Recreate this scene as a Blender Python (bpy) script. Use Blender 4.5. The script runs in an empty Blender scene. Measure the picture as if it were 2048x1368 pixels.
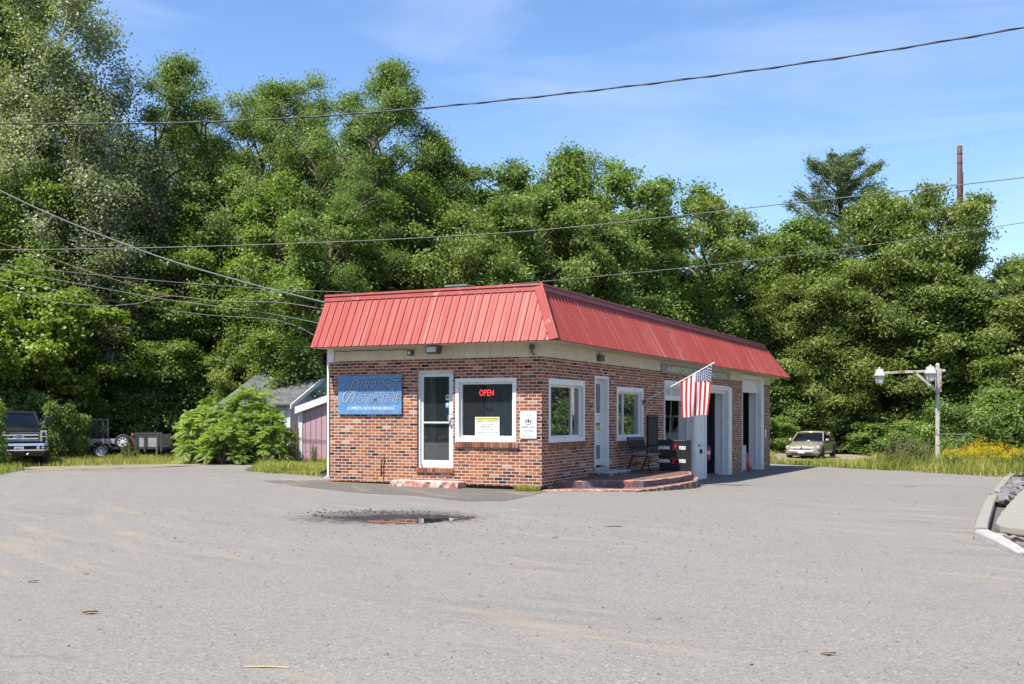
import bpy, bmesh, math, random
import numpy as np
from mathutils import Vector, Matrix, Euler

scene = bpy.context.scene
COL = scene.collection
R = math.radians
PI = math.pi

# ------------------------------------------------------------------ camera, light, sky, exposure
EZ = 1.5                                   # eye height
FPX, HV, CU = 2173.0, 832.0, 1024.0        # focal length and horizon, in 2048-wide pixels
cam_d = bpy.data.cameras.new("camera")
cam = bpy.data.objects.new("camera", cam_d)
COL.objects.link(cam)
cam.location = (0, 0, EZ)
cam.rotation_euler = (R(90), 0, 0)
cam_d.sensor_width = 36
cam_d.lens = 36 * FPX / 2048
cam_d.shift_y = (HV - 684) / 2048
cam_d.clip_start = 0.1
cam_d.clip_end = 3000
scene.camera = cam

SUN_DIR = Vector((-0.451, -0.374, 1.0)).normalized()     # towards the sun
sun_d = bpy.data.lights.new("sun", 'SUN')
sun_d.energy = 5.0
sun_d.angle = R(0.53)
sun_d.color = (1.0, 0.955, 0.88)
sun = bpy.data.objects.new("sun", sun_d)
COL.objects.link(sun)
sun.rotation_euler = (-SUN_DIR).to_track_quat('-Z', 'Y').to_euler()

world = bpy.data.worlds.new("World")
scene.world = world
world.use_nodes = True
wn, wl = world.node_tree.nodes, world.node_tree.links
wn.clear()
w_out = wn.new('ShaderNodeOutputWorld')
w_bg = wn.new('ShaderNodeBackground')
w_sky = wn.new('ShaderNodeTexSky')
w_sky.sky_type = 'NISHITA'
w_sky.sun_disc = False
w_sky.sun_elevation = math.asin(SUN_DIR.z)
w_sky.sun_rotation = math.atan2(SUN_DIR.x, SUN_DIR.y)
w_sky.altitude = 0
w_sky.air_density = 1.0
w_sky.dust_density = 0.3
w_sky.ozone_density = 3.0
w_bg.inputs['Strength'].default_value = 0.12
# thin high cirrus mixed into the sky
w_tc = wn.new('ShaderNodeTexCoord')
w_map = wn.new('ShaderNodeMapping')
w_map.inputs['Scale'].default_value = (1.6, 1.6, 9.0)
w_map.inputs['Rotation'].default_value = (0.0, R(14), R(20))
w_noi = wn.new('ShaderNodeTexNoise')
w_noi.inputs['Scale'].default_value = 1.7
w_noi.inputs['Detail'].default_value = 6
w_noi.inputs['Roughness'].default_value = 0.55
w_noi.inputs['Distortion'].default_value = 0.6
w_rmp = wn.new('ShaderNodeMapRange')
w_rmp.inputs['From Min'].default_value = 0.42
w_rmp.inputs['From Max'].default_value = 0.78
w_rmp.inputs['To Min'].default_value = 0.0
w_rmp.inputs['To Max'].default_value = 0.34
w_mix = wn.new('ShaderNodeMix'); w_mix.data_type = 'RGBA'
w_mix.inputs[7].default_value = (4.4, 5.0, 6.0, 1)
wl.new(w_tc.outputs['Generated'], w_map.inputs['Vector'])
wl.new(w_map.outputs['Vector'], w_noi.inputs['Vector'])
wl.new(w_noi.outputs['Fac'], w_rmp.inputs['Value'])
wl.new(w_rmp.outputs['Result'], w_mix.inputs[0])
w_hsv = wn.new('ShaderNodeHueSaturation')
w_hsv.inputs['Hue'].default_value = 0.506
w_hsv.inputs['Saturation'].default_value = 1.12
wl.new(w_sky.outputs['Color'], w_hsv.inputs['Color'])
wl.new(w_hsv.outputs['Color'], w_mix.inputs[6])
wl.new(w_mix.outputs[2], w_bg.inputs['Color'])
wl.new(w_bg.outputs['Background'], w_out.inputs['Surface'])

scene.view_settings.view_transform = 'Standard'
scene.view_settings.look = 'None'
scene.view_settings.exposure = 0.90
scene.view_settings.gamma = 1.0
scene.render.engine = 'CYCLES'
scene.cycles.max_bounces = 6
scene.cycles.diffuse_bounces = 4
scene.cycles.glossy_bounces = 3
scene.cycles.transmission_bounces = 4
scene.cycles.transparent_max_bounces = 8
scene.cycles.caustics_reflective = False
scene.cycles.caustics_refractive = False
scene.cycles.sample_clamp_indirect = 6

# ------------------------------------------------------------------ placing
# the garage: its front right corner, its front direction (local x) and its side direction (local y)
CX, CY = 0.614, 22.64
AX, AY = (0.905, -0.425), (0.425, 0.905)

def loc2w(x, y):
    return (CX + AX[0]*x + AY[0]*y, CY + AX[1]*x + AY[1]*y)

def w2loc(X, Y):
    dx, dy = X - CX, Y - CY
    return dx*AX[0] + dy*AX[1], dx*AY[0] + dy*AY[1]

def FR(u, v, off=0.0):
    """a point on the front wall (local x, z)"""
    t = (u - CU) / FPX
    cx, cy = CX + AY[0]*off, CY + AY[1]*off
    x = (t*cy - cx) / (AX[0] - t*AX[1])
    d = cy + AX[1]*x
    return x, EZ + (HV - v) * d / FPX

def SD(u, v, off=0.0):
    """a point on the side wall (local y, z)"""
    t = (u - CU) / FPX
    cx, cy = CX + AX[0]*off, CY + AX[1]*off
    y = (t*cy - cx) / (AY[0] - t*AY[1])
    d = cy + AY[1]*y
    return y, EZ + (HV - v) * d / FPX

def at(u, v, d):
    return Vector(((u - CU)*d/FPX, d, EZ + (HV - v)*d/FPX))

def sstep(a, b, x):
    t = np.clip((np.asarray(x, float) - a) / (b - a), 0, 1)
    return t*t*(3 - 2*t)

def gz(X, Y):
    """height of the land"""
    X = np.asarray(X, float); Y = np.asarray(Y, float)
    lx, ly = w2loc(X, Y)
    right = np.interp(ly, [-4, 0, 11, 22, 40, 60], [0, -.06, -.45, -.57, -.75, -.8])
    left = -.37 * sstep(25.5, 40, Y)
    k = sstep(-6.5, -0.5, lx)
    far = sstep(70, 160, Y) * 3.0
    return left*(1-k) + right*k + far

def gzf(X, Y):
    return float(gz(X, Y))

# ------------------------------------------------------------------ object helpers
def tag(o, label=None, cat=None, group=None, kind=None):
    if label: o['label'] = label
    if cat: o['category'] = cat
    if group: o['group'] = group
    if kind: o['kind'] = kind
    return o

def thing(name, label, cat, loc=(0, 0, 0), rz=0.0, group=None):
    o = bpy.data.objects.new(name, None)
    o.empty_display_size = 0.3
    COL.objects.link(o)
    o.location = loc
    o.rotation_euler = (0, 0, rz)
    return tag(o, label, cat, group)

def copy_tree(o, parent=None):
    c = o.copy()
    COL.objects.link(c)
    if parent: c.parent = parent
    for ch in list(o.children):
        copy_tree(ch, c)
    return c

class MB:
    """collects faces of ONE mesh"""
    def __init__(s):
        s.v, s.f, s.m = [], [], []
    def add(s, vs, fs, mi=0):
        n = len(s.v)
        s.v += [tuple(p) for p in vs]
        s.f += [tuple(i + n for i in f) for f in fs]
        s.m += [mi]*len(fs)
        return s
    def box(s, x0, x1, y0, y1, z0, z1, mi=0):
        v = [(x0,y0,z0),(x1,y0,z0),(x1,y1,z0),(x0,y1,z0),(x0,y0,z1),(x1,y0,z1),(x1,y1,z1),(x0,y1,z1)]
        return s.add(v, [(0,3,2,1),(4,5,6,7),(0,1,5,4),(1,2,6,5),(2,3,7,6),(3,0,4,7)], mi)
    def hexa(s, p, mi=0):
        return s.add(p, [(0,3,2,1),(4,5,6,7),(0,1,5,4),(1,2,6,5),(2,3,7,6),(3,0,4,7)], mi)
    def bar(s, a, b, w, h, mi=0, up=(0,0,1)):
        a, b = Vector(a), Vector(b)
        d = (b - a).normalized()
        sd = d.cross(Vector(up))
        if sd.length < 1e-4: sd = d.cross(Vector((1,0,0)))
        sd.normalize(); u = sd.cross(d)
        sd *= w/2; u *= h/2
        return s.hexa([a-sd-u, a+sd-u, b+sd-u, b-sd-u, a-sd+u, a+sd+u, b+sd+u, b-sd+u], mi)
    def tube(s, pts, rad, n=8, mi=0, cap=True):
        pts = [Vector(p) for p in pts]
        if not hasattr(rad, '__len__'): rad = [rad]*len(pts)
        vs, fs = [], []
        prev = None
        for i, p in enumerate(pts):
            a = pts[max(i-1, 0)]; b = pts[min(i+1, len(pts)-1)]
            d = (b - a).normalized()
            if prev is None:
                x = d.cross(Vector((0,0,1)))
                if x.length < 1e-3: x = d.cross(Vector((0,1,0)))
            else:
                x = prev - d*prev.dot(d)
            x.normalize(); prev = x
            y = d.cross(x)
            for k in range(n):
                an = 2*PI*k/n
                vs.append(p + x*(rad[i]*math.cos(an)) + y*(rad[i]*math.sin(an)))
        for i in range(len(pts)-1):
            for k in range(n):
                k2 = (k+1) % n
                fs.append((i*n+k, i*n+k2, (i+1)*n+k2, (i+1)*n+k))
        if cap:
            fs.append(tuple(range(n-1, -1, -1)))
            fs.append(tuple((len(pts)-1)*n + k for k in range(n)))
        return s.add(vs, fs, mi)
    def lathe(s, prof, n=16, mi=0, o=(0,0,0), axis='z', caps=True):
        vs, fs = [], []
        for r_, h in prof:
            for k in range(n):
                a = 2*PI*k/n
                c, q = r_*math.cos(a), r_*math.sin(a)
                p = (c, q, h) if axis == 'z' else ((h, c, q) if axis == 'x' else (c, h, q))
                vs.append((p[0]+o[0], p[1]+o[1], p[2]+o[2]))
        m = len(prof)
        for i in range(m-1):
            for k in range(n):
                k2 = (k+1) % n
                fs.append((i*n+k, i*n+k2, (i+1)*n+k2, (i+1)*n+k))
        if caps:
            fs.append(tuple(range(n-1, -1, -1)))
            fs.append(tuple((m-1)*n + k for k in range(n)))
        return s.add(vs, fs, mi)
    def prism(s, poly, fn0, fn1, mi=0):
        """poly of 2-d points; fn0 and fn1 map a 2-d point to the two end faces"""
        n = len(poly)
        vs = [fn0(p) for p in poly] + [fn1(p) for p in poly]
        fs = [tuple(range(n-1, -1, -1)), tuple(range(n, 2*n))]
        fs += [(i, (i+1) % n, n+(i+1) % n, n+i) for i in range(n)]
        return s.add(vs, fs, mi)
    def build(s, name, mats, parent=None, smooth=False, bevel=0.0, fix=True, sub=0):
        me = bpy.data.meshes.new(name)
        me.from_pydata(s.v, [], s.f)
        if not isinstance(mats, (list, tuple)): mats = [mats]
        for m in mats: me.materials.append(m)
        for p, i in zip(me.polygons, s.m): p.material_index = i
        if fix:
            bm = bmesh.new(); bm.from_mesh(me)
            bmesh.ops.recalc_face_normals(bm, faces=bm.faces)
            bm.to_mesh(me); bm.free()
        if smooth:
            for p in me.polygons: p.use_smooth = True
        me.update()
        o = bpy.data.objects.new(name, me)
        COL.objects.link(o)
        if parent: o.parent = parent
        if bevel:
            b = o.modifiers.new('bevel', 'BEVEL'); b.width = bevel; b.segments = 2
            b.limit_method = 'ANGLE'; b.angle_limit = R(35)
        if sub:
            b = o.modifiers.new('sub', 'SUBSURF'); b.levels = sub; b.render_levels = sub
        return o

def np_mesh(name, verts, quads, mat, tint=None, k=4, smooth=False):
    """a mesh of many equal faces from numpy arrays"""
    me = bpy.data.meshes.new(name)
    nv, nf = len(verts), len(quads)
    me.vertices.add(nv)
    me.vertices.foreach_set('co', np.asarray(verts, np.float32).ravel())
    me.loops.add(nf*k)
    me.loops.foreach_set('vertex_index', np.asarray(quads, np.int32).ravel())
    me.polygons.add(nf)
    me.polygons.foreach_set('loop_start', np.arange(0, nf*k, k, dtype=np.int32))
    me.polygons.foreach_set('loop_total', np.full(nf, k, np.int32))
    if smooth: me.polygons.foreach_set('use_smooth', np.ones(nf, bool))
    if tint is not None:
        a = me.attributes.new('tint', 'FLOAT', 'POINT')
        a.data.foreach_set('value', np.asarray(tint, np.float32))
    me.materials.append(mat)
    me.update(calc_edges=True)
    return me

def link(name, me, parent=None):
    o = bpy.data.objects.new(name, me)
    COL.objects.link(o)
    if parent: o.parent = parent
    return o

def text2d(body, size=1.0, shear=0.0, fat=0.0, w=None, h=None, spacing=1.0):
    """letter shapes of the built-in font as 2-d vertices and faces, centred; stretched to w, h"""
    cu = bpy.data.curves.new('lettering', 'FONT')
    cu.body = body; cu.size = size; cu.shear = shear; cu.offset = fat
    cu.align_x = 'CENTER'; cu.align_y = 'CENTER'; cu.resolution_u = 2
    cu.space_character = spacing; cu.fill_mode = 'FRONT'
    o = bpy.data.objects.new('lettering', cu)
    COL.objects.link(o)
    dg = bpy.context.evaluated_depsgraph_get(); dg.update()
    me = bpy.data.meshes.new_from_object(o.evaluated_get(dg))
    v = np.array([x.co[:2] for x in me.vertices]) if len(me.vertices) else np.zeros((0, 2))
    f = [tuple(p.vertices) for p in me.polygons]
    bpy.data.objects.remove(o); bpy.data.curves.remove(cu); bpy.data.meshes.remove(me)
    if len(v):
        lo, hi = v.min(0), v.max(0)
        v = v - (lo + hi)/2
        if w: v[:, 0] *= w/(hi[0]-lo[0])
        if h: v[:, 1] *= h/(hi[1]-lo[1])
    return v, f

def letters(mb, fn, body, mi=0, **kw):
    v, f = text2d(body, **kw)
    mb.add([fn(a, b) for a, b in v], f, mi)

# ------------------------------------------------------------------ materials
def nt(name):
    m = bpy.data.materials.new(name); m.use_nodes = True
    t = m.node_tree
    b = t.nodes['Principled BSDF']
    return m, t.nodes, t.links, b

def pm(name, col, rough=0.6, metal=0.0, spec=0.5, var=0.15, scale=5.0, bump=0.0, dirt=None, dirt_at=(0.55, 0.75), coat=0.0, emit=None, dscale=None):
    """a painted / natural surface with some procedural unevenness; dirt = a second colour in patches"""
    m, n, l, b = nt(name)
    tc = n.new('ShaderNodeTexCoord')
    no = n.new('ShaderNodeTexNoise'); no.inputs['Scale'].default_value = scale
    no.inputs['Detail'].default_value = 6; no.inputs['Roughness'].default_value = 0.65
    l.new(tc.outputs['Object'], no.inputs['Vector'])
    hsv = n.new('ShaderNodeHueSaturation'); hsv.inputs['Color'].default_value = (*col, 1)
    mr = n.new('ShaderNodeMapRange')
    mr.inputs['From Min'].default_value = 0.3; mr.inputs['From Max'].default_value = 0.7
    mr.inputs['To Min'].default_value = 1-var; mr.inputs['To Max'].default_value = 1+var
    l.new(no.outputs['Fac'], mr.inputs['Value']); l.new(mr.outputs['Result'], hsv.inputs['Value'])
    out = hsv.outputs['Color']
    if dirt:
        n2 = n.new('ShaderNodeTexNoise'); n2.inputs['Scale'].default_value = dscale or scale*1.7
        n2.inputs['Detail'].default_value = 8; n2.inputs['Roughness'].default_value = 0.7
        l.new(tc.outputs['Object'], n2.inputs['Vector'])
        r2 = n.new('ShaderNodeMapRange')
        r2.inputs['From Min'].default_value = dirt_at[0]; r2.inputs['From Max'].default_value = dirt_at[1]
        l.new(n2.outputs['Fac'], r2.inputs['Value'])
        mx = n.new('ShaderNodeMix'); mx.data_type = 'RGBA'
        mx.inputs[7].default_value = (*dirt, 1)
        l.new(r2.outputs['Result'], mx.inputs[0]); l.new(out, mx.inputs[6])
        out = mx.outputs[2]
    l.new(out, b.inputs['Base Color'])
    b.inputs['Roughness'].default_value = rough
    b.inputs['Metallic'].default_value = metal
    b.inputs['Specular IOR Level'].default_value = spec
    if coat:
        b.inputs['Coat Weight'].default_value = coat; b.inputs['Coat Roughness'].default_value = 0.06
    if bump:
        bp = n.new('ShaderNodeBump'); bp.inputs['Strength'].default_value = bump
        bp.inputs['Distance'].default_value = 0.01
        l.new(no.outputs['Fac'], bp.inputs['Height']); l.new(bp.outputs['Normal'], b.inputs['Normal'])
    if emit:
        b.inputs['Emission Color'].default_value = (*emit[0], 1); b.inputs['Emission Strength'].default_value = emit[1]
    return m

def leaf_mat(name, dark, mid, light, trans=0.40, gloss=0.24, rough=0.42):
    m, n, l, b = nt(name)
    at_ = n.new('ShaderNodeAttribute'); at_.attribute_name = 'tint'
    oi = n.new('ShaderNodeObjectInfo')
    ad = n.new('ShaderNodeMath'); ad.operation = 'MULTIPLY_ADD'
    ad.inputs[1].default_value = 0.16
    l.new(oi.outputs['Random'], ad.inputs[0]); l.new(at_.outputs['Fac'], ad.inputs[2])
    cr = n.new('ShaderNodeValToRGB')
    e = cr.color_ramp.elements
    e[0].position = 0.1; e[0].color = (*dark, 1)
    e[1].position = 1.0; e[1].color = (*light, 1)
    k = e.new(0.55); k.color = (*mid, 1)
    l.new(ad.outputs['Value'], cr.inputs['Fac'])
    b.inputs['Roughness'].default_value = rough
    b.inputs['Specular IOR Level'].default_value = gloss
    l.new(cr.outputs['Color'], b.inputs['Base Color'])
    tr = n.new('ShaderNodeBsdfTranslucent')
    mu = n.new('ShaderNodeMix'); mu.data_type = 'RGBA'; mu.blend_type = 'MULTIPLY'; mu.inputs[0].default_value = 1
    mu.inputs[7].default_value = (1.25, 1.45, 0.45, 1)
    l.new(cr.outputs['Color'], mu.inputs[6]); l.new(mu.outputs[2], tr.inputs['Color'])
    mx = n.new('ShaderNodeMixShader'); mx.inputs[0].default_value = trans
    out = n['Material Output']
    l.new(b.outputs['BSDF'], mx.inputs[1]); l.new(tr.outputs['BSDF'], mx.inputs[2])
    l.new(mx.outputs['Shader'], out.inputs['Surface'])
    return m

def glass_mat(name, tint=(0.75, 0.8, 0.8), dust=0.05, dustcol=(0.45, 0.5, 0.52), boost=1.0):
    m, n, l, b = nt(name)
    n.remove(b)
    t = n.new('ShaderNodeBsdfTransparent'); t.inputs['Color'].default_value = (*tint, 1)
    g = n.new('ShaderNodeBsdfGlossy'); g.inputs['Roughness'].default_value = 0.015
    g.inputs['Color'].default_value = (0.95, 0.97, 0.97, 1)
    fr = n.new('ShaderNodeFresnel'); fr.inputs['IOR'].default_value = 1.52
    mm = n.new('ShaderNodeMath'); mm.operation = 'MULTIPLY'; mm.inputs[1].default_value = boost; mm.use_clamp = True
    l.new(fr.outputs['Fac'], mm.inputs[0])
    mx = n.new('ShaderNodeMixShader')
    l.new(mm.outputs['Value'], mx.inputs[0]); l.new(t.outputs['BSDF'], mx.inputs[1]); l.new(g.outputs['BSDF'], mx.inputs[2])
    d = n.new('ShaderNodeBsdfDiffuse'); d.inputs['Color'].default_value = (*dustcol, 1)
    m2 = n.new('ShaderNodeMixShader'); m2.inputs[0].default_value = dust
    l.new(mx.outputs['Shader'], m2.inputs[1]); l.new(d.outputs['BSDF'], m2.inputs[2])
    l.new(m2.outputs['Shader'], n['Material Output'].inputs['Surface'])
    return m

def brick_mat():
    m, n, l, b = nt('brickwork')
    tc = n.new('ShaderNodeTexCoord')
    sp = n.new('ShaderNodeSeparateXYZ'); l.new(tc.outputs['Object'], sp.inputs[0])
    sm = n.new('ShaderNodeMath'); sm.operation = 'ADD'
    l.new(sp.outputs['X'], sm.inputs[0]); l.new(sp.outputs['Y'], sm.inputs[1])
    cb = n.new('ShaderNodeCombineXYZ'); l.new(sm.outputs[0], cb.inputs['X']); l.new(sp.outputs['Z'], cb.inputs['Y'])
    # slightly uneven courses
    wob = n.new('ShaderNodeTexNoise'); wob.inputs['Scale'].default_value = 3.0
    l.new(tc.outputs['Object'], wob.inputs['Vector'])
    wm = n.new('ShaderNodeVectorMath'); wm.operation = 'MULTIPLY_ADD'
    wm.inputs[1].default_value = (0.012, 0.012, 0)
    l.new(wob.outputs['Color'], wm.inputs[0]); l.new(cb.outputs[0], wm.inputs[2])
    br = n.new('ShaderNodeTexBrick')
    br.offset = 0.5; br.squash = 1.0
    br.inputs['Color1'].default_value = (0, 0, 0, 1); br.inputs['Color2'].default_value = (1, 1, 1, 1)
    br.inputs['Mortar'].default_value = (0.5, 0.5, 0.5, 1)
    br.inputs['Scale'].default_value = 1.0
    br.inputs['Brick Width'].default_value = 0.198; br.inputs['Row Height'].default_value = 0.0677
    br.inputs['Mortar Size'].default_value = 0.0075; br.inputs['Mortar Smooth'].default_value = 0.12
    l.new(wm.outputs[0], br.inputs['Vector'])
    cr = n.new('ShaderNodeValToRGB'); cr.color_ramp.interpolation = 'CONSTANT'
    stops = [(0.0, (.020, .017, .020)), (0.045, (.075, .040, .034)), (0.10, (.14, .052, .034)), (0.21, (.21, .072, .040)),
             (0.40, (.265, .088, .042)), (0.56, (.315, .112, .050)), (0.72, (.375, .145, .062)), (0.86, (.24, .075, .055)),
             (0.93, (.44, .22, .15)), (0.975, (.44, .30, .24))]
    e = cr.color_ramp.elements
    e[0].position, e[0].color = stops[0][0], (*stops[0][1], 1)
    e[1].position, e[1].color = stops[1][0], (*stops[1][1], 1)
    for p, c in stops[2:]:
        k = e.new(p); k.color = (*c, 1)
    l.new(br.outputs['Color'], cr.inputs['Fac'])
    no = n.new('ShaderNodeTexNoise'); no.inputs['Scale'].default_value = 45; no.inputs['Detail'].default_value = 5
    l.new(tc.outputs['Object'], no.inputs['Vector'])
    hs = n.new('ShaderNodeHueSaturation'); hs.inputs['Saturation'].default_value = 1.04
    mr = n.new('ShaderNodeMapRange'); mr.inputs['From Min'].default_value = .3; mr.inputs['From Max'].default_value = .7
    mr.inputs['To Min'].default_value = .72; mr.inputs['To Max'].default_value = 1.28
    l.new(no.outputs['Fac'], mr.inputs['Value']); l.new(mr.outputs['Result'], hs.inputs['Value'])
    l.new(cr.outputs['Color'], hs.inputs['Color'])
    # pale lime wash in patches
    n3 = n.new('ShaderNodeTexNoise'); n3.inputs['Scale'].default_value = 1.1; n3.inputs['Detail'].default_value = 8
    n3.inputs['Roughness'].default_value = .75
    l.new(tc.outputs['Object'], n3.inputs['Vector'])
    r3 = n.new('ShaderNodeMapRange'); r3.inputs['From Min'].default_value = .56; r3.inputs['From Max'].default_value = .8
    r3.inputs['To Max'].default_value = .5
    l.new(n3.outputs['Fac'], r3.inputs['Value'])
    mw = n.new('ShaderNodeMix'); mw.data_type = 'RGBA'; mw.inputs[7].default_value = (.40, .30, .26, 1)
    l.new(r3.outputs['Result'], mw.inputs[0]); l.new(hs.outputs['Color'], mw.inputs[6])
    mo = n.new('ShaderNodeMix'); mo.data_type = 'RGBA'; mo.inputs[7].default_value = (.56, .49, .42, 1)
    l.new(br.outputs['Fac'], mo.inputs[0]); l.new(mw.outputs[2], mo.inputs[6])
    l.new(mo.outputs[2], b.inputs['Base Color'])
    b.inputs['Roughness'].default_value = .85; b.inputs['Specular IOR Level'].default_value = .25
    bp = n.new('ShaderNodeBump'); bp.invert = True; bp.inputs['Strength'].default_value = .8; bp.inputs['Distance'].default_value = .008
    l.new(br.outputs['Fac'], bp.inputs['Height']); l.new(bp.outputs['Normal'], b.inputs['Normal'])
    return m

def asphalt_mat(name, base, patch=False):
    m, n, l, b = nt(name)
    tc = n.new('ShaderNodeTexCoord')
    def noise(scale, detail=4, rough=.6, vec=None, dist=0):
        x = n.new('ShaderNodeTexNoise'); x.inputs['Scale'].default_value = scale
        x.inputs['Detail'].default_value = detail; x.inputs['Roughness'].default_value = rough
        x.inputs['Distortion'].default_value = dist
        l.new(vec or tc.outputs['Object'], x.inputs['Vector']); return x.outputs['Fac']
    def rng(v, a, b_, c=0, d=1):
        x = n.new('ShaderNodeMapRange'); x.inputs['From Min'].default_value = a; x.inputs['From Max'].default_value = b_
        x.inputs['To Min'].default_value = c; x.inputs['To Max'].default_value = d
        l.new(v, x.inputs['Value']); return x.outputs['Result']
    def mix(f, a, col, mode='MIX'):
        x = n.new('ShaderNodeMix'); x.data_type = 'RGBA'; x.blend_type = mode
        if isinstance(f, float): x.inputs[0].default_value = f
        else: l.new(f, x.inputs[0])
        if isinstance(a, tuple): x.inputs[6].default_value = (*a, 1)
        else: l.new(a, x.inputs[6])
        if isinstance(col, tuple): x.inputs[7].default_value = (*col, 1)
        else: l.new(col, x.inputs[7])
        return x.outputs[2]
    # aggregate: pale and dark stones
    vo = n.new('ShaderNodeTexVoronoi'); vo.inputs['Scale'].default_value = 70
    l.new(tc.outputs['Object'], vo.inputs['Vector'])
    sp = n.new('ShaderNodeSeparateColor'); l.new(vo.outputs['Color'], sp.inputs[0])
    c = mix(rng(sp.outputs[0], .1, .95), tuple(k*.82 for k in base), tuple(min(1, k*1.17) for k in base))
    c = mix(rng(sp.outputs[1], .955, .97, 0, .7), c, (.34, .32, .295))
    c = mix(rng(sp.outputs[2], .955, .965), c, (.07, .068, .066))
    # broad mottling
    c = mix(rng(noise(.35, 5), .35, .7, 0, .3), c, tuple(k*.78 for k in base))
    c = mix(rng(noise(2.2, 6, .7), .45, .75, 0, .28), c, tuple(min(1, k*1.18) for k in base))
    # sand dragged along the way cars go
    def tracks(cx_, cy_, freq, along, lo, hi, amt, col, c):
        # rings round a far point: the arcs that turning cars leave
        off = n.new('ShaderNodeVectorMath'); off.operation = 'SUBTRACT'; off.inputs[1].default_value = (cx_, cy_, 0)
        l.new(tc.outputs['Object'], off.inputs[0])
        dl = n.new('ShaderNodeVectorMath'); dl.operation = 'LENGTH'; l.new(off.outputs[0], dl.inputs[0])
        sx_ = n.new('ShaderNodeSeparateXYZ'); l.new(off.outputs[0], sx_.inputs[0])
        an = n.new('ShaderNodeMath'); an.operation = 'ARCTAN2'; l.new(sx_.outputs['Y'], an.inputs[0]); l.new(sx_.outputs['X'], an.inputs[1])
        m1 = n.new('ShaderNodeMath'); m1.operation = 'MULTIPLY'; m1.inputs[1].default_value = freq; l.new(dl.outputs['Value'], m1.inputs[0])
        m2_ = n.new('ShaderNodeMath'); m2_.operation = 'MULTIPLY'; m2_.inputs[1].default_value = along; l.new(an.outputs[0], m2_.inputs[0])
        cc_ = n.new('ShaderNodeCombineXYZ'); l.new(m1.outputs[0], cc_.inputs[0]); l.new(m2_.outputs[0], cc_.inputs[1])
        big = rng(noise(.22, 3), .42, .62)
        f_ = n.new('ShaderNodeMath'); f_.operation = 'MULTIPLY'
        l.new(rng(noise(1.0, 6, .68, cc_.outputs[0], .25), lo, hi, 0, amt), f_.inputs[0]); l.new(big, f_.inputs[1])
        return mix(f_.outputs[0], c, col)
    c = tracks(26, 36, 2.1, 9, .50, .66, .8, (.275, .22, .16), c)
    c = tracks(-30, -6, 2.3, 11, .53, .70, .6, (.26, .215, .165), c)
    c = tracks(20, 48, 1.9, 8, .52, .70, .55, (.105, .10, .095), c)
    # cracks
    vd = n.new('ShaderNodeTexVoronoi'); vd.feature = 'DISTANCE_TO_EDGE'; vd.inputs['Scale'].default_value = .22
    wn_ = n.new('ShaderNodeTexNoise'); wn_.inputs['Scale'].default_value = .9; wn_.inputs['Detail'].default_value = 6
    l.new(tc.outputs['Object'], wn_.inputs['Vector'])
    va = n.new('ShaderNodeVectorMath'); va.operation = 'MULTIPLY_ADD'; va.inputs[1].default_value = (1.6, 1.6, 0)
    l.new(wn_.outputs['Color'], va.inputs[0]); l.new(tc.outputs['Object'], va.inputs[2]); l.new(va.outputs[0], vd.inputs['Vector'])
    cf = rng(vd.outputs['Distance'], .0, .0035, 1, 0)
    cm = n.new('ShaderNodeMath'); cm.operation = 'MULTIPLY'
    l.new(cf, cm.inputs[0]); l.new(rng(noise(.18, 2), .5, .62, 0, .55), cm.inputs[1])
    c = mix(cm.outputs[0], c, (.07, .066, .06))
    rgh = None
    if not patch:
        # damp, dirty hollow round the puddle
        sx = n.new('ShaderNodeSeparateXYZ'); l.new(tc.outputs['Object'], sx.inputs[0])
        def lin(o, a, b_):
            x = n.new('ShaderNodeMath'); x.operation = 'MULTIPLY_ADD'; x.inputs[1].default_value = a; x.inputs[2].default_value = b_
            l.new(o, x.inputs[0]); return x.outputs[0]
        def ell(x0, y0, ax, ay, amp):
            cx_ = lin(sx.outputs['X'], 1/ax, -x0/ax); cy_ = lin(sx.outputs['Y'], 1/ay, -y0/ay)
            cc = n.new('ShaderNodeCombineXYZ'); l.new(cx_, cc.inputs[0]); l.new(cy_, cc.inputs[1])
            ln = n.new('ShaderNodeVectorMath'); ln.operation = 'LENGTH'; l.new(cc.outputs[0], ln.inputs[0])
            mp3 = n.new('ShaderNodeMapping'); mp3.inputs['Scale'].default_value = (.8, 1.5, 1)
            l.new(tc.outputs['Object'], mp3.inputs['Vector'])
            s_ = n.new('ShaderNodeMath'); s_.operation = 'MULTIPLY_ADD'; s_.inputs[1].default_value = amp
            l.new(noise(6.5, 10, .8, mp3.outputs[0]), s_.inputs[0]); l.new(ln.outputs['Value'], s_.inputs[2])
            return s_.outputs[0]
        e1 = ell(-1.80, 16.1, 1.75, 1.5, 2.9)
        c = mix(rng(e1, 2.26, 2.06, 0, .82), c, (.060, .052, .043))
        e2 = ell(-1.6, 15.9, 1.4, .78, 2.4)
        c = mix(rng(e2, 1.98, 1.84, 0, .94), c, (.020, .018, .018))
        rgh = rng(e2, 2.0, 1.8, .88, .45)
    l.new(c, b.inputs['Base Color'])
    b.inputs['Roughness'].default_value = .88
    if rgh: l.new(rgh, b.inputs['Roughness'])
    b.inputs['Specular IOR Level'].default_value = .3
    bp = n.new('ShaderNodeBump'); bp.inputs['Strength'].default_value = .55; bp.inputs['Distance'].default_value = .006
    l.new(sp.outputs[0], bp.inputs['Height']); l.new(bp.outputs['Normal'], b.inputs['Normal'])
    return m

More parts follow.
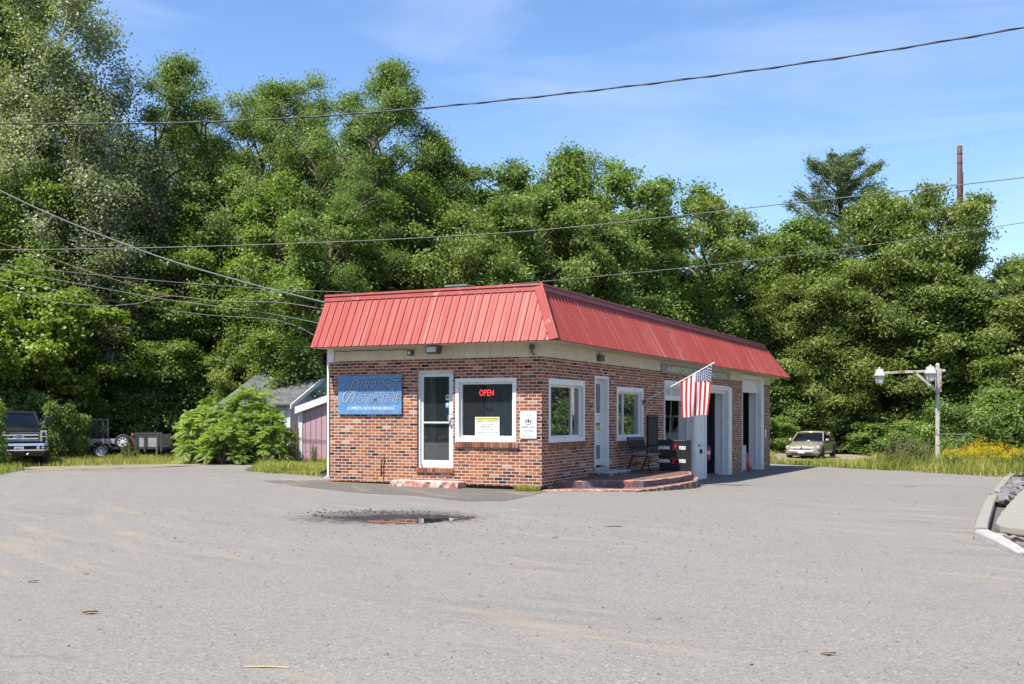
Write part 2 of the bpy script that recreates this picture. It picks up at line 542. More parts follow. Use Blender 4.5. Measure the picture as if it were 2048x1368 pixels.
def roof_mat():
    m, n, l, b = nt('faded_red_metal')
    tc = n.new('ShaderNodeTexCoord')
    # run the streaks down each slope: the distance along the eave is x in front and y at the side
    sp = n.new('ShaderNodeSeparateXYZ'); l.new(tc.outputs['Object'], sp.inputs[0])
    sm = n.new('ShaderNodeMath'); sm.operation = 'ADD'; l.new(sp.outputs['X'], sm.inputs[0]); l.new(sp.outputs['Y'], sm.inputs[1])
    gt = n.new('ShaderNodeMath'); gt.operation = 'GREATER_THAN'; gt.inputs[1].default_value = 0; l.new(sm.outputs[0], gt.inputs[0])
    sel = n.new('ShaderNodeMix'); sel.data_type = 'FLOAT'
    l.new(gt.outputs[0], sel.inputs[0]); l.new(sp.outputs['X'], sel.inputs[2]); l.new(sp.outputs['Y'], sel.inputs[3])
    along = n.new('ShaderNodeCombineXYZ'); l.new(sel.outputs[0], along.inputs[0]); l.new(sp.outputs['Z'], along.inputs[2])
    mp = n.new('ShaderNodeMapping'); mp.inputs['Scale'].default_value = (7, 1, .5)
    l.new(along.outputs[0], mp.inputs['Vector'])
    no = n.new('ShaderNodeTexNoise'); no.inputs['Scale'].default_value = 1.0; no.inputs['Detail'].default_value = 7; no.inputs['Roughness'].default_value = .65
    l.new(mp.outputs[0], no.inputs['Vector'])
    n2 = n.new('ShaderNodeTexNoise'); n2.inputs['Scale'].default_value = .5; n2.inputs['Detail'].default_value = 5
    l.new(tc.outputs['Object'], n2.inputs['Vector'])
    cr = n.new('ShaderNodeValToRGB'); e = cr.color_ramp.elements
    e[0].position = .20; e[0].color = (.26, .034, .026, 1)
    e[1].position = .70; e[1].color = (.42, .155, .125, 1)
    k = e.new(.45); k.color = (.305, .054, .042, 1)
    ad = n.new('ShaderNodeMath'); ad.operation = 'MULTIPLY_ADD'; ad.inputs[1].default_value = .25
    l.new(n2.outputs['Fac'], ad.inputs[0])
    sc_ = n.new('ShaderNodeMath'); sc_.operation = 'MULTIPLY'; sc_.inputs[1].default_value = .62
    l.new(no.outputs['Fac'], sc_.inputs[0]); l.new(sc_.outputs[0], ad.inputs[2])
    l.new(ad.outputs[0], cr.inputs['Fac'])
    mp3 = n.new('ShaderNodeMapping'); mp3.inputs['Scale'].default_value = (9, 1, .22)
    l.new(along.outputs[0], mp3.inputs['Vector'])
    n3 = n.new('ShaderNodeTexNoise'); n3.inputs['Scale'].default_value = 1.0; n3.inputs['Detail'].default_value = 5; n3.inputs['Roughness'].default_value = .6
    l.new(mp3.outputs[0], n3.inputs['Vector'])
    r3 = n.new('ShaderNodeMapRange'); r3.inputs['From Min'].default_value = .55; r3.inputs['From Max'].default_value = .72; r3.inputs['To Max'].default_value = .65
    l.new(n3.outputs['Fac'], r3.inputs['Value'])
    mx3 = n.new('ShaderNodeMix'); mx3.data_type = 'RGBA'; mx3.inputs[7].default_value = (.46, .24, .21, 1)
    l.new(r3.outputs['Result'], mx3.inputs[0]); l.new(cr.outputs['Color'], mx3.inputs[6])
    l.new(mx3.outputs[2], b.inputs['Base Color'])
    b.inputs['Roughness'].default_value = .45; b.inputs['Specular IOR Level'].default_value = .22
    return m

def ground_mat(name, cols, scale=1.0):
    m, n, l, b = nt(name)
    tc = n.new('ShaderNodeTexCoord')
    no = n.new('ShaderNodeTexNoise'); no.inputs['Scale'].default_value = .8*scale; no.inputs['Detail'].default_value = 9; no.inputs['Roughness'].default_value = .75
    l.new(tc.outputs['Object'], no.inputs['Vector'])
    cr = n.new('ShaderNodeValToRGB'); e = cr.color_ramp.elements
    e[0].position = .3; e[0].color = (*cols[0], 1); e[1].position = .72; e[1].color = (*cols[-1], 1)
    for i, c in enumerate(cols[1:-1]):
        k = e.new(.3 + .42*(i+1)/(len(cols)-1)); k.color = (*c, 1)
    l.new(no.outputs['Fac'], cr.inputs['Fac'])
    n2 = n.new('ShaderNodeTexNoise'); n2.inputs['Scale'].default_value = 25*scale; n2.inputs['Detail'].default_value = 4
    l.new(tc.outputs['Object'], n2.inputs['Vector'])
    mr = n.new('ShaderNodeMapRange'); mr.inputs['From Min'].default_value = .3; mr.inputs['From Max'].default_value = .7
    mr.inputs['To Min'].default_value = .6; mr.inputs['To Max'].default_value = 1.4
    l.new(n2.outputs['Fac'], mr.inputs['Value'])
    hs = n.new('ShaderNodeHueSaturation'); l.new(cr.outputs['Color'], hs.inputs['Color']); l.new(mr.outputs['Result'], hs.inputs['Value'])
    l.new(hs.outputs['Color'], b.inputs['Base Color'])
    b.inputs['Roughness'].default_value = .95; b.inputs['Specular IOR Level'].default_value = .2
    bp = n.new('ShaderNodeBump'); bp.inputs['Strength'].default_value = .8; bp.inputs['Distance'].default_value = .03
    l.new(n2.outputs['Fac'], bp.inputs['Height']); l.new(bp.outputs['Normal'], b.inputs['Normal'])
    return m

M_BRICK = brick_mat()
M_ROOF = roof_mat()
M_ROOFTRIM = pm('red_trim_metal', (.285, .042, .031), .5, var=.12, scale=2, dirt=(.6, .33, .28), dirt_at=(.58, .8))
M_WHITE = pm('white_trim_paint', (.74, .74, .72), .5, var=.06, scale=3, dirt=(.46, .43, .38), dirt_at=(.6, .78), dscale=9)
M_ALU = pm('white_aluminium_door', (.62, .63, .63), .38, var=.05, scale=4, dirt=(.4, .4, .4), dirt_at=(.66, .8))
M_FASCIA = pm('cream_fascia_paint', (.60, .55, .42), .7, var=.10, scale=2.2, dirt=(.36, .34, .26), dirt_at=(.58, .8))
M_GLASS = glass_mat('window_glass', (.92, .95, .95), dust=.045, dustcol=(.36, .44, .48), boost=2.2)
M_CARGLASS = glass_mat('car_glass', (.25, .32, .32), dust=.004, boost=1.0)
M_CONC = pm('weathered_concrete', (.38, .35, .32), .9, var=.2, scale=6, bump=.4, dirt=(.22, .2, .18))
M_BLACK = pm('black_paint', (.018, .018, .02), .35, var=.2, scale=8)
M_BLACKMATT = pm('matt_black', (.022, .022, .023), .8, var=.3, scale=9)
M_RUBBER = pm('tyre_rubber', (.022, .022, .022), .85, var=.25, scale=20)
M_CHROME = pm('chrome', (.75, .76, .78), .12, metal=1.0, var=.05)
M_STEEL = pm('dull_steel', (.42, .42, .42), .45, metal=.8, var=.15)
M_DARK = pm('dark_interior', (.10, .095, .09), .9, var=.4, scale=3)
M_GREYWALL = pm('grey_partition', (.26, .28, .30), .8, var=.1)
M_RED = pm('red_enamel', (.50, .025, .025), .35, var=.1)
M_CABLE = pm('grey_cable', (.10, .10, .105), .6, var=.2)

# ------------------------------------------------------------------ land
def jitter_poly(poly, step, amp, rng, keep=()):
    out = []
    n = len(poly)
    for i in range(n):
        a, b = np.array(poly[i], float), np.array(poly[(i+1) % n], float)
        L = np.linalg.norm(b-a)
        k = max(1, int(L/step)) if L < 60 else 1
        nrm = np.array([-(b-a)[1], (b-a)[0]])/max(L, 1e-6)
        for j in range(k):
            p = a + (b-a)*j/k
            if j and i not in keep: p = p + nrm*rng.normal(0, amp)
            out.append((p[0], p[1]))
    return out

def sheet(name, poly, mat, dz, kind, cell=1.0, zf=gzf, label=None):
    bm = bmesh.new()
    bm.faces.new([bm.verts.new((x, y, 0)) for x, y in poly])
    bmesh.ops.triangulate(bm, faces=bm.faces)
    xs = [p[0] for p in poly]; ys = [p[1] for p in poly]
    for ax, lo, hi in ((0, max(min(xs), -30), min(max(xs), 30)), (1, max(min(ys), -14), min(max(ys), 70))):
        t = math.floor(lo/cell)*cell + cell
        while t < hi:
            no = (1, 0, 0) if ax == 0 else (0, 1, 0)
            co = (t, 0, 0) if ax == 0 else (0, t, 0)
            bmesh.ops.bisect_plane(bm, geom=bm.verts[:]+bm.edges[:]+bm.faces[:], plane_co=co, plane_no=no, dist=1e-5)
            t += cell
    for v in bm.verts:
        v.co.z = zf(v.co.x, v.co.y) + dz
    bmesh.ops.recalc_face_normals(bm, faces=bm.faces)
    me = bpy.data.meshes.new(name)
    bm.to_mesh(me); bm.free()
    if me.polygons and me.polygons[0].normal.z < 0: me.flip_normals()
    me.materials.append(mat)
    for p in me.polygons: p.use_smooth = True
    o = link(name, me)
    return tag(o, kind=kind, label=label)

rng = np.random.default_rng(7)
M_SOIL = ground_mat('grassy_soil', [(.060, .052, .030), (.085, .085, .035), (.13, .12, .06)])
M_ASPH = asphalt_mat('old_asphalt', (.192, .179, .160))
M_PATCH = asphalt_mat('asphalt_patch', (.112, .101, .088), True)
M_GRAVEL = ground_mat('grey_gravel', [(.07, .066, .06), (.15, .14, .125), (.26, .24, .215)], 6)
M_DIRT = ground_mat('pale_dirt', [(.14, .115, .075), (.24, .20, .14), (.31, .265, .19)], 2)

def grid_axis(a, b, dense0, dense1, d, far):
    x = list(np.arange(dense0, dense1+.01, d))
    t = dense1; s = d
    while t < b: s *= 1.5; t += s; x.append(t)
    t = dense0; s = d
    while t > a: s *= 1.5; t -= s; x.insert(0, t)
    return np.array(x)
gx = grid_axis(-900, 900, -32, 34, 1.5, 0); gy = grid_axis(-300, 1500, -16, 72, 1.5, 0)
GX, GY = np.meshgrid(gx, gy)
gv = np.stack([GX, GY, gz(GX, GY) - .004], -1).reshape(-1, 3)
nx = len(gx); ii, jj = np.meshgrid(np.arange(len(gx)-1), np.arange(len(gy)-1))
q0 = (jj*nx + ii).ravel()
gq = np.stack([q0, q0+1, q0+nx+1, q0+nx], 1)
tag(link('ground', np_mesh('ground', gv, gq, M_SOIL, smooth=True)), kind='structure')

def gp(u, v, n=4):
    """where the pixel ray meets the land"""
    z = 0.0
    for _ in range(12):
        d = (EZ - z)*FPX/(v - HV)
        z = .5*z + .5*gzf((u-CU)*d/FPX, d)
    return ((u-CU)*d/FPX, d)
KERB_L = [gp(*p) for p in ((1946.5, 1076), (1950, 1062), (1958, 1041), (1965, 1023), (1974.6, 1004), (1985, 992), (1993.6, 978), (2006.7, 962), (2017, 953.6), (2024, 946.5))]
KERB_E = [gp(*p) for p in ((2036, 1111.5), (2014, 1103), (1990, 1094), (1968, 1087), (1948, 1079.5))]
LOT = [(-60, -14), (60, -14), (60, 10.5), (7.0, 11.2)] + KERB_E + KERB_L + [(13.9, 42.0), (11.5, 48.5), (5.0, 52.0), (-3.2, 32), (-4.55, 26.2), (-5.0, 27.5), (-6.9, 30.0), (-8.3, 34), (-9.4, 38.5), (-9.9, 43),
       (-11.5, 43.2), (-15, 41.0), (-19, 38.6), (-22, 36.6), (-60, 34)]
tag(sheet('parking_lot', jitter_poly(LOT, .35, .05, rng, keep=tuple(range(3, 20))), M_ASPH, .004, 'structure'))
PATCH = [gp(525, 962), gp(590, 972), gp(700, 985), gp(830, 992), gp(930, 1003), gp(1010, 1003), gp(1072, 990)] + [loc2w(.0, .3), loc2w(-2.6, .4), loc2w(-5.2, .4), loc2w(-5.5, .6)]
sheet('asphalt_patch', jitter_poly(PATCH, .12, .035, rng), M_PATCH, .008, 'structure', cell=.5)
GRAVPAD = [gp(1545, 919), gp(1545, 908), gp(1600, 903), gp(1720, 905), gp(1760, 918), gp(1700, 925), gp(1620, 924)]
sheet('gravel_strip', jitter_poly(GRAVPAD, .4, .15, rng), M_DIRT, .006, 'structure')
ISL = [(x+.05, y-.02) for x, y in KERB_E] + [(x+.08, y-.03) for x, y in KERB_L] + [(40, 34), (40, 10.3), (8, 10.8)]
sheet('gravel_bed', ISL, M_GRAVEL, .012, 'structure')

VERGE = [gp(55, 946), gp(150, 937), gp(300, 934), gp(420, 931), gp(525, 928), gp(535, 921), gp(420, 921), gp(300, 923), gp(150, 927), gp(60, 933)]
sheet('dirt_verge', jitter_poly(VERGE, .3, .10, rng), M_DIRT, .007, 'structure')
VERGE2 = [gp(1545, 926), gp(1700, 929), gp(1800, 933), gp(1900, 938), gp(1900, 934.5), gp(1800, 929), gp(1700, 925), gp(1545, 921)]
sheet('dirt_verge', jitter_poly(VERGE2, .3, .10, rng), M_DIRT, .0085, 'structure')

# puddle with its shallow wet rim
m, n_, l_, b_ = nt('puddle_water')
b_.inputs['Base Color'].default_value = (.012, .011, .010, 1); b_.inputs['Roughness'].default_value = .02
b_.inputs['Specular IOR Level'].default_value = .5; b_.inputs['IOR'].default_value = 1.33
M_PUDDLE = m
PUD = [(-2.12, 15.40), (-1.95, 15.62), (-1.66, 15.70), (-1.42, 15.80), (-1.1, 15.82), (-.85, 15.92), (-.62, 15.90), (-.55, 15.80), (-.78, 15.62), (-.98, 15.40),
       (-1.12, 15.20), (-1.42, 15.08), (-1.70, 15.12), (-1.95, 15.2)]
sheet('puddle', jitter_poly(PUD, .05, .022, rng), M_PUDDLE, .0075, 'structure', cell=5)

# ------------------------------------------------------------------ the garage
GARAGE = thing('brick_garage', 'single-storey red brick repair garage with a red metal mansard roof and open bays', 'building',
               (CX, CY, 0), math.atan2(AX[1], AX[0]))
L0 = -FR(660, 850)[0]          # length of the front wall
D0 = SD(1540, 850)[0]          # length of the side wall
ZB, ZT = -.75, 2.75            # bottom and top of the brickwork
TH = .34

def wall_panel(mb, mapf, a0, a1, z0, z1, holes, th):
    """a wall with rectangular holes. mapf(a, depth, z) -> point"""
    A = sorted({a0, a1, *[h[0] for h in holes], *[h[1] for h in holes]})
    Z = sorted({z0, z1, *[max(z0, min(z1, h[2])) for h in holes], *[max(z0, min(z1, h[3])) for h in holes]})
    A = [a for a in A if a0 <= a <= a1]
    solid = {}
    for i in range(len(A)-1):
        for j in range(len(Z)-1):
            ca, cz = (A[i]+A[i+1])/2, (Z[j]+Z[j+1])/2
            solid[i, j] = not any(h[0] < ca < h[1] and h[2] < cz < h[3] for h in holes)
    for (i, j), s in solid.items():
        if not s: continue
        p = [(A[i], Z[j]), (A[i+1], Z[j]), (A[i+1], Z[j+1]), (A[i], Z[j+1])]
        mb.add([mapf(a, 0, z) for a, z in p], [(0, 1, 2, 3)])
        mb.add([mapf(a, th, z) for a, z in p], [(3, 2, 1, 0)])
        for (di, dj), (k0, k1) in {(-1, 0): (0, 3), (1, 0): (1, 2), (0, -1): (0, 1), (0, 1): (3, 2)}.items():
            if not solid.get((i+di, j+dj), False):
                a, b = p[k0], p[k1]
                mb.add([mapf(a[0], 0, a[1]), mapf(b[0], 0, b[1]), mapf(b[0], th, b[1]), mapf(a[0], th, a[1])], [(0, 1, 2, 3)])

def front_map(a, d, z): return (a, d, z)
def side_map(a, d, z): return (-d, a, z)

# openings read off the photograph, on the two wall planes
dx0, dz1 = FR(834, 741); dx1, _ = FR(906, 741); dz0 = FR(835, 935)[1]
wx0, wz1 = FR(911, 757); wx1, _ = FR(1033, 757); wz0 = FR(970, 884)[1]
f_holes = [(dx0, dx1, dz0, dz1), (wx0, wx1, wz0, wz1)]
s1a, s1z1 = SD(1097, 756); s1b, _ = SD(1169, 762); s1z0 = SD(1097, 886)[1]
sda, sdz1 = SD(1189, 751); sdb, _ = SD(1216, 753); sdz0 = SD(1192, 935)[1]
s2a, s2z1 = SD(1233, 773); s2b, _ = SD(1286, 776); s2z0 = SD(1240, 882)[1]
b1a = SD(1328, 800)[0]; b1b = SD(1387, 800)[0]
b2a = SD(1409, 800)[0]; b2b = SD(1457, 800)[0]
b3a = SD(1484, 800)[0]; b3b = SD(1522, 800)[0]
bz1 = 2.42
s_holes = [(s1a, s1b, s1z0, s1z1), (sda, sdb, sdz0, sdz1), (s2a, s2b, s2z0, s2z1),
           (b1a, b1b, -.9, bz1), (b2a, b2b, -.9, bz1), (b3a, b3b, -.9, 3.2)]
w = MB(); wall_panel(w, front_map, -L0, 0, .02, ZT, f_holes, TH)
w.build('wall', M_BRICK, GARAGE)
w = MB(); wall_panel(w, side_map, TH, b3a, ZB, ZT, s_holes, TH)
# (the first bricks of the side wall start behind the front wall's end)
w.build('wall', M_BRICK, GARAGE)
w = MB(); wall_panel(w, side_map, b3b, D0, ZB, ZT, [], TH); w.build('wall', M_BRICK, GARAGE)
w = MB()
wall_panel(w, lambda a, d, z: (-L0 + d, a, z), TH, D0, ZB, 3.05, [(2.2, 3.4, 1.0, 2.0)], .2)
wall_panel(w, lambda a, d, z: (a, D0 - d, z), -L0 + .2, -TH, ZB, 3.05, [], .2)
w.build('rear_wall', M_BRICK, GARAGE)
w = MB()      # recessed concrete footing under the front wall
w.box(-L0+.03, -.05, .05, TH, -.8, .02)
w.build('footing', pm('dark_footing', (.05, .045, .042), .95, var=.4), GARAGE)
# floor, partition, ceiling
w = MB(); w.box(-L0+.21, -TH-.002, TH+.002, 7.9, .0, .20)
w.box(-L0+.21, -TH-.002, 7.9, D0-.21, -.9, -.46)
w.build('floor', pm('garage_floor', (.16, .15, .14), .7, var=.3), GARAGE)
w = MB(); w.box(-L0+.21, -TH-.002, TH+.002, D0-.21, 3.02, 3.06)
w.build('ceiling', pm('ceiling_board', (.30, .29, .27), .9), GARAGE)
w = MB(); w.box(-L0+.23, -TH-.03, 7.75, 7.88, .2, 3.01)
w.build('partition', M_GREYWALL, GARAGE)
M_SHADE_LINING = pm('bay_shade_lining', (.13, .12, .11), .95, var=.5, scale=1.5)  # panels added over the inner walls; the dimness of the bays is in their colour
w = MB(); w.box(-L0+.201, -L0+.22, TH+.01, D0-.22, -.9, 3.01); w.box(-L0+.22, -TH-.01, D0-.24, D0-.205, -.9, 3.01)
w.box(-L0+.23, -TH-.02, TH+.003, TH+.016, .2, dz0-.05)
w.build('shade_lining', M_SHADE_LINING, GARAGE)
xm = FR(867, 800, 1.0)[0]
w = MB(); w.box(-L0+.23, xm, 1.0, 1.04, .2, 3.0); w.build('hall_wall', pm('pale_grey_wall', (.50, .53, .56), .8, var=.08), GARAGE)
w = MB(); w.box(xm-.05, xm+.06, .93, .99, .2, 3.0); w.build('door_casing', M_WHITE, GARAGE)
w = MB(); w.box(xm+.001, xm+.95, 1.5, 1.54, .2, 2.9); w.build('inner_door', pm('dark_brown_door', (.15, .075, .045), .6, var=.4, scale=8), GARAGE)
w = MB(); w.box(xm+.96, -TH-.25, 1.75, 1.8, .2, 3.0); w.build('office_screen', pm('slate_screen', (.30, .37, .42), .8, var=.4, scale=2), GARAGE)

w = MB(); w.box(-2.6, -.7, .75, 1.15, 1.02, 1.06); w.build('counter', pm('counter_top', (.42, .42, .40), .5), GARAGE)
w = MB(); w.box(-2.3, -2.25, 1.6, 1.7, .2, 2.6); w.build('shelf_post', M_WHITE, GARAGE)
# cream fascia board with grooves, front and side
M_FASC2 = M_FASCIA
def grooved(mb, mapf, a0, a1, z0, z1, pitch, th=.02, holes=()):
    a = a0
    while a < a1 - 1e-4:
        b = min(a + pitch, a1)
        if not any(h[0]-.01 < (a+b)/2 < h[1]+.01 for h in holes):
            mb.add([mapf(a+.005, -th, z0), mapf(b-.005, -th, z0), mapf(b-.005, -th, z1), mapf(a+.005, -th, z1)], [(0, 1, 2, 3)])
            mb.add([mapf(a, -th+.012, z0), mapf(a+.005, -th, z0), mapf(a+.005, -th, z1), mapf(a, -th+.012, z1)], [(0, 1, 2, 3)])
            mb.add([mapf(b-.005, -th, z0), mapf(b, -th+.012, z0), mapf(b, -th+.012, z1), mapf(b-.005, -th, z1)], [(0, 1, 2, 3)])
            mb.add([mapf(a, -th+.012, z0), mapf(b, -th+.012, z0), mapf(b, 0, z0), mapf(a, 0, z0)], [(0, 1, 2, 3)])
        a = b
w = MB()
grooved(w, front_map, -L0+.14, .02, ZT-.005, 3.16, .305, .02)
w.box(-L0, -.0, .001, TH, ZT+.001, 3.16)
w.build('fascia', M_FASC2, GARAGE)
w = MB()
a = .0
while a < b3a-.02:
    b = min(a+.61, b3a-.01)
    grooved(w, side_map, a, b, ZT-.005, 3.16, .61, .02)
    a = b
grooved(w, side_map, b3b+.1, D0, ZT-.005-.02, 3.16, .61, .02)
w.box(-TH, -.001, TH+.001, b3a-.012, ZT+.001, 3.15)
w.box(-TH, -.001, b3b+.012, D0, ZT+.001, 3.15)
w.build('fascia', M_FASC2, GARAGE)
w = MB(); w.box(-L0-.02, -L0+.13, -.045, .0, ZT-.02, 3.12); w.box(-L0-.055, -L0-.012, -.035, .02, .12, 3.1)
w.build('corner_board', M_WHITE, GARAGE)

# mansard roof
OV = .567
ZE, ZR = 3.04, 4.20
XI = .06
XL = -L0-.14
YEe, YEt = D0+1.15, D0-.75
PITCH = .186
def rib_profile(a0, a1, pitch):
    """positions along the eave and heights of the ribs"""
    out = []
    a = a0
    while a < a1:
        for q, h in ((0, .0), (.055, .0), (.066, .006), (.082, .006), (.093, .0), (.120, .0), (.131, .006), (.147, .006), (.158, .0),
                     (pitch-.030, .0), (pitch-.021, .024), (pitch-.009, .024)):
            if a+q <= a1: out.append((a+q, h))
        a += pitch
    out.append((a1, 0))
    return out
class _R: pass
def mansard(mb, a0e, a1e, a0t, a1t, eave, top, nrm):
    """eave(a), top(a) give points at the low and high edge; the ends are cut from a*e to a*t"""
    pr = rib_profile(a0e if a0e <= a0t else a0e, a1e, PITCH)
    vs, fs = [], []
    N = Vector(nrm)
    for a, h in pr:
        t0, t1 = 0., 1.
        if a1e > a1t and a > a1t: t1 = (a1e - a)/(a1e - a1t)
        if a0e < a0t and a < a0t: t1 = min(t1, (a - a0e)/(a0t - a0e))
        e, t = Vector(eave(a)), Vector(top(a))
        k = h if t1 > .03 else 0
        vs += [e + N*k, e + (t-e)*t1 + N*k]
    for i in range(len(pr)-1):
        fs.append((2*i, 2*i+2, 2*i+3, 2*i+1))
    mb.add(vs, fs)
slope = Vector((0, XI+OV, ZR-ZE)).normalized()
nf = Vector((0, -slope.z, slope.y))
w = MB()
mansard(w, XL, OV, XL, -XI, lambda a: (a, -OV, ZE), lambda a: (a, XI, ZR), nf)
nsd = Vector((slope.z, 0, slope.y))
w2 = MB()
mansard(w, -OV, YEe, XI, YEt, lambda a: (OV, a, ZE), lambda a: (-XI, a, ZR), nsd)
w.add(w2.v, w2.f)
ROOF = w.build('roof', M_ROOF, GARAGE, fix=False)
w = MB()      # deck, back slopes and soffit
w.box(XL+.02, -XI-.02, XI+.02, D0-.75, ZR-.3, ZR-.16)
w.add([(-XI, YEt, ZR), (OV, YEe, ZE), (XL, YEe, ZE), (XL, YEt, ZR)], [(0, 1, 2, 3)])
w.build('roof_deck', pm('roof_membrane', (.12, .12, .12), .9), ROOF)
w = MB()
w.add([(XL, -OV, ZE-.01), (OV, -OV, ZE-.01), (OV, YEe, ZE-.01), (-.001, YEe, ZE-.01), (-.001, -.001, ZE-.01), (XL, -.001, ZE-.01)], [(0, 1, 4, 5), (1, 2, 3, 4)])
w.add([(XL, D0, ZE-.01), (-.001, D0, ZE-.01), (-.001, YEe, ZE-.01), (XL, YEe, ZE-.01)], [(0, 1, 2, 3)])
w.add([(XL+.003, -OV, ZE), (XL+.003, XI, ZR), (XL+.003, XI, ZE)], [(0, 1, 2)])
w.build('soffit', pm('soffit_board', (.50, .46, .37), .8), ROOF)
w = MB()      # ridge trim: front and side, hip trim
def rtrim(mb, p0, p1, out, up, wd, th):
    p0, p1, out, up = map(Vector, (p0, p1, out, up))
    mb.hexa([p0, p1, p1+out*th, p0+out*th, p0+up*wd, p1+up*wd, p1+up*wd+out*th, p0+up*wd+out*th])
rtrim(w, (XL-.01, XI-.02, ZR-.09), (-XI+.02, XI-.02, ZR-.09), (0, -1, .3), (0, .25, 1), .10, .05)
rtrim(w, (XL-.01, XI+.0, ZR+.012), (-XI+.02, XI+.0, ZR+.012), (0, -1, .3), (0, .25, 1), .045, .068)
w.box(XL-.01, -XI, XI+.03, XI+.16, ZR-.02, ZR+.055)
rtrim(w, (-XI+.02, XI+.05, ZR-.09), (-XI+.02, YEt, ZR-.09), (1, 0, .3), (-.25, 0, 1), .10, .05)
rtrim(w, (-XI+.0, XI+.05, ZR+.012), (-XI+.0, YEt, ZR+.012), (1, 0, .3), (-.25, 0, 1), .045, .068)
w.box(-XI-.16, -XI-.03, XI+.03, YEt, ZR-.02, ZR+.055)
w.build('ridge_cap', M_ROOFTRIM, ROOF)
w = MB()
a, b = Vector((OV+.01, -OV-.01, ZE-.005)), Vector((-XI, XI, ZR+.05))
hd = (b-a).normalized(); hn = Vector((1, -1, .9)).normalized()
e1 = Vector((-.155, -.0, .0)); e2 = Vector((0, .155, 0))
o_ = Vector((.03, -.03, .02))
w.hexa([a+e1-hn*.01, a+o_, b+o_, b+e1-hn*.01, a+e1+hn*.02, a+o_+hn*.03, b+o_+hn*.03, b+e1+hn*.02])
w.hexa([a+o_, a+e2-hn*.01, b+e2-hn*.01, b+o_, a+o_+hn*.03, a+e2+hn*.02, b+e2+hn*.02, b+o_+hn*.03])
w.tube([a+o_+hn*.03, b+o_+hn*.03], .018, 8)
w.build('hip_cap', M_ROOFTRIM, ROOF)
w = MB()
w.bar((OV, YEe, ZE), (-XI, YEt, ZR), .05, .05)
w.build('end_trim', M_ROOFTRIM, ROOF)
# squat roof curb
cx_, cy_ = -2.72, 1.6
w = MB(); w.box(cx_-.26, cx_+.26, cy_-.26, cy_+.26, ZR-.16, ZR+.27); w.box(cx_-.30, cx_+.30, cy_-.30, cy_+.30, ZR+.272, ZR+.32)
w.build('chimney', pm('grey_chimney', (.17, .16, .15), .9, var=.3, scale=12), ROOF, bevel=.01)

# front door
door = MB()
fr = .055
yd = .10
door.box(dx0, dx0+fr, yd-.05, yd+.08, dz0, dz1); door.box(dx1-fr*.6, dx1, yd-.05, yd+.08, dz0, dz1)
door.box(dx0+fr, dx1-fr*.6, yd-.05, yd+.08, dz1-fr, dz1); door.box(dx0+fr, dx1-fr*.6, yd-.06, yd+.08, dz0, dz0+.03)
DOOR = door.build('door', M_ALU, GARAGE, bevel=.004)
gx0, gz1 = FR(848, 754, yd); gx1, gz0 = FR(899, 921, yd)
w = MB()
sx0, sx1 = dx0+fr+.004, dx1-fr*.6-.004
w.box(sx0, gx0, yd-.02, yd+.025, dz0+.035, dz1-fr-.004); w.box(gx1, sx1, yd-.02, yd+.025, dz0+.035, dz1-fr-.004)
w.box(gx0, gx1, yd-.02, yd+.025, gz1, dz1-fr-.004); w.box(gx0, gx1, yd-.02, yd+.025, dz0+.035, gz0)
w.build('stile', M_ALU, DOOR, bevel=.003)
w = MB(); w.box(gx0, gx1, yd+.0, yd+.006, gz0, gz1); w.build('pane', M_GLASS, DOOR)
hz = FR(895, 845)[1]
w = MB(); w.bar((gx0, yd-.045, hz), (gx1+.02, yd-.045, hz), .02, .035); w.build('push_bar', M_ALU, DOOR)
hx = FR(896, 835)[0]
w = MB(); hz1 = FR(895, 828)[1]
w.tube([(hx+.10, yd-.02, hz1), (hx+.08, yd-.07, hz1), (hx, yd-.075, hz1-.01), (hx-.01, yd-.075, hz1-.10), (hx, yd-.075, hz+.03), (hx+.08, yd-.07, hz+.01), (hx+.10, yd-.02, hz+.01)], .014, 8)
w.build('handle', M_CHROME, DOOR, smooth=True)
w = MB(); lx_, lz_ = FR(902, 853, yd-.03); w.lathe([(.02, -.02), (.02, .0), (.012, .0)], 12, o=(lx_, yd-.02, lz_), axis='y'); w.build('lock', M_STEEL, DOOR); w = MB()
w.lathe([(.018, -.03), (.018, .0)], 12, o=FR(842, 929)[:1] + (yd-.06, dz0+.06), axis='y')
w.build('door_stop', M_STEEL, DOOR)
for i, (uu, vv, ww, hh, c) in enumerate([(895.5, 795, .085, .115, (.55, .57, .58)), (895, 810, .085, .12, (.06, .30, .55))]):
    x_, z_ = FR(uu, vv, yd); w = MB(); w.box(x_-ww/2, x_+ww/2, yd-.005, yd-.001, z_-hh/2, z_+hh/2)
    s_ = w.build('sticker', pm('sticker_paper_%s' % 'ab'[i], c, .4, var=.1), DOOR)
    w = MB(); w.lathe([(.028, -.008), (.028, -.0055)], 14, o=(x_, yd, z_+.01), axis='y')
    w.build('emblem', pm('sticker_ink_%s' % 'ab'[i], ((.03, .07, .2) if i == 0 else (.8, .85, .9)), .4), s_)
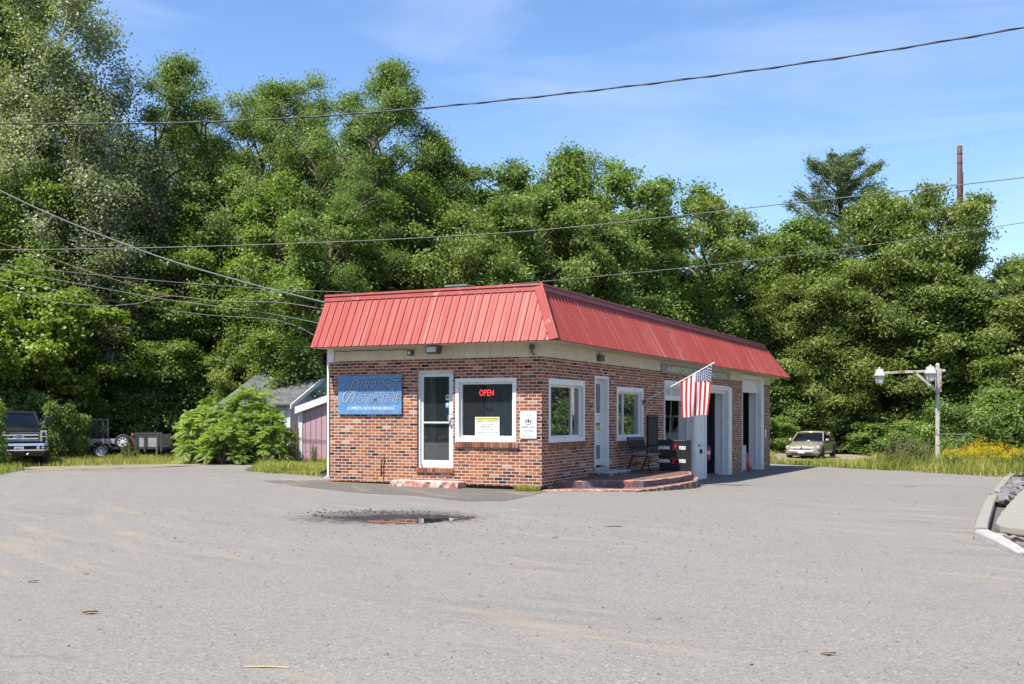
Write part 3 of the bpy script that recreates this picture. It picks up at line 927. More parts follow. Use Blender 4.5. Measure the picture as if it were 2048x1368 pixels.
# rowlock brick sill under the door
def rowlock(x0, x1, z, mapf, h=.11, n=None, out=.05):
    mb = MB(); n = n or max(3, int(abs(x1-x0)/.072)); rr = random.Random(int(x0*100)+n)
    for i in range(n):
        a = x0 + (x1-x0)*i/n + .005; b = x0 + (x1-x0)*(i+1)/n - .005
        o2 = out + rr.uniform(-.004, .004)
        p = [mapf(a, -o2, z-h), mapf(b, -o2, z-h), mapf(b, .0, z-h-.005), mapf(a, .0, z-h-.005),
             mapf(a, -o2, z-.012), mapf(b, -o2, z-.012), mapf(b, .08, z), mapf(a, .08, z)]
        mb.hexa(p, rr.choice([0, 1, 2, 3, 1, 2]))
    p = [(x0+.002, -.02, z-h+.006), (x1-.002, -.02, z-h+.006), (x1-.002, .0, z-h), (x0+.002, .0, z-h), (x0+.002, -.04, z-.018), (x1-.002, -.04, z-.018), (x1-.002, .08, z-.006), (x0+.002, .08, z-.006)]
    mb.hexa([mapf(*q) for q in p], 4)
    return mb
BRKS = [pm('sill_brick_%s' % k, c, .85, var=.2, scale=20) for k, c in zip('abcd', [(.12, .05, .04), (.22, .08, .045), (.28, .11, .06), (.30, .15, .09)])] + [pm('sill_mortar', (.42, .36, .30), .9)]
rowlock(dx0-.02, dx1+.02, dz0+.0, front_map, .09).build('sill', BRKS, DOOR)

def window(name_lbl, mapf, a0, a1, z0, z1, frame, recess, mull=(), top=None, sill=True):
    mb = MB(); t = top or frame
    def bx(p0, p1, q0, q1, r0, r1):
        mb.hexa([mapf(p0, q0, r0), mapf(p1, q0, r0), mapf(p1, q1, r0), mapf(p0, q1, r0), mapf(p0, q0, r1), mapf(p1, q0, r1), mapf(p1, q1, r1), mapf(p0, q1, r1)])
    bx(a0, a0+frame, -.015, .16, z0, z1); bx(a1-frame, a1, -.015, .16, z0, z1)
    bx(a0+frame, a1-frame, -.013, .16, z1-t, z1); bx(a0+frame, a1-frame, -.013, .16, z0, z0+frame)
    # inner sash
    f2 = frame+.045
    bx(a0+frame, a0+f2, recess-.03, recess+.03, z0+frame, z1-t); bx(a1-f2, a1-frame, recess-.03, recess+.03, z0+frame, z1-t)
    bx(a0+f2, a1-f2, recess-.03, recess+.03, z1-t-.045, z1-t); bx(a0+f2, a1-f2, recess-.03, recess+.03, z0+frame, z0+frame+.045)
    for c in mull: bx(c-.028, c+.028, recess-.03, recess+.03, z0+frame+.045, z1-t-.045)
    W = mb.build('window', M_WHITE, GARAGE, bevel=.004)
    g = MB(); g.hexa([mapf(a0+f2, recess, z0+frame+.045), mapf(a1-f2, recess, z0+frame+.045), mapf(a1-f2, recess+.006, z0+frame+.045), mapf(a0+f2, recess+.006, z0+frame+.045),
                      mapf(a0+f2, recess, z1-t-.045), mapf(a1-f2, recess, z1-t-.045), mapf(a1-f2, recess+.006, z1-t-.045), mapf(a0+f2, recess+.006, z1-t-.045)])
    g.build('pane', M_GLASS, W)
    if sill: rowlock(a0-.02, a1+.06, z0, mapf, .115).build('sill', BRKS, W)
    return W
window('f', front_map, wx0, wx1, wz0, wz1, .085, .09)
window('s', side_map, s1a, s1b, s1z0, s1z1, .10, .10, mull=(SD(1141, 800, -.1)[0],), top=.13)
window('s', side_map, s2a, s2b, s2z0, s2z1, .10, .10, mull=(SD(1244, 800, -.1)[0],), top=.12)

# side door, recessed
rec = .13
mb = MB()
def bxs(mb, a0, a1, q0, q1, r0, r1, mi=0):
    mb.hexa([side_map(a0, q0, r0), side_map(a1, q0, r0), side_map(a1, q1, r0), side_map(a0, q1, r0), side_map(a0, q0, r1), side_map(a1, q0, r1), side_map(a1, q1, r1), side_map(a0, q1, r1)], mi)
bxs(mb, sda, sda+.06, -.01, .2, sdz0-.1, sdz1); bxs(mb, sdb-.07, sdb, -.02, .2, sdz0-.16, sdz1)
bxs(mb, sda+.06, sdb-.07, -.012, .2, sdz1-.06, sdz1)
SDOOR = mb.build('door', M_WHITE, GARAGE, bevel=.004)
mb = MB()
bxs(mb, sda+.062, sda+.15, rec, rec+.05, sdz0+.03, sdz1-.062); bxs(mb, sdb-.17, sdb-.072, rec, rec+.05, sdz0+.03, sdz1-.062)
bxs(mb, sda+.15, sdb-.17, rec, rec+.05, sdz1-.18, sdz1-.062); bxs(mb, sda+.15, sdb-.17, rec, rec+.05, sdz0+.03, sdz0+.18)
mb.build('stile', M_ALU, SDOOR, bevel=.003)
mb = MB(); bxs(mb, sda+.15, sdb-.17, rec+.02, rec+.026, sdz0+.18, sdz1-.18); mb.build('pane', M_GLASS, SDOOR)
M_PAPER = pm('paper', (.76, .77, .76), .8, var=.03)
M_YELLOWP = pm('yellow_paper', (.62, .55, .04), .7, var=.05)
M_INK = pm('black_ink', (.03, .03, .035), .6, var=.1)
def side_paper(u0, u1, v0, v1, q, lines, yellow):
    y0, z1 = SD(u0, v0, -q); y1 = SD(u1, v0, -q)[0]; z0 = SD(u0, v1, -q)[1]
    mb = MB(); bxs(mb, y0, y1, q-.004, q-.001, z0, z1)
    P_ = mb.build('notice', M_PAPER, SDOOR)
    if yellow:
        mb = MB(); bxs(mb, y0+.01, y1-.01, q-.007, q-.0045, z1-.10, z1-.01); mb.build('heading', M_YELLOWP, P_)
    mb = MB(); h = (z1-z0)/(len(lines)+1)
    for i, s_ in enumerate(lines):
        zc = z1 - h*(i+1)
        letters(mb, lambda a, b: (-(q-.0085), (y0+y1)/2 + a, zc + b), s_, w=(y1-y0)*.82, h=h*.45)
    mb.build('lettering', M_INK, P_, fix=False)
NOTICE = ['ATTENTION CUSTOMERS', 'AIRPORT AUTOMOTIVE', 'WILL CLOSE', 'PERMANENTLY', 'AUGUST 30th', 'THANK YOU FOR YOUR', 'PATRONAGE!']
side_paper(1188.5, 1202, 826, 845, rec+.02, ['OPEN', 'MON-FRI', '8-5'], False)
side_paper(1188, 1201, 852, 890, rec+.02, NOTICE, True)
mb = MB(); bxs(mb, sda-.02, sdb-.02, -.03, .2, sdz0-.16, sdz0-.0); mb.build('threshold', M_CONC, SDOOR)

# bay frames, raised doors
def bay(a0, a1, z1, jw, trim, z0):
    mb = MB()
    dj = .46
    bxs(mb, a1-.05, a1, -.02, dj, z0, z1); bxs(mb, a0, a0+.05, -.02, dj, z0, z1)
    bxs(mb, a0+.05, a1-.05, -.022, dj, z1-.06, z1)
    bxs(mb, a1+.001, a1+trim, -.035, .0, z0, z1+.05); bxs(mb, a0-.03, a0-.001, -.03, .0, z0, z1+.05)
    bxs(mb, a0, a1, -.034, .0, z1+.001, z1+.09)
    bxs(mb, a1-.075, a1-.051, .17, .21, z0, z1-.07)
    return mb.build('bay_frame', M_WHITE, GARAGE, bevel=.004)
def overhead(a0, a1, z0, z1, q, tilt=.0, lite=True):
    """the lowest section of a sectional door hanging in the opening"""
    mb = MB(); g = MB()
    fr_ = .09
    def P(a, dq, z):
        return side_map(a, q + dq + (z-z0)*tilt, z)
    def bx(p0, p1, r0, r1, t0=0., t1=.04, m=mb):
        m.hexa([P(p0, t0, r0), P(p1, t0, r0), P(p1, t1, r0), P(p0, t1, r0), P(p0, t0, r1), P(p1, t0, r1), P(p1, t1, r1), P(p0, t1, r1)])
    bx(a0, a1, z0, z0+.14)
    if lite:
        bx(a0, a1, z1-.05, z1)
        n = 3
        for i in range(n+1):
            c = a0 + (a1-a0)*i/n
            c0, c1 = max(a0, c-.05), min(a1, c+.05)
            bx(c0, c1, z0+.14, z1-.05)
        bx(a0, a1, z0+.14, z1-.05, .012, .03, g)
    else:
        bx(a0, a1, z0+.14, z1, .008, .04)
        n = 5
        for i in range(n+1):
            c = a0 + (a1-a0)*i/n
            bx(max(a0, c-.02), min(a1, c+.02), z0+.14, z1, .0, .04)
    O = mb.build('overhead_door', M_WHITE, GARAGE, bevel=.003)
    if lite: g.build('pane', pm('milky_glazing', (.46, .47, .46), .3, var=.12, scale=4), O)
bay(b1a, b1b, bz1, .05, .0, -.47); bay(b2a, b2b, bz1, .05, SD(1462, 800)[0]-b2b, -.53)
bay(b3a, b3b, 2.92, .05, SD(1526, 800)[0]-b3b, -.57)
overhead(b1a+.06, b1b-.09, 1.95, 2.36, .10, .0, True)
overhead(b3a+.06, b3b-.09, 2.36, 2.85, .10, .12, False)
overhead(b2a+.06, b2b-.09, 2.25, 2.36, .10, .0, False)
# white panelled pier between the first and second bay, brick behind it
mb = MB(); pa, pb = b1b+.002, b2a-.002
bxs(mb, pa, pb-.24, -.06, -.001, -.50, bz1+.09); bxs(mb, pb-.22, pb, -.075, -.001, -.55, bz1+.09)
nz = 6
for i in range(nz):
    z0_ = -.38 + i*.47
    bxs(mb, pa+.16, pb-.40, -.068, -.0601, z0_, z0_+.04); bxs(mb, pa+.16, pb-.40, -.068, -.0601, z0_+.12, z0_+.14)
bxs(mb, pa+.05, pa+.09, -.072, -.0601, -.5, bz1)
PIER = mb.build('pier_panel', M_WHITE, GARAGE, bevel=.004)
mb = MB(); y_, z_ = SD(1397.5, 903); bxs(mb, y_-.10, y_+.10, -.09, -.061, z_-.06, z_+.07)
mb.build('lock_plate', M_BLACKMATT, PIER)
y_ -= .25; mb = MB(); bxs(mb, y_-.04, y_+.04, -.10, -.061, z_+.16, z_+.24); bxs(mb, y_+.1, y_+.5, -.07, -.061, z_+.17, z_+.19)
mb.build('latch', M_STEEL, PIER)

# ------------------------------------------------------------------ things fixed to and standing round the garage
GROT = math.atan2(AX[1], AX[0])
def gthing(name, label, cat, x, y, z, rz=0.0, group=None):
    X, Y = loc2w(x, y)
    return thing(name, label, cat, (X, Y, z), GROT + rz, group)

# --- blue painted board
x0, z1 = FR(679, 752); x1, z0 = FR(805, 828.5)
xc, zc = (x0+x1)/2, (z0+z1)/2; W_, H_ = x1-x0, z1-z0
T = gthing('wall_sign', 'faded blue painted board with slanted outlined lettering on the brick front wall', 'sign', xc, -.035, zc)
M_BLUE = pm('faded_blue_paint', (.085, .215, .42), .6, var=.12, scale=3, dirt=(.19, .33, .50), dirt_at=(.45, .8))
mb = MB(); mb.box(-W_/2, W_/2, -.012, .012, -H_/2, H_/2); mb.build('panel', M_BLUE, T)
M_OUTL = pm('dark_blue_outline', (.035, .075, .17), .7, var=.3, scale=30)
M_FADE = pm('faded_letter_paint', (.29, .32, .36), .7, var=.2, scale=14, dirt=(.13, .25, .46), dirt_at=(.5, .72))
M_WLET = pm('white_letter_paint', (.80, .82, .84), .6, var=.06, scale=9, dirt=(.25, .45, .70), dirt_at=(.52, .66), dscale=11)
def flat(cx, cz, d):
    return lambda a, b: (cx + a, -.012 - d, cz + b)
mo = MB(); mf = MB()
for body, cx, cz, ww, hh in (('IRPORT', .27, .22, 1.0, .29), ('UTOMOTIVE', .22, -.09, 1.05, .23)):
    letters(mo, flat(cx*W_/1.58, cz*H_/.96, .0015), body, shear=.28, fat=.045, w=(ww+.03)*W_/1.58, h=(hh+.035)*H_/.96)
    letters(mf, flat(cx*W_/1.58, cz*H_/.96, .003), body, shear=.28, w=ww*W_/1.58, h=hh*H_/.96)
# the two tall initials with their loop
def stroke(mb, pts, wd, d):
    n = len(pts); L = []; Rr = []
    for i, p in enumerate(pts):
        a = np.array(pts[max(i-1, 0)]); b = np.array(pts[min(i+1, n-1)])
        t = (b-a)/max(np.linalg.norm(b-a), 1e-6); nn = np.array([-t[1], t[0]])*wd/2
        L.append(np.array(p)+nn); Rr.append(np.array(p)-nn)
    vs = [(p[0]*W_/1.58, -.012-d, p[1]*H_/.96) for p in L+Rr]
    mb.add(vs, [(i, i+1, n+i+1, n+i) for i in range(n-1)])
initA = [(-.62, -.20), (-.68, -.10), (-.66, .02), (-.58, .09), (-.50, .12), (-.45, .25), (-.40, .35), (-.33, .385), (-.27, .34), (-.28, .24), (-.33, .09)]
leg2 = [(-.50, .10), (-.36, .095)]
initB = [(-.62, -.20), (-.56, -.13), (-.50, -.01), (-.42, .06), (-.36, .04), (-.41, -.08), (-.45, -.19)]
for pts in (initA, leg2, initB):
    stroke(mo, pts, .075, .0015); stroke(mf, pts, .045, .003)
stroke(mo, [(.60, .36), (.76, .36)], .065, .0015); stroke(mf, [(.60, .36), (.755, .36)], .035, .003)
mo.build('lettering', M_OUTL, T, fix=False); mf.build('lettering', M_FADE, T, fix=False)
mb = MB(); letters(mb, flat(.03, -.30, .002), 'COMPLETE AUTO REPAIR SERVICE', w=1.17*W_/1.58, h=.066)
mb.build('lettering', M_WLET, T, fix=False)

# --- inspection plate
x0, z1 = FR(1041.5, 823); x1, z0 = FR(1074, 877); xc, zc = (x0+x1)/2, (z0+z1)/2; W_, H_ = x1-x0, z1-z0
T = gthing('inspection_sign', 'white metal plate reading motor vehicle inspection station beside the front window', 'sign', xc, -.02, zc)
M_PLATE = pm('white_plate', (.80, .80, .79), .35, var=.04)
mb = MB(); mb.box(-W_/2, W_/2, -.004, .004, -H_/2, H_/2); mb.build('panel', M_PLATE, T, bevel=.003)
mb = MB()
def f2(cz, d=.0015): return lambda a, b: (a, -.004 - d, cz + b)
letters(mb, f2(H_*.36), 'MOTOR VEHICLE', w=W_*.74, h=H_*.055)
letters(mb, f2(-H_*.085), 'INSPECTION', w=W_*.80, h=H_*.085, fat=.02)
letters(mb, f2(-H_*.22), 'STATION', w=W_*.56, h=H_*.08, fat=.02)
letters(mb, f2(-H_*.335), 'AUTHORIZED BY', w=W_*.58, h=H_*.04)
letters(mb, f2(-H_*.41), 'Maine State Police', w=W_*.72, h=H_*.05)
# coat of arms: shield between two supporters, star above, ribbon below
for poly in ([(-.03, .05), (.03, .05), (.03, -.01), (0, -.045), (-.03, -.01)], [(-.09, .035), (-.06, .06), (-.045, .0), (-.055, -.05), (-.085, -.04), (-.075, .0)],
             [(.09, .035), (.06, .06), (.045, .0), (.055, -.05), (.085, -.04), (.075, .0)], [(-.07, -.06), (.07, -.06), (.05, -.078), (-.05, -.078)],
             [(0, .105), (.008, .085), (.025, .085), (.012, .073), (0, .068), (-.012, .073), (-.025, .085), (-.008, .085)]):
    k = H_/.66
    mb.add([(p[0]*k, -.0057, H_*.13 + p[1]*k) for p in poly], [tuple(range(len(poly)))])
mb.add([(a, -.0055, b) for a, b in ((-W_*.44, H_*.455), (W_*.44, H_*.455), (W_*.44, H_*.445), (-W_*.44, H_*.445))], [(0, 1, 2, 3)])
mb.add([(a, -.0055, b) for a, b in ((-W_*.44, -H_*.455), (W_*.44, -H_*.455), (W_*.44, -H_*.445), (-W_*.44, -H_*.445))], [(0, 1, 2, 3)])
mb.build('lettering', M_INK, T, fix=False)

# --- closing notice inside the front window, neon sign behind the glass
qn = .115
x0, z1 = FR(952, 834, qn); x1, z0 = FR(1000.5, 873.5, qn); xc, zc = (x0+x1)/2, (z0+z1)/2; W_, H_ = x1-x0, z1-z0
T = gthing('closing_notice', 'white paper closing notice with yellow heading in the lower front window', 'notice', xc, .075, zc)
mb = MB(); mb.box(-W_/2, W_/2, -.003, .0, -H_/2, H_/2); mb.build('panel', M_PAPER, T)
mb = MB(); mb.box(-W_/2+.01, W_/2-.01, -.0045, -.0032, H_/2-.075, H_/2-.012); mb.build('heading', M_YELLOWP, T)
mb = MB(); h = H_/(len(NOTICE)+.2)
for i, s_ in enumerate(NOTICE):
    zz = H_/2 - h*(i+.62)
    wd = W_*[.92, .84, .46, .56, .5, .86, .5][i]
    letters(mb, lambda a, b: (a, -.0055, zz + b), s_, w=wd, h=h*.52, fat=.01)
mb.build('lettering', M_INK, T, fix=False)
xo, zo = FR(973, 785.5, .16)
T = gthing('neon_sign', 'red glowing OPEN neon sign hanging inside the front window', 'sign', xo, .16, zo)
M_NEON = pm('red_neon', (.9, .08, .06), .4, emit=((1.0, .05, .045), 1.9))
mb = MB(); letters(mb, lambda a, b: (a, .0, b), 'OPEN', w=.345, h=.135, fat=.0)
mb.build('tube_lettering', M_NEON, T, fix=False)
mb = MB()
for xx in (-.11, .0, .11): mb.tube([(xx, .02, -.09), (xx+.01, .02, -.34)], .004, 5)
mb.box(-.13, .14, .0, .05, -.40, -.34); mb.box(-.2, .2, .012, .02, -.09, .09)
mb.build('mount', M_BLACKMATT, T)

# --- grey board on the side fascia, half hidden by the flag
y0, z1 = SD(1322, 722, .03); y1, _ = SD(1459, 741, .03); z0 = SD(1322, 742, .03)[1]
yc, zc = (y0+y1)/2, (z0+z1)/2 + .0; W_, H_ = y1-y0, .25
T = gthing('fascia_sign', 'long grey board with faded cream lettering on the side fascia behind the flag', 'sign', .045, yc, 2.83, PI/2)
M_GREYB = pm('grey_board', (.27, .29, .28), .8, var=.15, scale=6)
M_CREAML = pm('cream_letter_paint', (.64, .60, .47), .8, var=.12, scale=18)
mb = MB(); mb.box(-W_/2, W_/2, -.012, .012, -H_/2, H_/2); mb.build('panel', M_GREYB, T)
mb = MB(); letters(mb, lambda a, b: (a, -.0135, b), 'AIRPORT AUTOMOTIVE', w=W_*.88, h=.165, fat=.02, shear=.08)
mb.build('lettering', M_CREAML, T, fix=False)

# --- small fittings
fx, fz = FR(868, 692, -.25)
T = gthing('flood_light', 'brown flood light hung under the front eave', 'light', fx, -.25, 2.99)
M_BRONZE = pm('bronze_metal', (.10, .085, .07), .45, metal=.3)
mb = MB(); mb.hexa([(-.14, -.13, -.13), (.14, -.13, -.13), (.14, .06, -.15), (-.14, .06, -.15), (-.16, -.10, .02), (.16, -.10, .02), (.16, .10, .02), (-.16, .10, .02)])
mb.build('housing', M_BRONZE, T, bevel=.006)
mb = MB(); mb.hexa([(-.11, -.136, -.115), (.11, -.136, -.115), (.11, -.125, -.115), (-.11, -.125, -.115), (-.12, -.118, .0), (.12, -.118, .0), (.12, -.105, .0), (-.12, -.105, .0)])
mb.build('lens', pm('frosted_lens', (.55, .55, .52), .2), T)
jx, jz = FR(822, 706, -.03)
T = gthing('doorbell_box', 'small brown junction box on the cream fascia above the blue board', 'box', jx, -.05, jz)
mb = MB(); mb.box(-.075, .075, -.03, .03, -.06, .06); mb.build('housing', M_BRONZE, T, bevel=.006)
mb = MB(); mb.lathe([(.035, -.038), (.03, -.028)], 14, axis='y', o=(-.02, 0, 0)); mb.build('knockout', M_WHITE, T)
jx, jz = FR(1065, 700, -.05)
T = gthing('security_light', 'small dark sensor lamp on the fascia near the roof corner', 'light', jx, -.03, jz)
mb = MB(); mb.lathe([(.02, .0), (.055, .02), (.06, .07), (.045, .11), (.0, .12)], 14, o=(0, -.06, -.0)); mb.build('head', M_BRONZE, T, smooth=True)
mb = MB(); mb.tube([(0, -.06, .0), (.01, -.05, -.06), (.03, .0, -.10)], .018, 8); mb.tube([(-.02, -.06, -.02), (-.07, -.03, -.09)], .006, 6); mb.build('bracket', M_BRONZE, T)
yb, zb_ = SD(1201, 716, .05)
T = gthing('number_box', 'small dark square lamp box on the side fascia above the side door', 'light', .06, yb, zb_, PI/2)
mb = MB(); mb.box(-.17, .17, -.04, .04, -.075, .075); mb.build('housing', M_BRONZE, T, bevel=.008)
mb = MB(); mb.lathe([(.045, -.05), (.045, -.04)], 14, axis='y'); mb.build('lens', pm('smoked_lens', (.16, .15, .14), .2), T)
ya, z1 = SD(1293, 831); yb, z0 = SD(1312, 912)
T = gthing('blackboard', 'tall black metal panel on the side wall behind the bench', 'panel', .02, (ya+yb)/2, (z0+z1)/2, PI/2)
mb = MB(); mb.box(-(yb-ya)/2, (yb-ya)/2, -.03, .015, -(z1-z0)/2, (z1-z0)/2); mb.build('panel', M_BLACKMATT, T, bevel=.01)
mb = MB(); q = .03; a_, b_2 = (yb-ya)/2, (z1-z0)/2
for p in ((-a_, -a_+q, -b_2, b_2), (a_-q, a_, -b_2, b_2), (-a_+q, a_-q, b_2-q, b_2), (-a_+q, a_-q, -b_2, -b_2+q)): mb.box(p[0], p[1], -.042, -.0302, p[2], p[3])
mb.build('frame', M_BLACK, T)
yt, ztm = SD(1530.5, 867)
T = gthing('wall_thermometer', 'narrow white plate on the last brick pier', 'plate', .012, yt, ztm, PI/2)
mb = MB(); mb.box(-.10, .10, -.01, .01, -.16, .16); mb.build('panel', M_PLATE, T, bevel=.004)
mb = MB(); mb.box(-.012, .012, -.0125, -.0102, -.12, .12); mb.build('tube', M_STEEL, T)
px_, pz_ = FR(766, 920); _, pz2 = FR(766, 953)
T = gthing('wall_pipe', 'short dark hooked pipe on the front wall left of the door', 'pipe', px_, -.03, 0)
mb = MB(); mb.tube([(.03, .03, pz_+.07), (.03, -.02, pz_+.06), (.0, -.02, pz_), (-.01, -.02, pz2)], .016, 8); mb.build('pipe', M_BRONZE, T, smooth=True)
px_, _ = FR(1039, 970)
T = gthing('drain_pipe', 'stub of grey pipe below the front wall near the corner', 'pipe', px_, -.03, -.06)
mb = MB(); mb.tube([(0, .05, .09), (0, 0, .08), (0, 0, -.03)], .018, 8); mb.build('pipe', M_STEEL, T, smooth=True)
T = gthing('drip_cable', 'thin black cable looped along the top of the cream fascia', 'cable', -L0+.2, -.045, 2.98)
mb = MB(); mb.tube([(i*.24, -.0, -.02*math.sin(i*1.3)**2 - .0*i) for i in range(9)], .007, 5); mb.build('cable', M_BLACKMATT, T)

# --- doorstep and painted porch
PEEL = {}
def peel_mat(name, base, cols, scale=7.0):
    m, n, l, b = nt(name)
    tc = n.new('ShaderNodeTexCoord'); prev = None
    c = None
    for i, (col, th) in enumerate(cols):
        no = n.new('ShaderNodeTexNoise'); no.inputs['Scale'].default_value = scale*(1+.37*i); no.inputs['Detail'].default_value = 8
        no.inputs['Roughness'].default_value = .72
        mp = n.new('ShaderNodeMapping'); mp.inputs['Location'].default_value = (3.1*i, 7.7*i, 1.3*i)
        l.new(tc.outputs['Object'], mp.inputs['Vector']); l.new(mp.outputs[0], no.inputs['Vector'])
        mr = n.new('ShaderNodeMapRange'); mr.inputs['From Min'].default_value = th; mr.inputs['From Max'].default_value = th+.025
        l.new(no.outputs['Fac'], mr.inputs['Value'])
        mx = n.new('ShaderNodeMix'); mx.data_type = 'RGBA'; mx.inputs[7].default_value = (*col, 1)
        l.new(mr.outputs['Result'], mx.inputs[0])
        if c is None: mx.inputs[6].default_value = (*base, 1)
        else: l.new(c, mx.inputs[6])
        c = mx.outputs[2]
    l.new(c, b.inputs['Base Color']); b.inputs['Roughness'].default_value = .8
    return m
M_PEEL1 = peel_mat('peeling_red_step', (.45, .22, .17), [((.50, .44, .40), .50), ((.40, .12, .09), .52), ((.40, .38, .37), .57), ((.30, .10, .08), .63)], 6)
M_PEEL2 = peel_mat('peeling_porch_paint', (.17, .06, .05), [((.09, .115, .16), .49), ((.24, .07, .055), .53), ((.22, .23, .24), .57), ((.04, .035, .035), .60), ((.06, .15, .17), .64)], 5)
M_PEEL3 = peel_mat('peeling_lower_step', (.26, .22, .19), [((.05, .04, .035), .48), ((.30, .075, .06), .54), ((.46, .43, .40), .57), ((.11, .13, .18), .62)], 8)
M_PTOP = peel_mat('worn_porch_top', (.12, .06, .045), [((.17, .09, .065), .5), ((.10, .055, .045), .54), ((.20, .18, .16), .62)], 4)
M_PEDGE_LIT = peel_mat('sunlit_worn_nosing', (.31, .135, .09), [((.40, .27, .20), .52), ((.20, .09, .07), .58)], 9)  # flaking paint, brightened: sunlight on the top edges is put into the colour
def slab(mb, poly, z0, z1, rng_, nos=True):
    """a rough edged slab: sides (0), top (1), nosing strip (2)"""
    n = len(poly)
    cx = sum(p[0] for p in poly)/n; cy = sum(p[1] for p in poly)/n
    jit = [(p[0]+rng_.normal(0, .008), p[1]+rng_.normal(0, .008)) for p in poly]
    low = [(p[0]+rng_.normal(0, .015), p[1]+rng_.normal(0, .015)) for p in poly]
    inn = [(p[0]+(cx-p[0])*.05, p[1]+(cy-p[1])*.05) for p in jit]
    vs = [(x, y, z0) for x, y in low] + [(x, y, z1-.02+rng_.normal(0, .006)) for x, y in jit] + [(x, y, z1) for x, y in inn]
    fs = [(i, (i+1) % n, n+(i+1) % n, n+i) for i in range(n)]
    mb.add(vs, fs, 0)
    k = len(mb.v) - len(vs)
    mb.f += [tuple(a+k for a in (n+i, n+(i+1) % n, 2*n+(i+1) % n, 2*n+i)) for i in range(n)]; mb.m += [2]*n
    mb.f.append(tuple(k+2*n+i for i in range(n))); mb.m.append(1)
sx0, _ = FR(800, 960, -.0); sx1, _ = FR(932, 960)
T = gthing('door_step', 'low worn red and white concrete step in front of the glass front door', 'step', (sx0+sx1)/2, 0, 0)
mb = MB(); slab(mb, jitter_poly([(-(sx1-sx0)/2, -.42), ((sx1-sx0)/2+.02, -.40), ((sx1-sx0)/2, -.01), (-(sx1-sx0)/2, -.01)], .12, .008, rng), -.06, .10, rng)
mb.build('step', [M_PEEL1, M_CONC, M_PEEL1], T)
T = gthing('porch', 'two-tier painted porch of peeling red and blue concrete at the side door', 'porch', 0, 0, 0)
UP = [(.03, .62), (.85, 1.12), (1.68, 1.62), (1.86, 2.9), (1.95, 4.4), (1.62, 5.6), (1.15, 7.0), (.01, 7.3)]
LOWP = [(.02, -.12), (.85, .42), (1.80, .98), (2.02, 2.6), (2.06, 4.4), (1.78, 5.7), (1.28, 7.25), (.01, 7.6)]
mb = MB(); slab(mb, jitter_poly(LOWP, .16, .012, rng), -.5, -.035, rng); LO_ = mb.build('lower_step', [M_PEEL3, M_PTOP, M_PEDGE_LIT], T)
mb = MB(); slab(mb, jitter_poly(UP, .18, .01, rng), -.06, .115, rng); mb.build('upper_step', [M_PEEL2, M_PTOP, M_PEDGE_LIT], T)
T = gthing('side_door_step', 'grey concrete slab with flaking paint under the side door', 'step', 0, 0, 0)
mb = MB(); slab(mb, jitter_poly([(.011, sda-.35), (.48, sda-.5), (.58, sda+.3), (.50, sdb+.25), (.011, sdb+.35)], .12, .015, rng), .11, .205, rng)
mb.build('step', [M_PEEL3, M_CONC, M_CONC], T)

# --- bench with iron ends
T = gthing('garden_bench', 'weathered garden bench with curved black iron ends on the porch', 'bench', .24, 5.25, .115, PI/2)
# local: x along the seat, -y away from the wall, wall at y = 0
M_IRON = pm('black_iron', (.03, .03, .032), .5, metal=.4, var=.2)
M_SLAT = pm('grey_weathered_slat', (.22, .19, .17), .75, var=.25, scale=14)
bl = .58
def yz(x, pts): return [(x, -p[0], p[1]) for p in pts]
for sx in (-bl, bl):
    e = MB()
    e.tube(yz(sx, [(.02, .86), (.06, .72), (.13, .52), (.16, .42), (.14, .3), (.06, .12), (.0, .0)]), .021, 7)
    e.tube(yz(sx, [(.16, .42), (.35, .40), (.56, .42), (.60, .36), (.56, .24), (.58, .1), (.66, .0)]), .021, 7)
    e.tube(yz(sx, [(.11, .60), (.25, .64), (.45, .63), (.56, .57), (.55, .5), (.52, .42)]), .018, 7)
    e.tube(yz(sx, [(.09, .15), (.3, .24), (.57, .16)]), .013, 6)
    e.tube(yz(sx, [(.25, .42), (.30, .52), (.38, .53), (.42, .47), (.37, .43)]), .010, 6)
    e.build('end_frame', M_IRON, T, smooth=True)
for k in range(5):
    s_ = MB(); yy = .19 + k*.085; s_.box(-bl-.02, bl+.02, -yy-.033, -yy+.033, .415, .44); s_.build('slat', M_SLAT, T, bevel=.004)
b_ = MB()
def bk(t): return (.02+.125*(1-t), .50 + .36*t)
for t0, t1 in ((.86, 1.0), (.0, .12)):
    a, c = bk(t0), bk(t1)
    b_.hexa([(-bl, -a[0]-.012, a[1]), (bl, -a[0]-.012, a[1]), (bl, -a[0]+.012, a[1]), (-bl, -a[0]+.012, a[1]), (-bl, -c[0]-.012, c[1]), (bl, -c[0]-.012, c[1]), (bl, -c[0]+.012, c[1]), (-bl, -c[0]+.012, c[1])])
for k in range(13):
    xx = -bl + .05 + k*(2*bl-.1)/12
    a, c, dd = bk(.12), bk(.86), .05
    b_.tube([(xx, -a[0], a[1]), (xx+dd, -bk(.45)[0], bk(.45)[1]), (xx, -c[0], c[1])], .011, 5)
    b_.tube([(xx, -a[0], a[1]), (xx-dd, -bk(.45)[0], bk(.45)[1]), (xx, -c[0], c[1])], .011, 5)
b_.build('backrest', M_IRON, T)

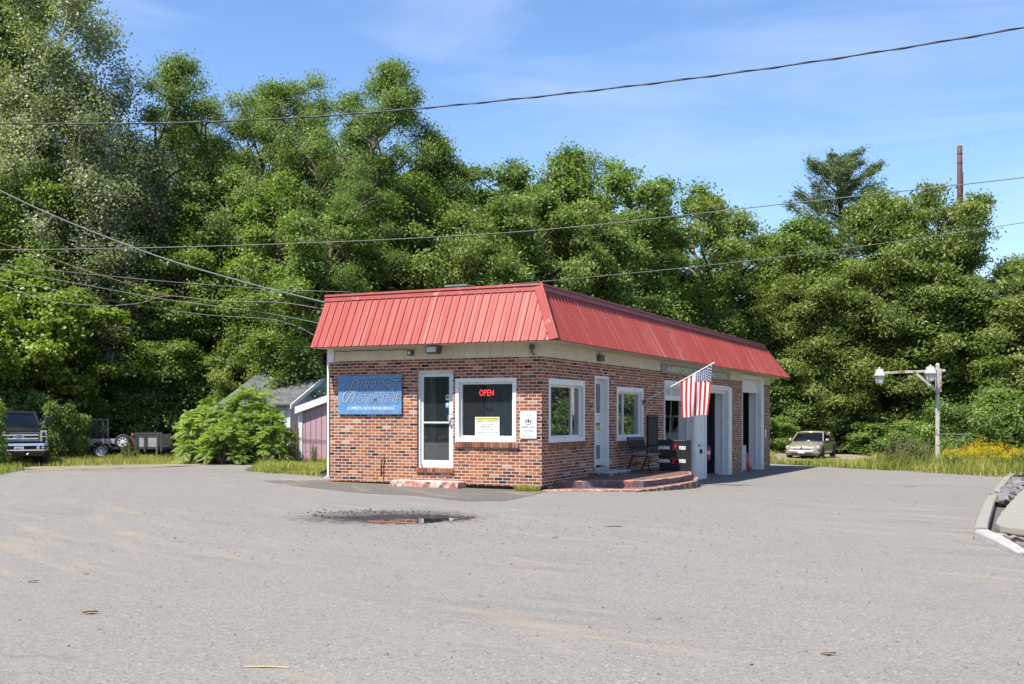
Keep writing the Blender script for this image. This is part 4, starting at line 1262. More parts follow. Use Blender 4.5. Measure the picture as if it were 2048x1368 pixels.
# --- tyre rack with printed cover
T = gthing('tyre_rack', 'black covered tyre rack printed with white and red lettering on the porch', 'display rack', 1.07, 5.75, .115)
M_BANNER = pm('glossy_black_banner', (.012, .012, .013), .5, var=.3, scale=7, bump=.15)
M_WHITEP = pm('white_print', (.82, .82, .82), .4, var=.03); M_REDP = pm('red_print', (.62, .02, .03), .4, var=.05)
rw, rh = .73, .775
mb = MB(); mb.hexa([(-rw/2+.04, 0, 0), (rw/2, 0, 0), (rw/2, .5, 0), (-rw/2+.04, .5, 0), (-rw/2, 0, rh), (rw/2, 0, rh), (rw/2, .5, rh), (-rw/2, .5, rh)])
mb.build('cover', M_BANNER, T, bevel=.012)
lw = MB(); lr = MB()
for zc in (.585, .255):
    letters(lw, lambda a, b: (-.195+a, -.0025, zc+b), 'OHAMA', w=.31, h=.095, fat=.05)
    letters(lw, lambda a, b: (.275+a, -.0025, zc+b), 'YOKO', w=.18, h=.095, fat=.05)
    for poly in ([(.02, -.07), (.075, -.07), (.155, .065), (.10, .075), (.085, .03)], [(.0, .075), (.04, .075), (.07, .035), (.055, .0), (.03, .035)], [(.05, .11), (.075, .075), (.085, .09)]):
        lr.add([(p[0]-.02, -.0028, zc+p[1]) for p in poly], [tuple(range(len(poly)))])
lw.build('lettering', M_WHITEP, T, fix=False); lr.build('emblem', M_REDP, T, fix=False)

# --- flag on its pole
yp, zp = SD(1285, 805)
T = gthing('flag', 'stars and stripes flag hanging from a slanted white pole on the side wall', 'flag', 0, yp, zp)
POLE_D = Vector((1.90, 0, 1.00)); PLEN = POLE_D.length; pd = POLE_D.normalized()
mb = MB(); mb.tube([pd*.0, pd*(PLEN*.42)], .011, 8); mb.tube([pd*(PLEN*.42), pd*PLEN], .014, 8); mb.tube([pd*PLEN, pd*(PLEN+.03)], [.02, .012], 8)
mb.build('pole', M_WHITE, T)
mb = MB(); mb.box(-.0, .02, -.05, .05, -.07, .07); mb.tube([(.0, 0, -.01), pd*.13], .02, 8); mb.build('bracket', M_BRONZE, T)
hA, hB = .545*PLEN, .985*PLEN          # the hoist runs along the pole
HANG = 1.12
NI, NJ = 52, 40
def flag_pt(s, t):
    """s along the hoist 0..1, t downward 0..1"""
    p = pd*(hA + (hB-hA)*s)
    z = p.z - .012
    ztop = z
    zbot = zp*0 + (pd*(hA+(hB-hA)*.5)).z - HANG + .06*(s-.5) - .02*math.sin(s*7)
    zz = ztop + (zbot - ztop)*t
    wv = (.045*math.sin(s*10.5 + 1.2*t) + .02*math.sin(s*19 + 3*t + 1))*min(1, .15 + t*1.1)
    xx = p.x + (.5-s)*.10*t*t*1.2 - .02*t
    sway = -.06*math.sin(PI*t*.5)
    return Vector((xx + .01*math.sin(s*14+t*3)*t, wv + sway, zz))
mb = MB()
vs = [flag_pt(i/NI, j/NJ) for j in range(NJ+1) for i in range(NI+1)]
fs = []; ms = []
for j in range(NJ):
    for i in range(NI):
        fs.append((j*(NI+1)+i, j*(NI+1)+i+1, (j+1)*(NI+1)+i+1, (j+1)*(NI+1)+i))
        stripe = int(i/4)                       # 13 stripes of four columns
        # the canton takes the seven stripes nearest the pole's tip and two fifths of the length
        zmid = (vs[fs[-1][0]].z + vs[fs[-1][2]].z)/2
        canton = stripe >= 6 and zmid > vs[int(NI)].z - .45
        ms.append(2 if canton else (0 if stripe % 2 == 0 else 1))
mb.v = [tuple(v) for v in vs]; mb.f = fs; mb.m = ms
def cloth(name, c):
    m, n, l, b = nt(name)
    b.inputs['Base Color'].default_value = (*c, 1); b.inputs['Roughness'].default_value = .75; b.inputs['Specular IOR Level'].default_value = .2
    no = n.new('ShaderNodeTexNoise'); no.inputs['Scale'].default_value = 60
    tc = n.new('ShaderNodeTexCoord'); l.new(tc.outputs['Object'], no.inputs['Vector'])
    bp = n.new('ShaderNodeBump'); bp.inputs['Strength'].default_value = .15; bp.inputs['Distance'].default_value = .004
    l.new(no.outputs['Fac'], bp.inputs['Height']); l.new(bp.outputs['Normal'], b.inputs['Normal'])
    t = n.new('ShaderNodeBsdfTranslucent'); t.inputs['Color'].default_value = (*c, 1)
    mx = n.new('ShaderNodeMixShader'); mx.inputs[0].default_value = .3
    l.new(b.outputs['BSDF'], mx.inputs[1]); l.new(t.outputs['BSDF'], mx.inputs[2]); l.new(mx.outputs[0], n['Material Output'].inputs['Surface'])
    return m
FM = [cloth('flag_red', (.50, .045, .05)), cloth('flag_white', (.80, .79, .77)), cloth('flag_blue', (.045, .06, .17))]
CL = mb.build('cloth', FM, T, smooth=True, fix=False)
mb = MB()
for r_ in range(9):
    for c_ in range(6 if r_ % 2 == 0 else 5):
        s = 6/13 + (7/13)*((r_+.5)/9)
        dz = .05 + (.40)*((c_ + (.5 if r_ % 2 == 0 else 1.0))/6)
        top = flag_pt(s, 0).z; bot = flag_pt(s, 1).z
        tip = vs[NI].z - .45
        t = ((top - (tip + (top-tip)*(1 - (c_ + (.5 if r_ % 2 == 0 else 1.0))/6)))/(top-bot))
        p = flag_pt(s, max(.01, t)); e1 = flag_pt(min(1, s+.02), max(.01, t)) - flag_pt(s-.02, max(.01, t)); e1.normalize()
        e2 = Vector((0, 0, 1)); nn = e1.cross(e2).normalized()
        for side in (-1, 1):
            ring = []
            for k in range(10):
                rr = .026 if k % 2 == 0 else .012
                a = PI/2 + k*PI/5
                ring.append(p + e1*(rr*math.cos(a)) + e2*(rr*math.sin(a)) + nn*(side*.005))
            mb.add(ring, [tuple(range(10)) if side < 0 else tuple(range(9, -1, -1))])
mb.build('stars', FM[1], CL, fix=False)

# --- inside the bays
FZ = -.46
T = gthing('vehicle_lift', 'dark blue steel lift column standing inside the middle bay', 'lift', -.92, b2b+.75, FZ)
M_LIFT = pm('dark_blue_enamel', (.02, .07, .13), .4, var=.25)
mb = MB(); mb.box(-.17, .17, -.15, .15, 0, 2.55); mb.build('column', M_LIFT, T, bevel=.01)
mb = MB(); mb.box(-.3, .3, -.3, .3, 0, .03); mb.build('base', M_LIFT, T)
mb = MB(); mb.bar((.0, -.16, .55), (.75, -.75, .55), .10, .10); mb.box(-.2, .2, -.22, -.151, .45, 1.05); mb.build('arm', M_LIFT, T)
fy, fz_ = 0, 0
T = gthing('fire_extinguisher', 'red fire extinguisher hung by the blue lift column in the middle bay', 'extinguisher', -.56, b2b-.62, .0)
mb = MB(); mb.lathe([(.0, 0), (.085, .0), (.09, .03), (.09, .40), (.06, .47), (.03, .50), (.03, .53)], 16); mb.build('cylinder', M_RED, T, smooth=True)
mb = MB(); mb.lathe([(.091, .2), (.091, .33)], 16, caps=False); mb.build('sticker', M_PAPER, T)
mb = MB(); mb.box(-.03, .09, -.015, .015, .53, .58); mb.tube([(.05, 0, .55), (.12, 0, .48), (.11, 0, .2)], .012, 6); mb.build('valve', M_BLACK, T)
T = gthing('barrel', 'dirty white steel drum standing just inside the far bay', 'drum', -.46, b3a+1.35, FZ-.05)
mb = MB(); mb.lathe([(.0, 0), (.29, 0), (.30, .02), (.29, .04), (.29, .29), (.305, .31), (.29, .33), (.29, .58), (.305, .60), (.29, .62), (.29, .90), (.30, .92), (.0, .92)], 24)
mb.build('drum', pm('dirty_white_enamel', (.50, .50, .49), .6, var=.2, scale=3, dirt=(.25, .24, .22)), T, smooth=False)
mb = MB(); mb.lathe([(.30, .925), (.31, .94), (.30, .96), (.0, .965)], 24); mb.build('lid', M_BLACK, T)
T = gthing('traffic_cone', 'orange traffic cone beside the white drum in the far bay', 'cone', -.27, b3a+1.95, FZ-.1)
mb = MB(); mb.lathe([(.13, .03), (.035, .68), (.02, .70)], 16); mb.build('cone', pm('orange_plastic', (.75, .10, .02), .5, var=.1), T, smooth=True)
mb = MB(); mb.box(-.17, .17, -.17, .17, 0, .03); mb.build('base', M_BLACKMATT, T)
T = gthing('air_hose', 'pale yellow hose hanging in a loop inside the first bay', 'hose', -.48, b1b-.75, 2.35)
mb = MB(); mb.tube([(0, 0, 0), (0, 0, -.5), (-.03, 0, -1.1), (-.05, 0, -1.45), (.0, 0, -1.62), (.09, 0, -1.6), (.12, 0, -1.5)], .014, 7); mb.build('hose', pm('yellow_hose', (.55, .45, .22), .6), T, smooth=True)
rr = random.Random(5)
T = gthing('tool_shelf', 'steel shelf crowded with parts at the back of the garage', 'shelf', -2.9, 19.6, FZ)
mb = MB()
for k in range(4): mb.box(-.25, .25, -2.2, 2.2, .25+k*.5, .29+k*.5)
mb.build('shelf', M_STEEL, T)
for (xx, yy) in ((-.24, -2.18), (.24, -2.18), (-.24, 2.18), (.24, 2.18)):
    mb = MB(); mb.box(xx-.02, xx+.02, yy-.02, yy+.02, 0, 1.95); mb.build('post', M_STEEL, T)
for k in range(13):
    T2 = gthing('parts_carton', 'dim carton on the steel shelf at the back of the garage', 'box', -2.9, 19.6, FZ, 0, 'cartons on the garage shelf')
    yy = -2.0 + (k % 13)*.31; zz = .293 + (k//13)*.5 + .5*(k % 2)
    h = rr.uniform(.16, .36)
    mb = MB(); mb.box(-.2, .2, yy, yy+rr.uniform(.16, .28), zz, zz+h)
    mb.box(-.201, .201, yy+.06, yy+.09, zz, zz+h+.001, 1)
    c = rr.choice([(.3, .22, .14), (.4, .4, .4), (.3, .05, .04), (.05, .1, .25), (.5, .45, .3)])
    mb.build('carton', [pm('carton_board_%d' % k, c, .8), M_PAPER], T2)
    # a box is one body: keep only the mesh at top level
    o = T2.children[0]; o.parent = None; o.location = T2.location; o.rotation_euler = T2.rotation_euler
    for key in ('label', 'category', 'group'): o[key] = T2[key]
    o.name = 'parts_carton'; bpy.data.objects.remove(T2)
# --- cellar hatch against the left wall
T = gthing('cellar_hatch', 'dark slanted cellar hatch in the grass at the left end of the garage', 'hatch', -L0, 1.0, gzf(*loc2w(-L0-.5, 1.0)))
mb = MB(); mb.prism([(-.9, -.1), (0, -.1), (0, .55), (-.9, .12)], lambda p: (p[0], 0, p[1]), lambda p: (p[0], 1.5, p[1]))
mb.build('body', M_CONC, T)
mb = MB(); mb.hexa([(-.95, -.05, .11), (0, -.05, .56), (0, 1.55, .56), (-.95, 1.55, .11), (-.95, -.05, .15), (0, -.05, .60), (0, 1.55, .60), (-.95, 1.55, .15)])
mb.build('door', M_BLACKMATT, T)

# ------------------------------------------------------------------ sheds behind, left
M_GREYP = pm('pale_grey_shed_paint', (.56, .57, .60), .7, var=.06, scale=3, dirt=(.42, .42, .42), dirt_at=(.6, .8))
M_PINK = pm('faded_mauve_boards', (.50, .31, .34), .8, var=.10, scale=4, dirt=(.42, .28, .28), dirt_at=(.55, .75))
def shingle_mat():
    m, n, l, b = nt('grey_shingles')
    tc = n.new('ShaderNodeTexCoord'); br = n.new('ShaderNodeTexBrick')
    sp = n.new('ShaderNodeSeparateXYZ'); cb = n.new('ShaderNodeCombineXYZ')
    l.new(tc.outputs['Object'], sp.inputs[0]); l.new(sp.outputs['X'], cb.inputs['X']); l.new(sp.outputs['Y'], cb.inputs['Y'])
    br.inputs['Color1'].default_value = (.065, .068, .064, 1); br.inputs['Color2'].default_value = (.125, .128, .12, 1)
    br.inputs['Mortar'].default_value = (.05, .05, .05, 1); br.inputs['Scale'].default_value = 1
    br.inputs['Brick Width'].default_value = .3; br.inputs['Row Height'].default_value = .13; br.inputs['Mortar Size'].default_value = .008
    l.new(cb.outputs[0], br.inputs['Vector'])
    no = n.new('ShaderNodeTexNoise'); no.inputs['Scale'].default_value = 2.5; no.inputs['Detail'].default_value = 6; l.new(tc.outputs['Object'], no.inputs['Vector'])
    mx = n.new('ShaderNodeMix'); mx.data_type = 'RGBA'; mx.blend_type = 'MULTIPLY'; mx.inputs[0].default_value = .6
    l.new(br.outputs['Color'], mx.inputs[6])
    cr = n.new('ShaderNodeValToRGB'); cr.color_ramp.elements[0].color = (.55, .6, .55, 1); cr.color_ramp.elements[1].color = (1.2, 1.2, 1.15, 1)
    l.new(no.outputs['Fac'], cr.inputs['Fac']); l.new(cr.outputs['Color'], mx.inputs[7]); l.new(mx.outputs[2], b.inputs['Base Color'])
    b.inputs['Roughness'].default_value = .9
    return m
M_SHING = shingle_mat()
sgx, sgy = -9.4, 46.0
T = thing('shed', 'pale grey shed with a mossy grey shingle roof behind the left end of the garage', 'shed', (sgx, sgy, gzf(sgx, sgy)), GROT)
sw, sd_, eh, rh_ = 3.45, 5.0, 2.45, 3.75
mb = MB()
mb.prism([(0, -.3), (sd_, -.3), (sd_, eh), (sd_/2, rh_), (0, eh)], lambda p: (-sw, p[0], p[1]), lambda p: (0, p[0], p[1]))
mb.build('wall', M_GREYP, T)
mb = MB()
for s in (0, 1):
    f_ = (lambda y: y) if s == 0 else (lambda y: sd_-y)
    p = [(-sw-.2, f_(-.3), eh-.13), (.25, f_(-.3), eh-.13), (.25, f_(sd_/2), rh_+.03), (-sw-.2, f_(sd_/2), rh_+.03)]
    mb.hexa(p + [(a, b, c+.07) for a, b, c in p])
mb.build('roof', M_SHING, T)
mb = MB()
for s in (0, 1):
    f_ = (lambda y: y) if s == 0 else (lambda y: sd_-y)
    p = [(.251, f_(-.32), eh-.28), (.30, f_(-.32), eh-.28), (.30, f_(sd_/2), rh_-.12), (.251, f_(sd_/2), rh_-.12)]
    mb.hexa(p + [(a, b, c+.19) for a, b, c in p])
mb.build('rake_board', M_WHITE, T)
mb = MB(); mb.box(.002, .03, .6, 1.4, .1, 2.0); mb.build('door', pm('brown_door', (.16, .10, .08), .7), T)
mb = MB(); mb.box(-.12, .03, -.03, -.001, -.2, eh-.02); mb.build('corner_board', M_WHITE, T)

T = thing('lean_to', 'mauve boarded lean-to with white trim between the grey shed and the garage', 'shed', (-8.58, 44.0, gzf(-8.58, 44)), R(-4))
lw_, h0, h1 = 4.2, 2.2, 3.75
mb = MB()
mb.prism([(0, -.3), (lw_, -.3), (lw_, h1), (0, h0)], lambda p: (p[0], 0, p[1]), lambda p: (p[0], 2.6, p[1]))
k = 0
while k*.22 < lw_:
    xx = k*.22; zt = h0 + (h1-h0)*xx/lw_
    mb.hexa([(xx+.012, -.022, 0), (xx+.208, -.022, 0), (xx+.208, -.001, 0), (xx+.012, -.001, 0), (xx+.012, -.022, zt-.02), (xx+.208, -.022, zt+.05), (xx+.208, -.001, zt+.05), (xx+.012, -.001, zt-.02)])
    k += 1
mb.build('wall', M_PINK, T)
mb = MB()
p = [(-.15, -.16, h0-.06), (lw_+.1, -.16, h1-.02), (lw_+.1, 2.7, h1-.02), (-.15, 2.7, h0-.06)]
mb.hexa(p + [(a, b, c+.09) for a, b, c in p]); mb.build('roof', M_SHING, T)
mb = MB(); p = [(-.17, -.20, h0-.24), (lw_+.1, -.20, h1-.2), (lw_+.1, -.161, h1-.2), (-.17, -.161, h0-.24)]
mb.hexa(p + [(a, b, c+.28) for a, b, c in p]); mb.build('rake_board', M_WHITE, T)
mb = MB(); mb.box(-.06, .10, -.05, -.023, -.2, h0-.1); mb.box(-.06, -.001, -.02, .14, -.2, h0-.1); mb.build('corner_board', M_WHITE, T)

# ------------------------------------------------------------------ vehicles
def wheel(parent, x, y, r, wd, side, steer=0., spokes=5, name='wheel', z=None, rim=None):
    """side = +1: the outer face looks to +y"""
    h = bpy.data.objects.new(name, None); COL.objects.link(h); h.parent = parent
    h.location = (x, y, r if z is None else z); h.rotation_euler = (0, 0, steer)
    t = MB(); ww = wd/2
    t.lathe([(r*.62, -ww*.9), (r*.93, -ww), (r, -ww*.75), (r, ww*.75), (r*.93, ww), (r*.62, ww*.9)], 28, axis='y', caps=False)
    t.lathe([(r*.62, -ww*.9), (r*.62, ww*.9)], 28, axis='y', caps=False)
    t.build('tyre', M_RUBBER, h, smooth=True)
    q = MB(); s = side
    q.lathe([(r*.63, s*ww*.86), (r*.57, s*ww*.88), (r*.54, s*ww*.5)], 24, axis='y', caps=False)
    q.lathe([(r*.22, s*ww*.45), (r*.20, s*ww*.75), (0.001, s*ww*.8)], 16, axis='y', caps=False)
    t = MB(); t.lathe([(r*.60, s*ww*.35), (.001, s*ww*.34)], 20, axis='y', caps=False); t.build('brake_disc', M_BLACKMATT, h)
    for k in range(spokes):
        a = 2*PI*k/spokes
        c, sn = math.cos(a), math.sin(a)
        q.bar((c*r*.12, s*ww*.56, sn*r*.12), (c*r*.58, s*ww*.70, sn*r*.58), r*.14, ww*.25, up=(0, 1, 0))
    q.build('rim', rim or M_STEEL, h)
    return h

def loft(mb, st, mi=0, cap=True, mats=None):
    """st = list of (x, [(y, z), ...]) half sections from bottom centre to top centre, mirrored"""
    rings = []
    for x, half in st:
        full = [(x, y, z) for y, z in half] + [(x, -y, z) for y, z in reversed(half[1:-1])]
        rings.append(full)
    n = len(rings[0]); vs = [p for r_ in rings for p in r_]
    fs, ms = [], []
    for i in range(len(rings)-1):
        for k in range(n):
            k2 = (k+1) % n
            fs.append((i*n+k, i*n+k2, (i+1)*n+k2, (i+1)*n+k))
    if cap:
        fs.append(tuple(range(n-1, -1, -1))); fs.append(tuple((len(rings)-1)*n+k for k in range(n)))
    mb.add(vs, fs, mi)

M_TAN = pm('tan_metallic_paint', (.36, .315, .25), .3, metal=.4, var=.04, scale=2, coat=.6)
M_LAMP = pm('clear_lamp', (.72, .74, .74), .08, var=.05, spec=.8, coat=.8)
M_AMBER = pm('amber_lens', (.75, .22, .02), .2, spec=.6)
M_TAIL = pm('red_lens', (.45, .02, .02), .2, spec=.6)
def sedan(label, cat, loc, rz, paint):
    T = thing('sedan', label, cat, loc, rz)
    w = .895
    def sec(zb, zt, wb, wt, crown=.03):
        return [(0, zb), (wb*.85, zb), (wb*.985, zb+.10), (wb, zb+.28 if zt-zb > .45 else (zb+zt)/2), (wb*.985, zt-.14), (wt*.93, zt-.02), (wt*.60, zt+crown*.6), (0, zt+crown)]
    st = [(2.40, sec(.30, .62, .60, .52, .01)), (2.34, sec(.22, .68, .76, .70, .02)), (2.18, sec(.19, .735, .85, .80)), (1.9, sec(.18, .79, .88, .84)), (1.45, sec(.18, .86, w, .85)),
          (.95, sec(.18, .925, w, .86)), (.3, sec(.18, .94, w, .875)), (-.6, sec(.18, .95, w, .88)), (-1.3, sec(.18, .975, w, .875)), (-1.75, sec(.19, .985, .89, .85)),
          (-2.15, sec(.22, .955, .86, .80)), (-2.38, sec(.28, .90, .78, .70)), (-2.44, sec(.36, .80, .66, .60, .01))]
    b = MB(); loft(b, st)
    body = b.build('body', paint, T, smooth=True, sub=1)
    g = MB()
    # greenhouse as glass with painted roof and pillars
    def gs(x, zb, zt, wb, wt): return [(0, zb), (wb, zb), (wb*.97+.03*wt, zb+(zt-zb)*.3), (wt*1.03, zt-.05), (wt*.9, zt-.005), (0, zt+.015)]
    gst = [(1.06, .90, .93, .80, .78), (.62, .92, 1.20, .82, .68), (.28, .93, 1.385, .83, .62), (-.2, .94, 1.425, .835, .615), (-.8, .95, 1.42, .835, .61), (-1.22, .96, 1.36, .83, .60), (-1.62, .965, 1.17, .81, .64), (-1.92, .96, .985, .78, .72)]
    loft(g, [(a, gs(a, zb, zt, wb, wt)) for a, zb, zt, wb, wt in gst])
    g.build('windows', M_CARGLASS, T, smooth=True)
    r_ = MB()
    loft(r_, [(x, [(0, zt-.02), (wt*.96, zt-.045), (wt*1.055, zt-.035), (wt*.92, zt+.012), (0, zt+.032)]) for x, zt, wt in ((.30, 1.385, .622), (.0, 1.415, .62), (-.4, 1.43, .615), (-.8, 1.425, .61), (-1.2, 1.372, .602), (-1.26, 1.35, .602))])
    r_.build('roof', paint, T, smooth=True)
    p = MB()
    for s in (-1, 1):
        p.bar((1.0, s*.80, .93), (.29, s*.65, 1.385), .055, .05)
        p.bar((-1.25, s*.62, 1.36), (-1.85, s*.74, .985), .16, .05)
        p.bar((-.32, s*.85, .94), (-.34, s*.645, 1.40), .07, .03)
        p.bar((-1.05, s*.845, .955), (-1.12, s*.63, 1.37), .05, .03)
        p.bar((1.0, s*.845, .925), (-1.85, s*.83, .98), .03, .03)
    p.build('pillars', paint, T)
    for s in (-1, 1):
        h = MB()
        h.hexa([(2.375, s*.43, .515), (2.20, s*.80, .56), (2.12, s*.80, .55), (2.3, s*.43, .50), (2.315, s*.43, .665), (2.12, s*.815, .72), (2.05, s*.80, .70), (2.25, s*.43, .66)])
        H = h.build('headlight', M_LAMP, T, bevel=.02)
        h = MB(); h.hexa([(2.195, s*.805, .555), (2.06, s*.885, .575), (2.0, s*.87, .57), (2.12, s*.79, .55), (2.12, s*.82, .69), (2.02, s*.885, .71), (1.97, s*.87, .70), (2.05, s*.79, .69)])
        h.build('indicator', pm('pale_amber_lens', (.50, .38, .24), .15), H)
        m_ = MB(); m_.hexa([(.86, s*.90, .93), (.80, s*1.06, .95), (.66, s*1.06, .95), (.70, s*.90, .93), (.84, s*.90, 1.05), (.78, s*1.05, 1.07), (.66, s*1.05, 1.07), (.68, s*.90, 1.05)])
        m_.build('mirror', paint, T, bevel=.03)
        t_ = MB(); t_.box(-2.43, -2.30, min(s*.45, s*.78), max(s*.45, s*.78), .62, .82); t_.build('tail_light', M_TAIL, T, bevel=.02)
        a = MB()
        for xx in (1.48, -1.36):
            a = MB(); a.lathe([(.365, s*.80), (.365, s*.903)], 26, axis='y', o=(xx, 0, .33)); a.build('wheel_arch', M_BLACKMATT, T)
        for xx in (.0, -1.0):
            hd = MB(); hd.box(xx-.10, xx+.10, min(s*.893, s*.915), max(s*.893, s*.915), .775, .80); hd.build('door_handle', paint, T)
        tr = MB(); tr.box(-1.0, 1.1, min(s*.893, s*.908), max(s*.893, s*.908), .46, .52); tr.build('side_moulding', paint, T)
    gr = MB(); gr.hexa([(2.405, -.42, .51), (2.405, .42, .51), (2.3, .42, .50), (2.3, -.42, .50), (2.345, -.46, .655), (2.345, .46, .655), (2.24, .46, .65), (2.24, -.46, .65)])
    G = gr.build('grille', M_BLACKMATT, T)
    gr = MB()
    for k in range(9): gr.bar((2.412, -.36+k*.09, .52), (2.352, -.38+k*.095, .65), .012, .012)
    gr.bar((2.356, -.47, .665), (2.356, .47, .665), .03, .03); gr.lathe([(.07, 2.38), (.07, 2.405), (.02, 2.41)], 16, axis='x', o=(0, 0, .59))
    gr.build('grille_bars', pm('dull_grille', (.16, .16, .16), .3, metal=.6), G)
    bu = MB(); bu.hexa([(2.46, -.58, .32), (2.46, .58, .32), (2.3, .84, .30), (2.3, -.84, .30), (2.45, -.60, .50), (2.45, .60, .50), (2.26, .86, .49), (2.26, -.86, .49)])
    B = bu.build('bumper', paint, T, bevel=.04)
    bu = MB(); bu.box(2.40, 2.468, -.52, .52, .235, .275); bu.box(2.42, 2.475, -.56, -.22, .345, .375); bu.box(2.42, 2.475, .22, .56, .345, .375); bu.build('air_intake', M_BLACKMATT, B)
    pl = MB(); pl.box(2.465, 2.48, -.155, .155, .345, .495); PL = pl.build('number_plate', M_PLATE, T)
    pl = MB(); letters(pl, lambda a, b_: (2.4815, a, .42+b_), '61 74 AP', w=.24, h=.075, fat=.02); pl.build('lettering', M_INK, PL, fix=False)
    for xx in (1.48, -1.36):
        for s in (-1, 1): wheel(T, xx, s*.80, .325, .20, s, spokes=7)
    return T
SX, SY_ = 15.95, 57.8
sedan('tan four-door sedan parked on the gravel by the trees, right of the garage', 'car', (SX, SY_, gzf(SX, SY_)-.02), math.atan2(-.885, -.465), M_TAN)
ix, iy = loc2w(-3.1, 10.6)
M_SILV = pm('silver_paint', (.42, .43, .44), .3, metal=.4, var=.04, coat=.5)
bx_, by_ = loc2w(-2.3, 15.2)
sedan('silver car raised on the lift inside the dim bays', 'car', (bx_, by_, FZ+.55), GROT - PI/2, M_SILV)

# black pickup, front to the camera
M_TRUCK = pm('black_truck_paint', (.012, .013, .016), .25, var=.1, coat=.35)
TD = 40.0
TX = (37 - CU)*TD/FPX
T = thing('pickup_truck', 'black pickup truck with a chrome grille at the left edge of the photo', 'truck', (TX, TD, gzf(TX, TD)), math.atan2(-.866, .5)); T.scale = (1.02, 1.02, 1.0)
# local: +x forward, nose at x = 0, wheels on z = 0
def tsec(zb, zt, w, r_=.10): return [(0, zb), (w, zb), (w, zt-.22), (w-.03, zt-r_*.6), (w-.16, zt-.01), (0, zt+.03)]
b = MB(); loft(b, [(-.02, tsec(.90, 1.30, .90)), (-.10, tsec(.60, 1.36, .96)), (-.5, tsec(.55, 1.40, .99)), (-1.45, tsec(.52, 1.46, 1.0)), (-1.5, tsec(.50, 1.47, 1.0)), (-3.6, tsec(.50, 1.47, 1.0)), (-3.66, tsec(.52, 1.40, 1.0)), (-6.0, tsec(.55, 1.42, 1.0))])
b.build('body', M_TRUCK, T, smooth=True, bevel=.02)
c = MB(); loft(c, [(-1.35, [(0, 1.44), (.86, 1.44), (.85, 1.47), (0, 1.50)]), (-2.1, [(0, 1.45), (.88, 1.45), (.74, 2.0), (0, 2.04)]), (-3.3, [(0, 1.45), (.88, 1.45), (.74, 2.02), (0, 2.06)]), (-3.62, [(0, 1.45), (.88, 1.45), (.78, 1.95), (0, 1.98)])])
c.build('cab_glass', M_CARGLASS, T)
c = MB(); loft(c, [(-2.02, [(0, 1.99), (.72, 1.96), (.75, 1.99), (.6, 2.06), (0, 2.08)]), (-3.4, [(0, 2.0), (.74, 1.97), (.76, 2.0), (.6, 2.08), (0, 2.10)])])
for s in (-1, 1):
    c.bar((-1.35, s*.86, 1.46), (-2.08, s*.74, 2.02), .09, .08); c.bar((-2.75, s*.88, 1.45), (-2.75, s*.75, 2.02), .12, .05); c.bar((-3.6, s*.87, 1.45), (-3.5, s*.76, 2.0), .16, .07)
c.build('cab_roof', M_TRUCK, T, smooth=False)
g = MB(); g.box(-.05, .03, -.72, .72, .87, 1.345); GR = g.build('grille', M_BLACKMATT, T)
g = MB()
for (y0, y1, z0, z1) in ((-.70, .70, 1.235, 1.258), (-.70, .70, .945, .968), (-.70, -.675, .969, 1.234), (.675, .70, .969, 1.234)): g.box(.0, .06, y0, y1, z0, z1)
g.box(.02, .075, -.58, .66, 1.135, 1.20); g.box(.02, .075, -.58, .66, 1.005, 1.07)
g.build('grille_frame', M_CHROME, GR, bevel=.012)
em = MB(); 
em.prism([(.175*math.cos(a), .075*math.sin(a)) for a in [2*PI*k/28 for k in range(28)]], lambda p: (.07, p[0], 1.105+p[1]), lambda p: (.095, p[0], 1.105+p[1]))
EM = em.build('badge_rim', M_CHROME, GR)
em = MB(); em.prism([(.155*math.cos(a), .06*math.sin(a)) for a in [2*PI*k/28 for k in range(28)]], lambda p: (.090, p[0], 1.105+p[1]), lambda p: (.099, p[0], 1.105+p[1]))
em.build('badge', pm('badge_blue', (.02, .06, .28), .2), EM)
em = MB(); letters(em, lambda a, b_: (.1005, a, 1.105+b_), 'Ford', w=.20, h=.065, shear=.3); em.build('lettering', M_CHROME, EM, fix=False)
for s in (-1, 1):
    h = MB(); h.hexa([(.0, s*.725, .88), (-.06, s*.955, .90), (-.2, s*.955, .90), (-.2, s*.725, .88), (.0, s*.725, 1.33), (-.06, s*.955, 1.33), (-.2, s*.955, 1.33), (-.2, s*.725, 1.33)])
    H = h.build('headlight', M_LAMP, T, bevel=.02)
    h = MB()
    for (y0, y1, z0, z1) in ((.73, .95, 1.29, 1.33), (.73, .95, .89, .93), (.73, .755, .93, 1.29)):
        h.box(-.03, .012, min(s*y0, s*y1), max(s*y0, s*y1), z0, z1)
    h.box(-.03, .006, min(s*.78, s*.92), max(s*.78, s*.92), 1.09, 1.12)
    h.build('lamp_trim', M_CHROME, H)
    m_ = MB(); m_.box(-1.75, -1.55, min(s*1.06, s*1.30), max(s*1.06, s*1.30), 1.48, 1.85); m_.bar((-1.6, s*.9, 1.5), (-1.62, s*1.08, 1.62), .06, .06); m_.build('mirror', M_BLACKMATT, T, bevel=.03)
    f_ = MB(); f_.box(-.01, .115, min(s*.70, s*.9), max(s*.70, s*.9), .66, .755); F_ = f_.build('fog_recess', M_BLACKMATT, T)
    f_ = MB(); f_.lathe([(.05, .1), (.05, .125), (.02, .13)], 14, axis='x', o=(0, s*.80, .71)); f_.build('fog_lamp', M_LAMP, F_)
    mk = MB(); mk.box(-.35, -.22, min(s*.975, s*.99), max(s*.975, s*.99), 1.0, 1.22); mk.build('side_marker', M_AMBER, T)
bu = MB()
bu.hexa([(.14, -.86, .765), (.14, .86, .765), (-.1, 1.02, .765), (-.1, -1.02, .765), (.13, -.86, .87), (.13, .86, .87), (-.1, 1.02, .87), (-.1, -1.02, .87)])
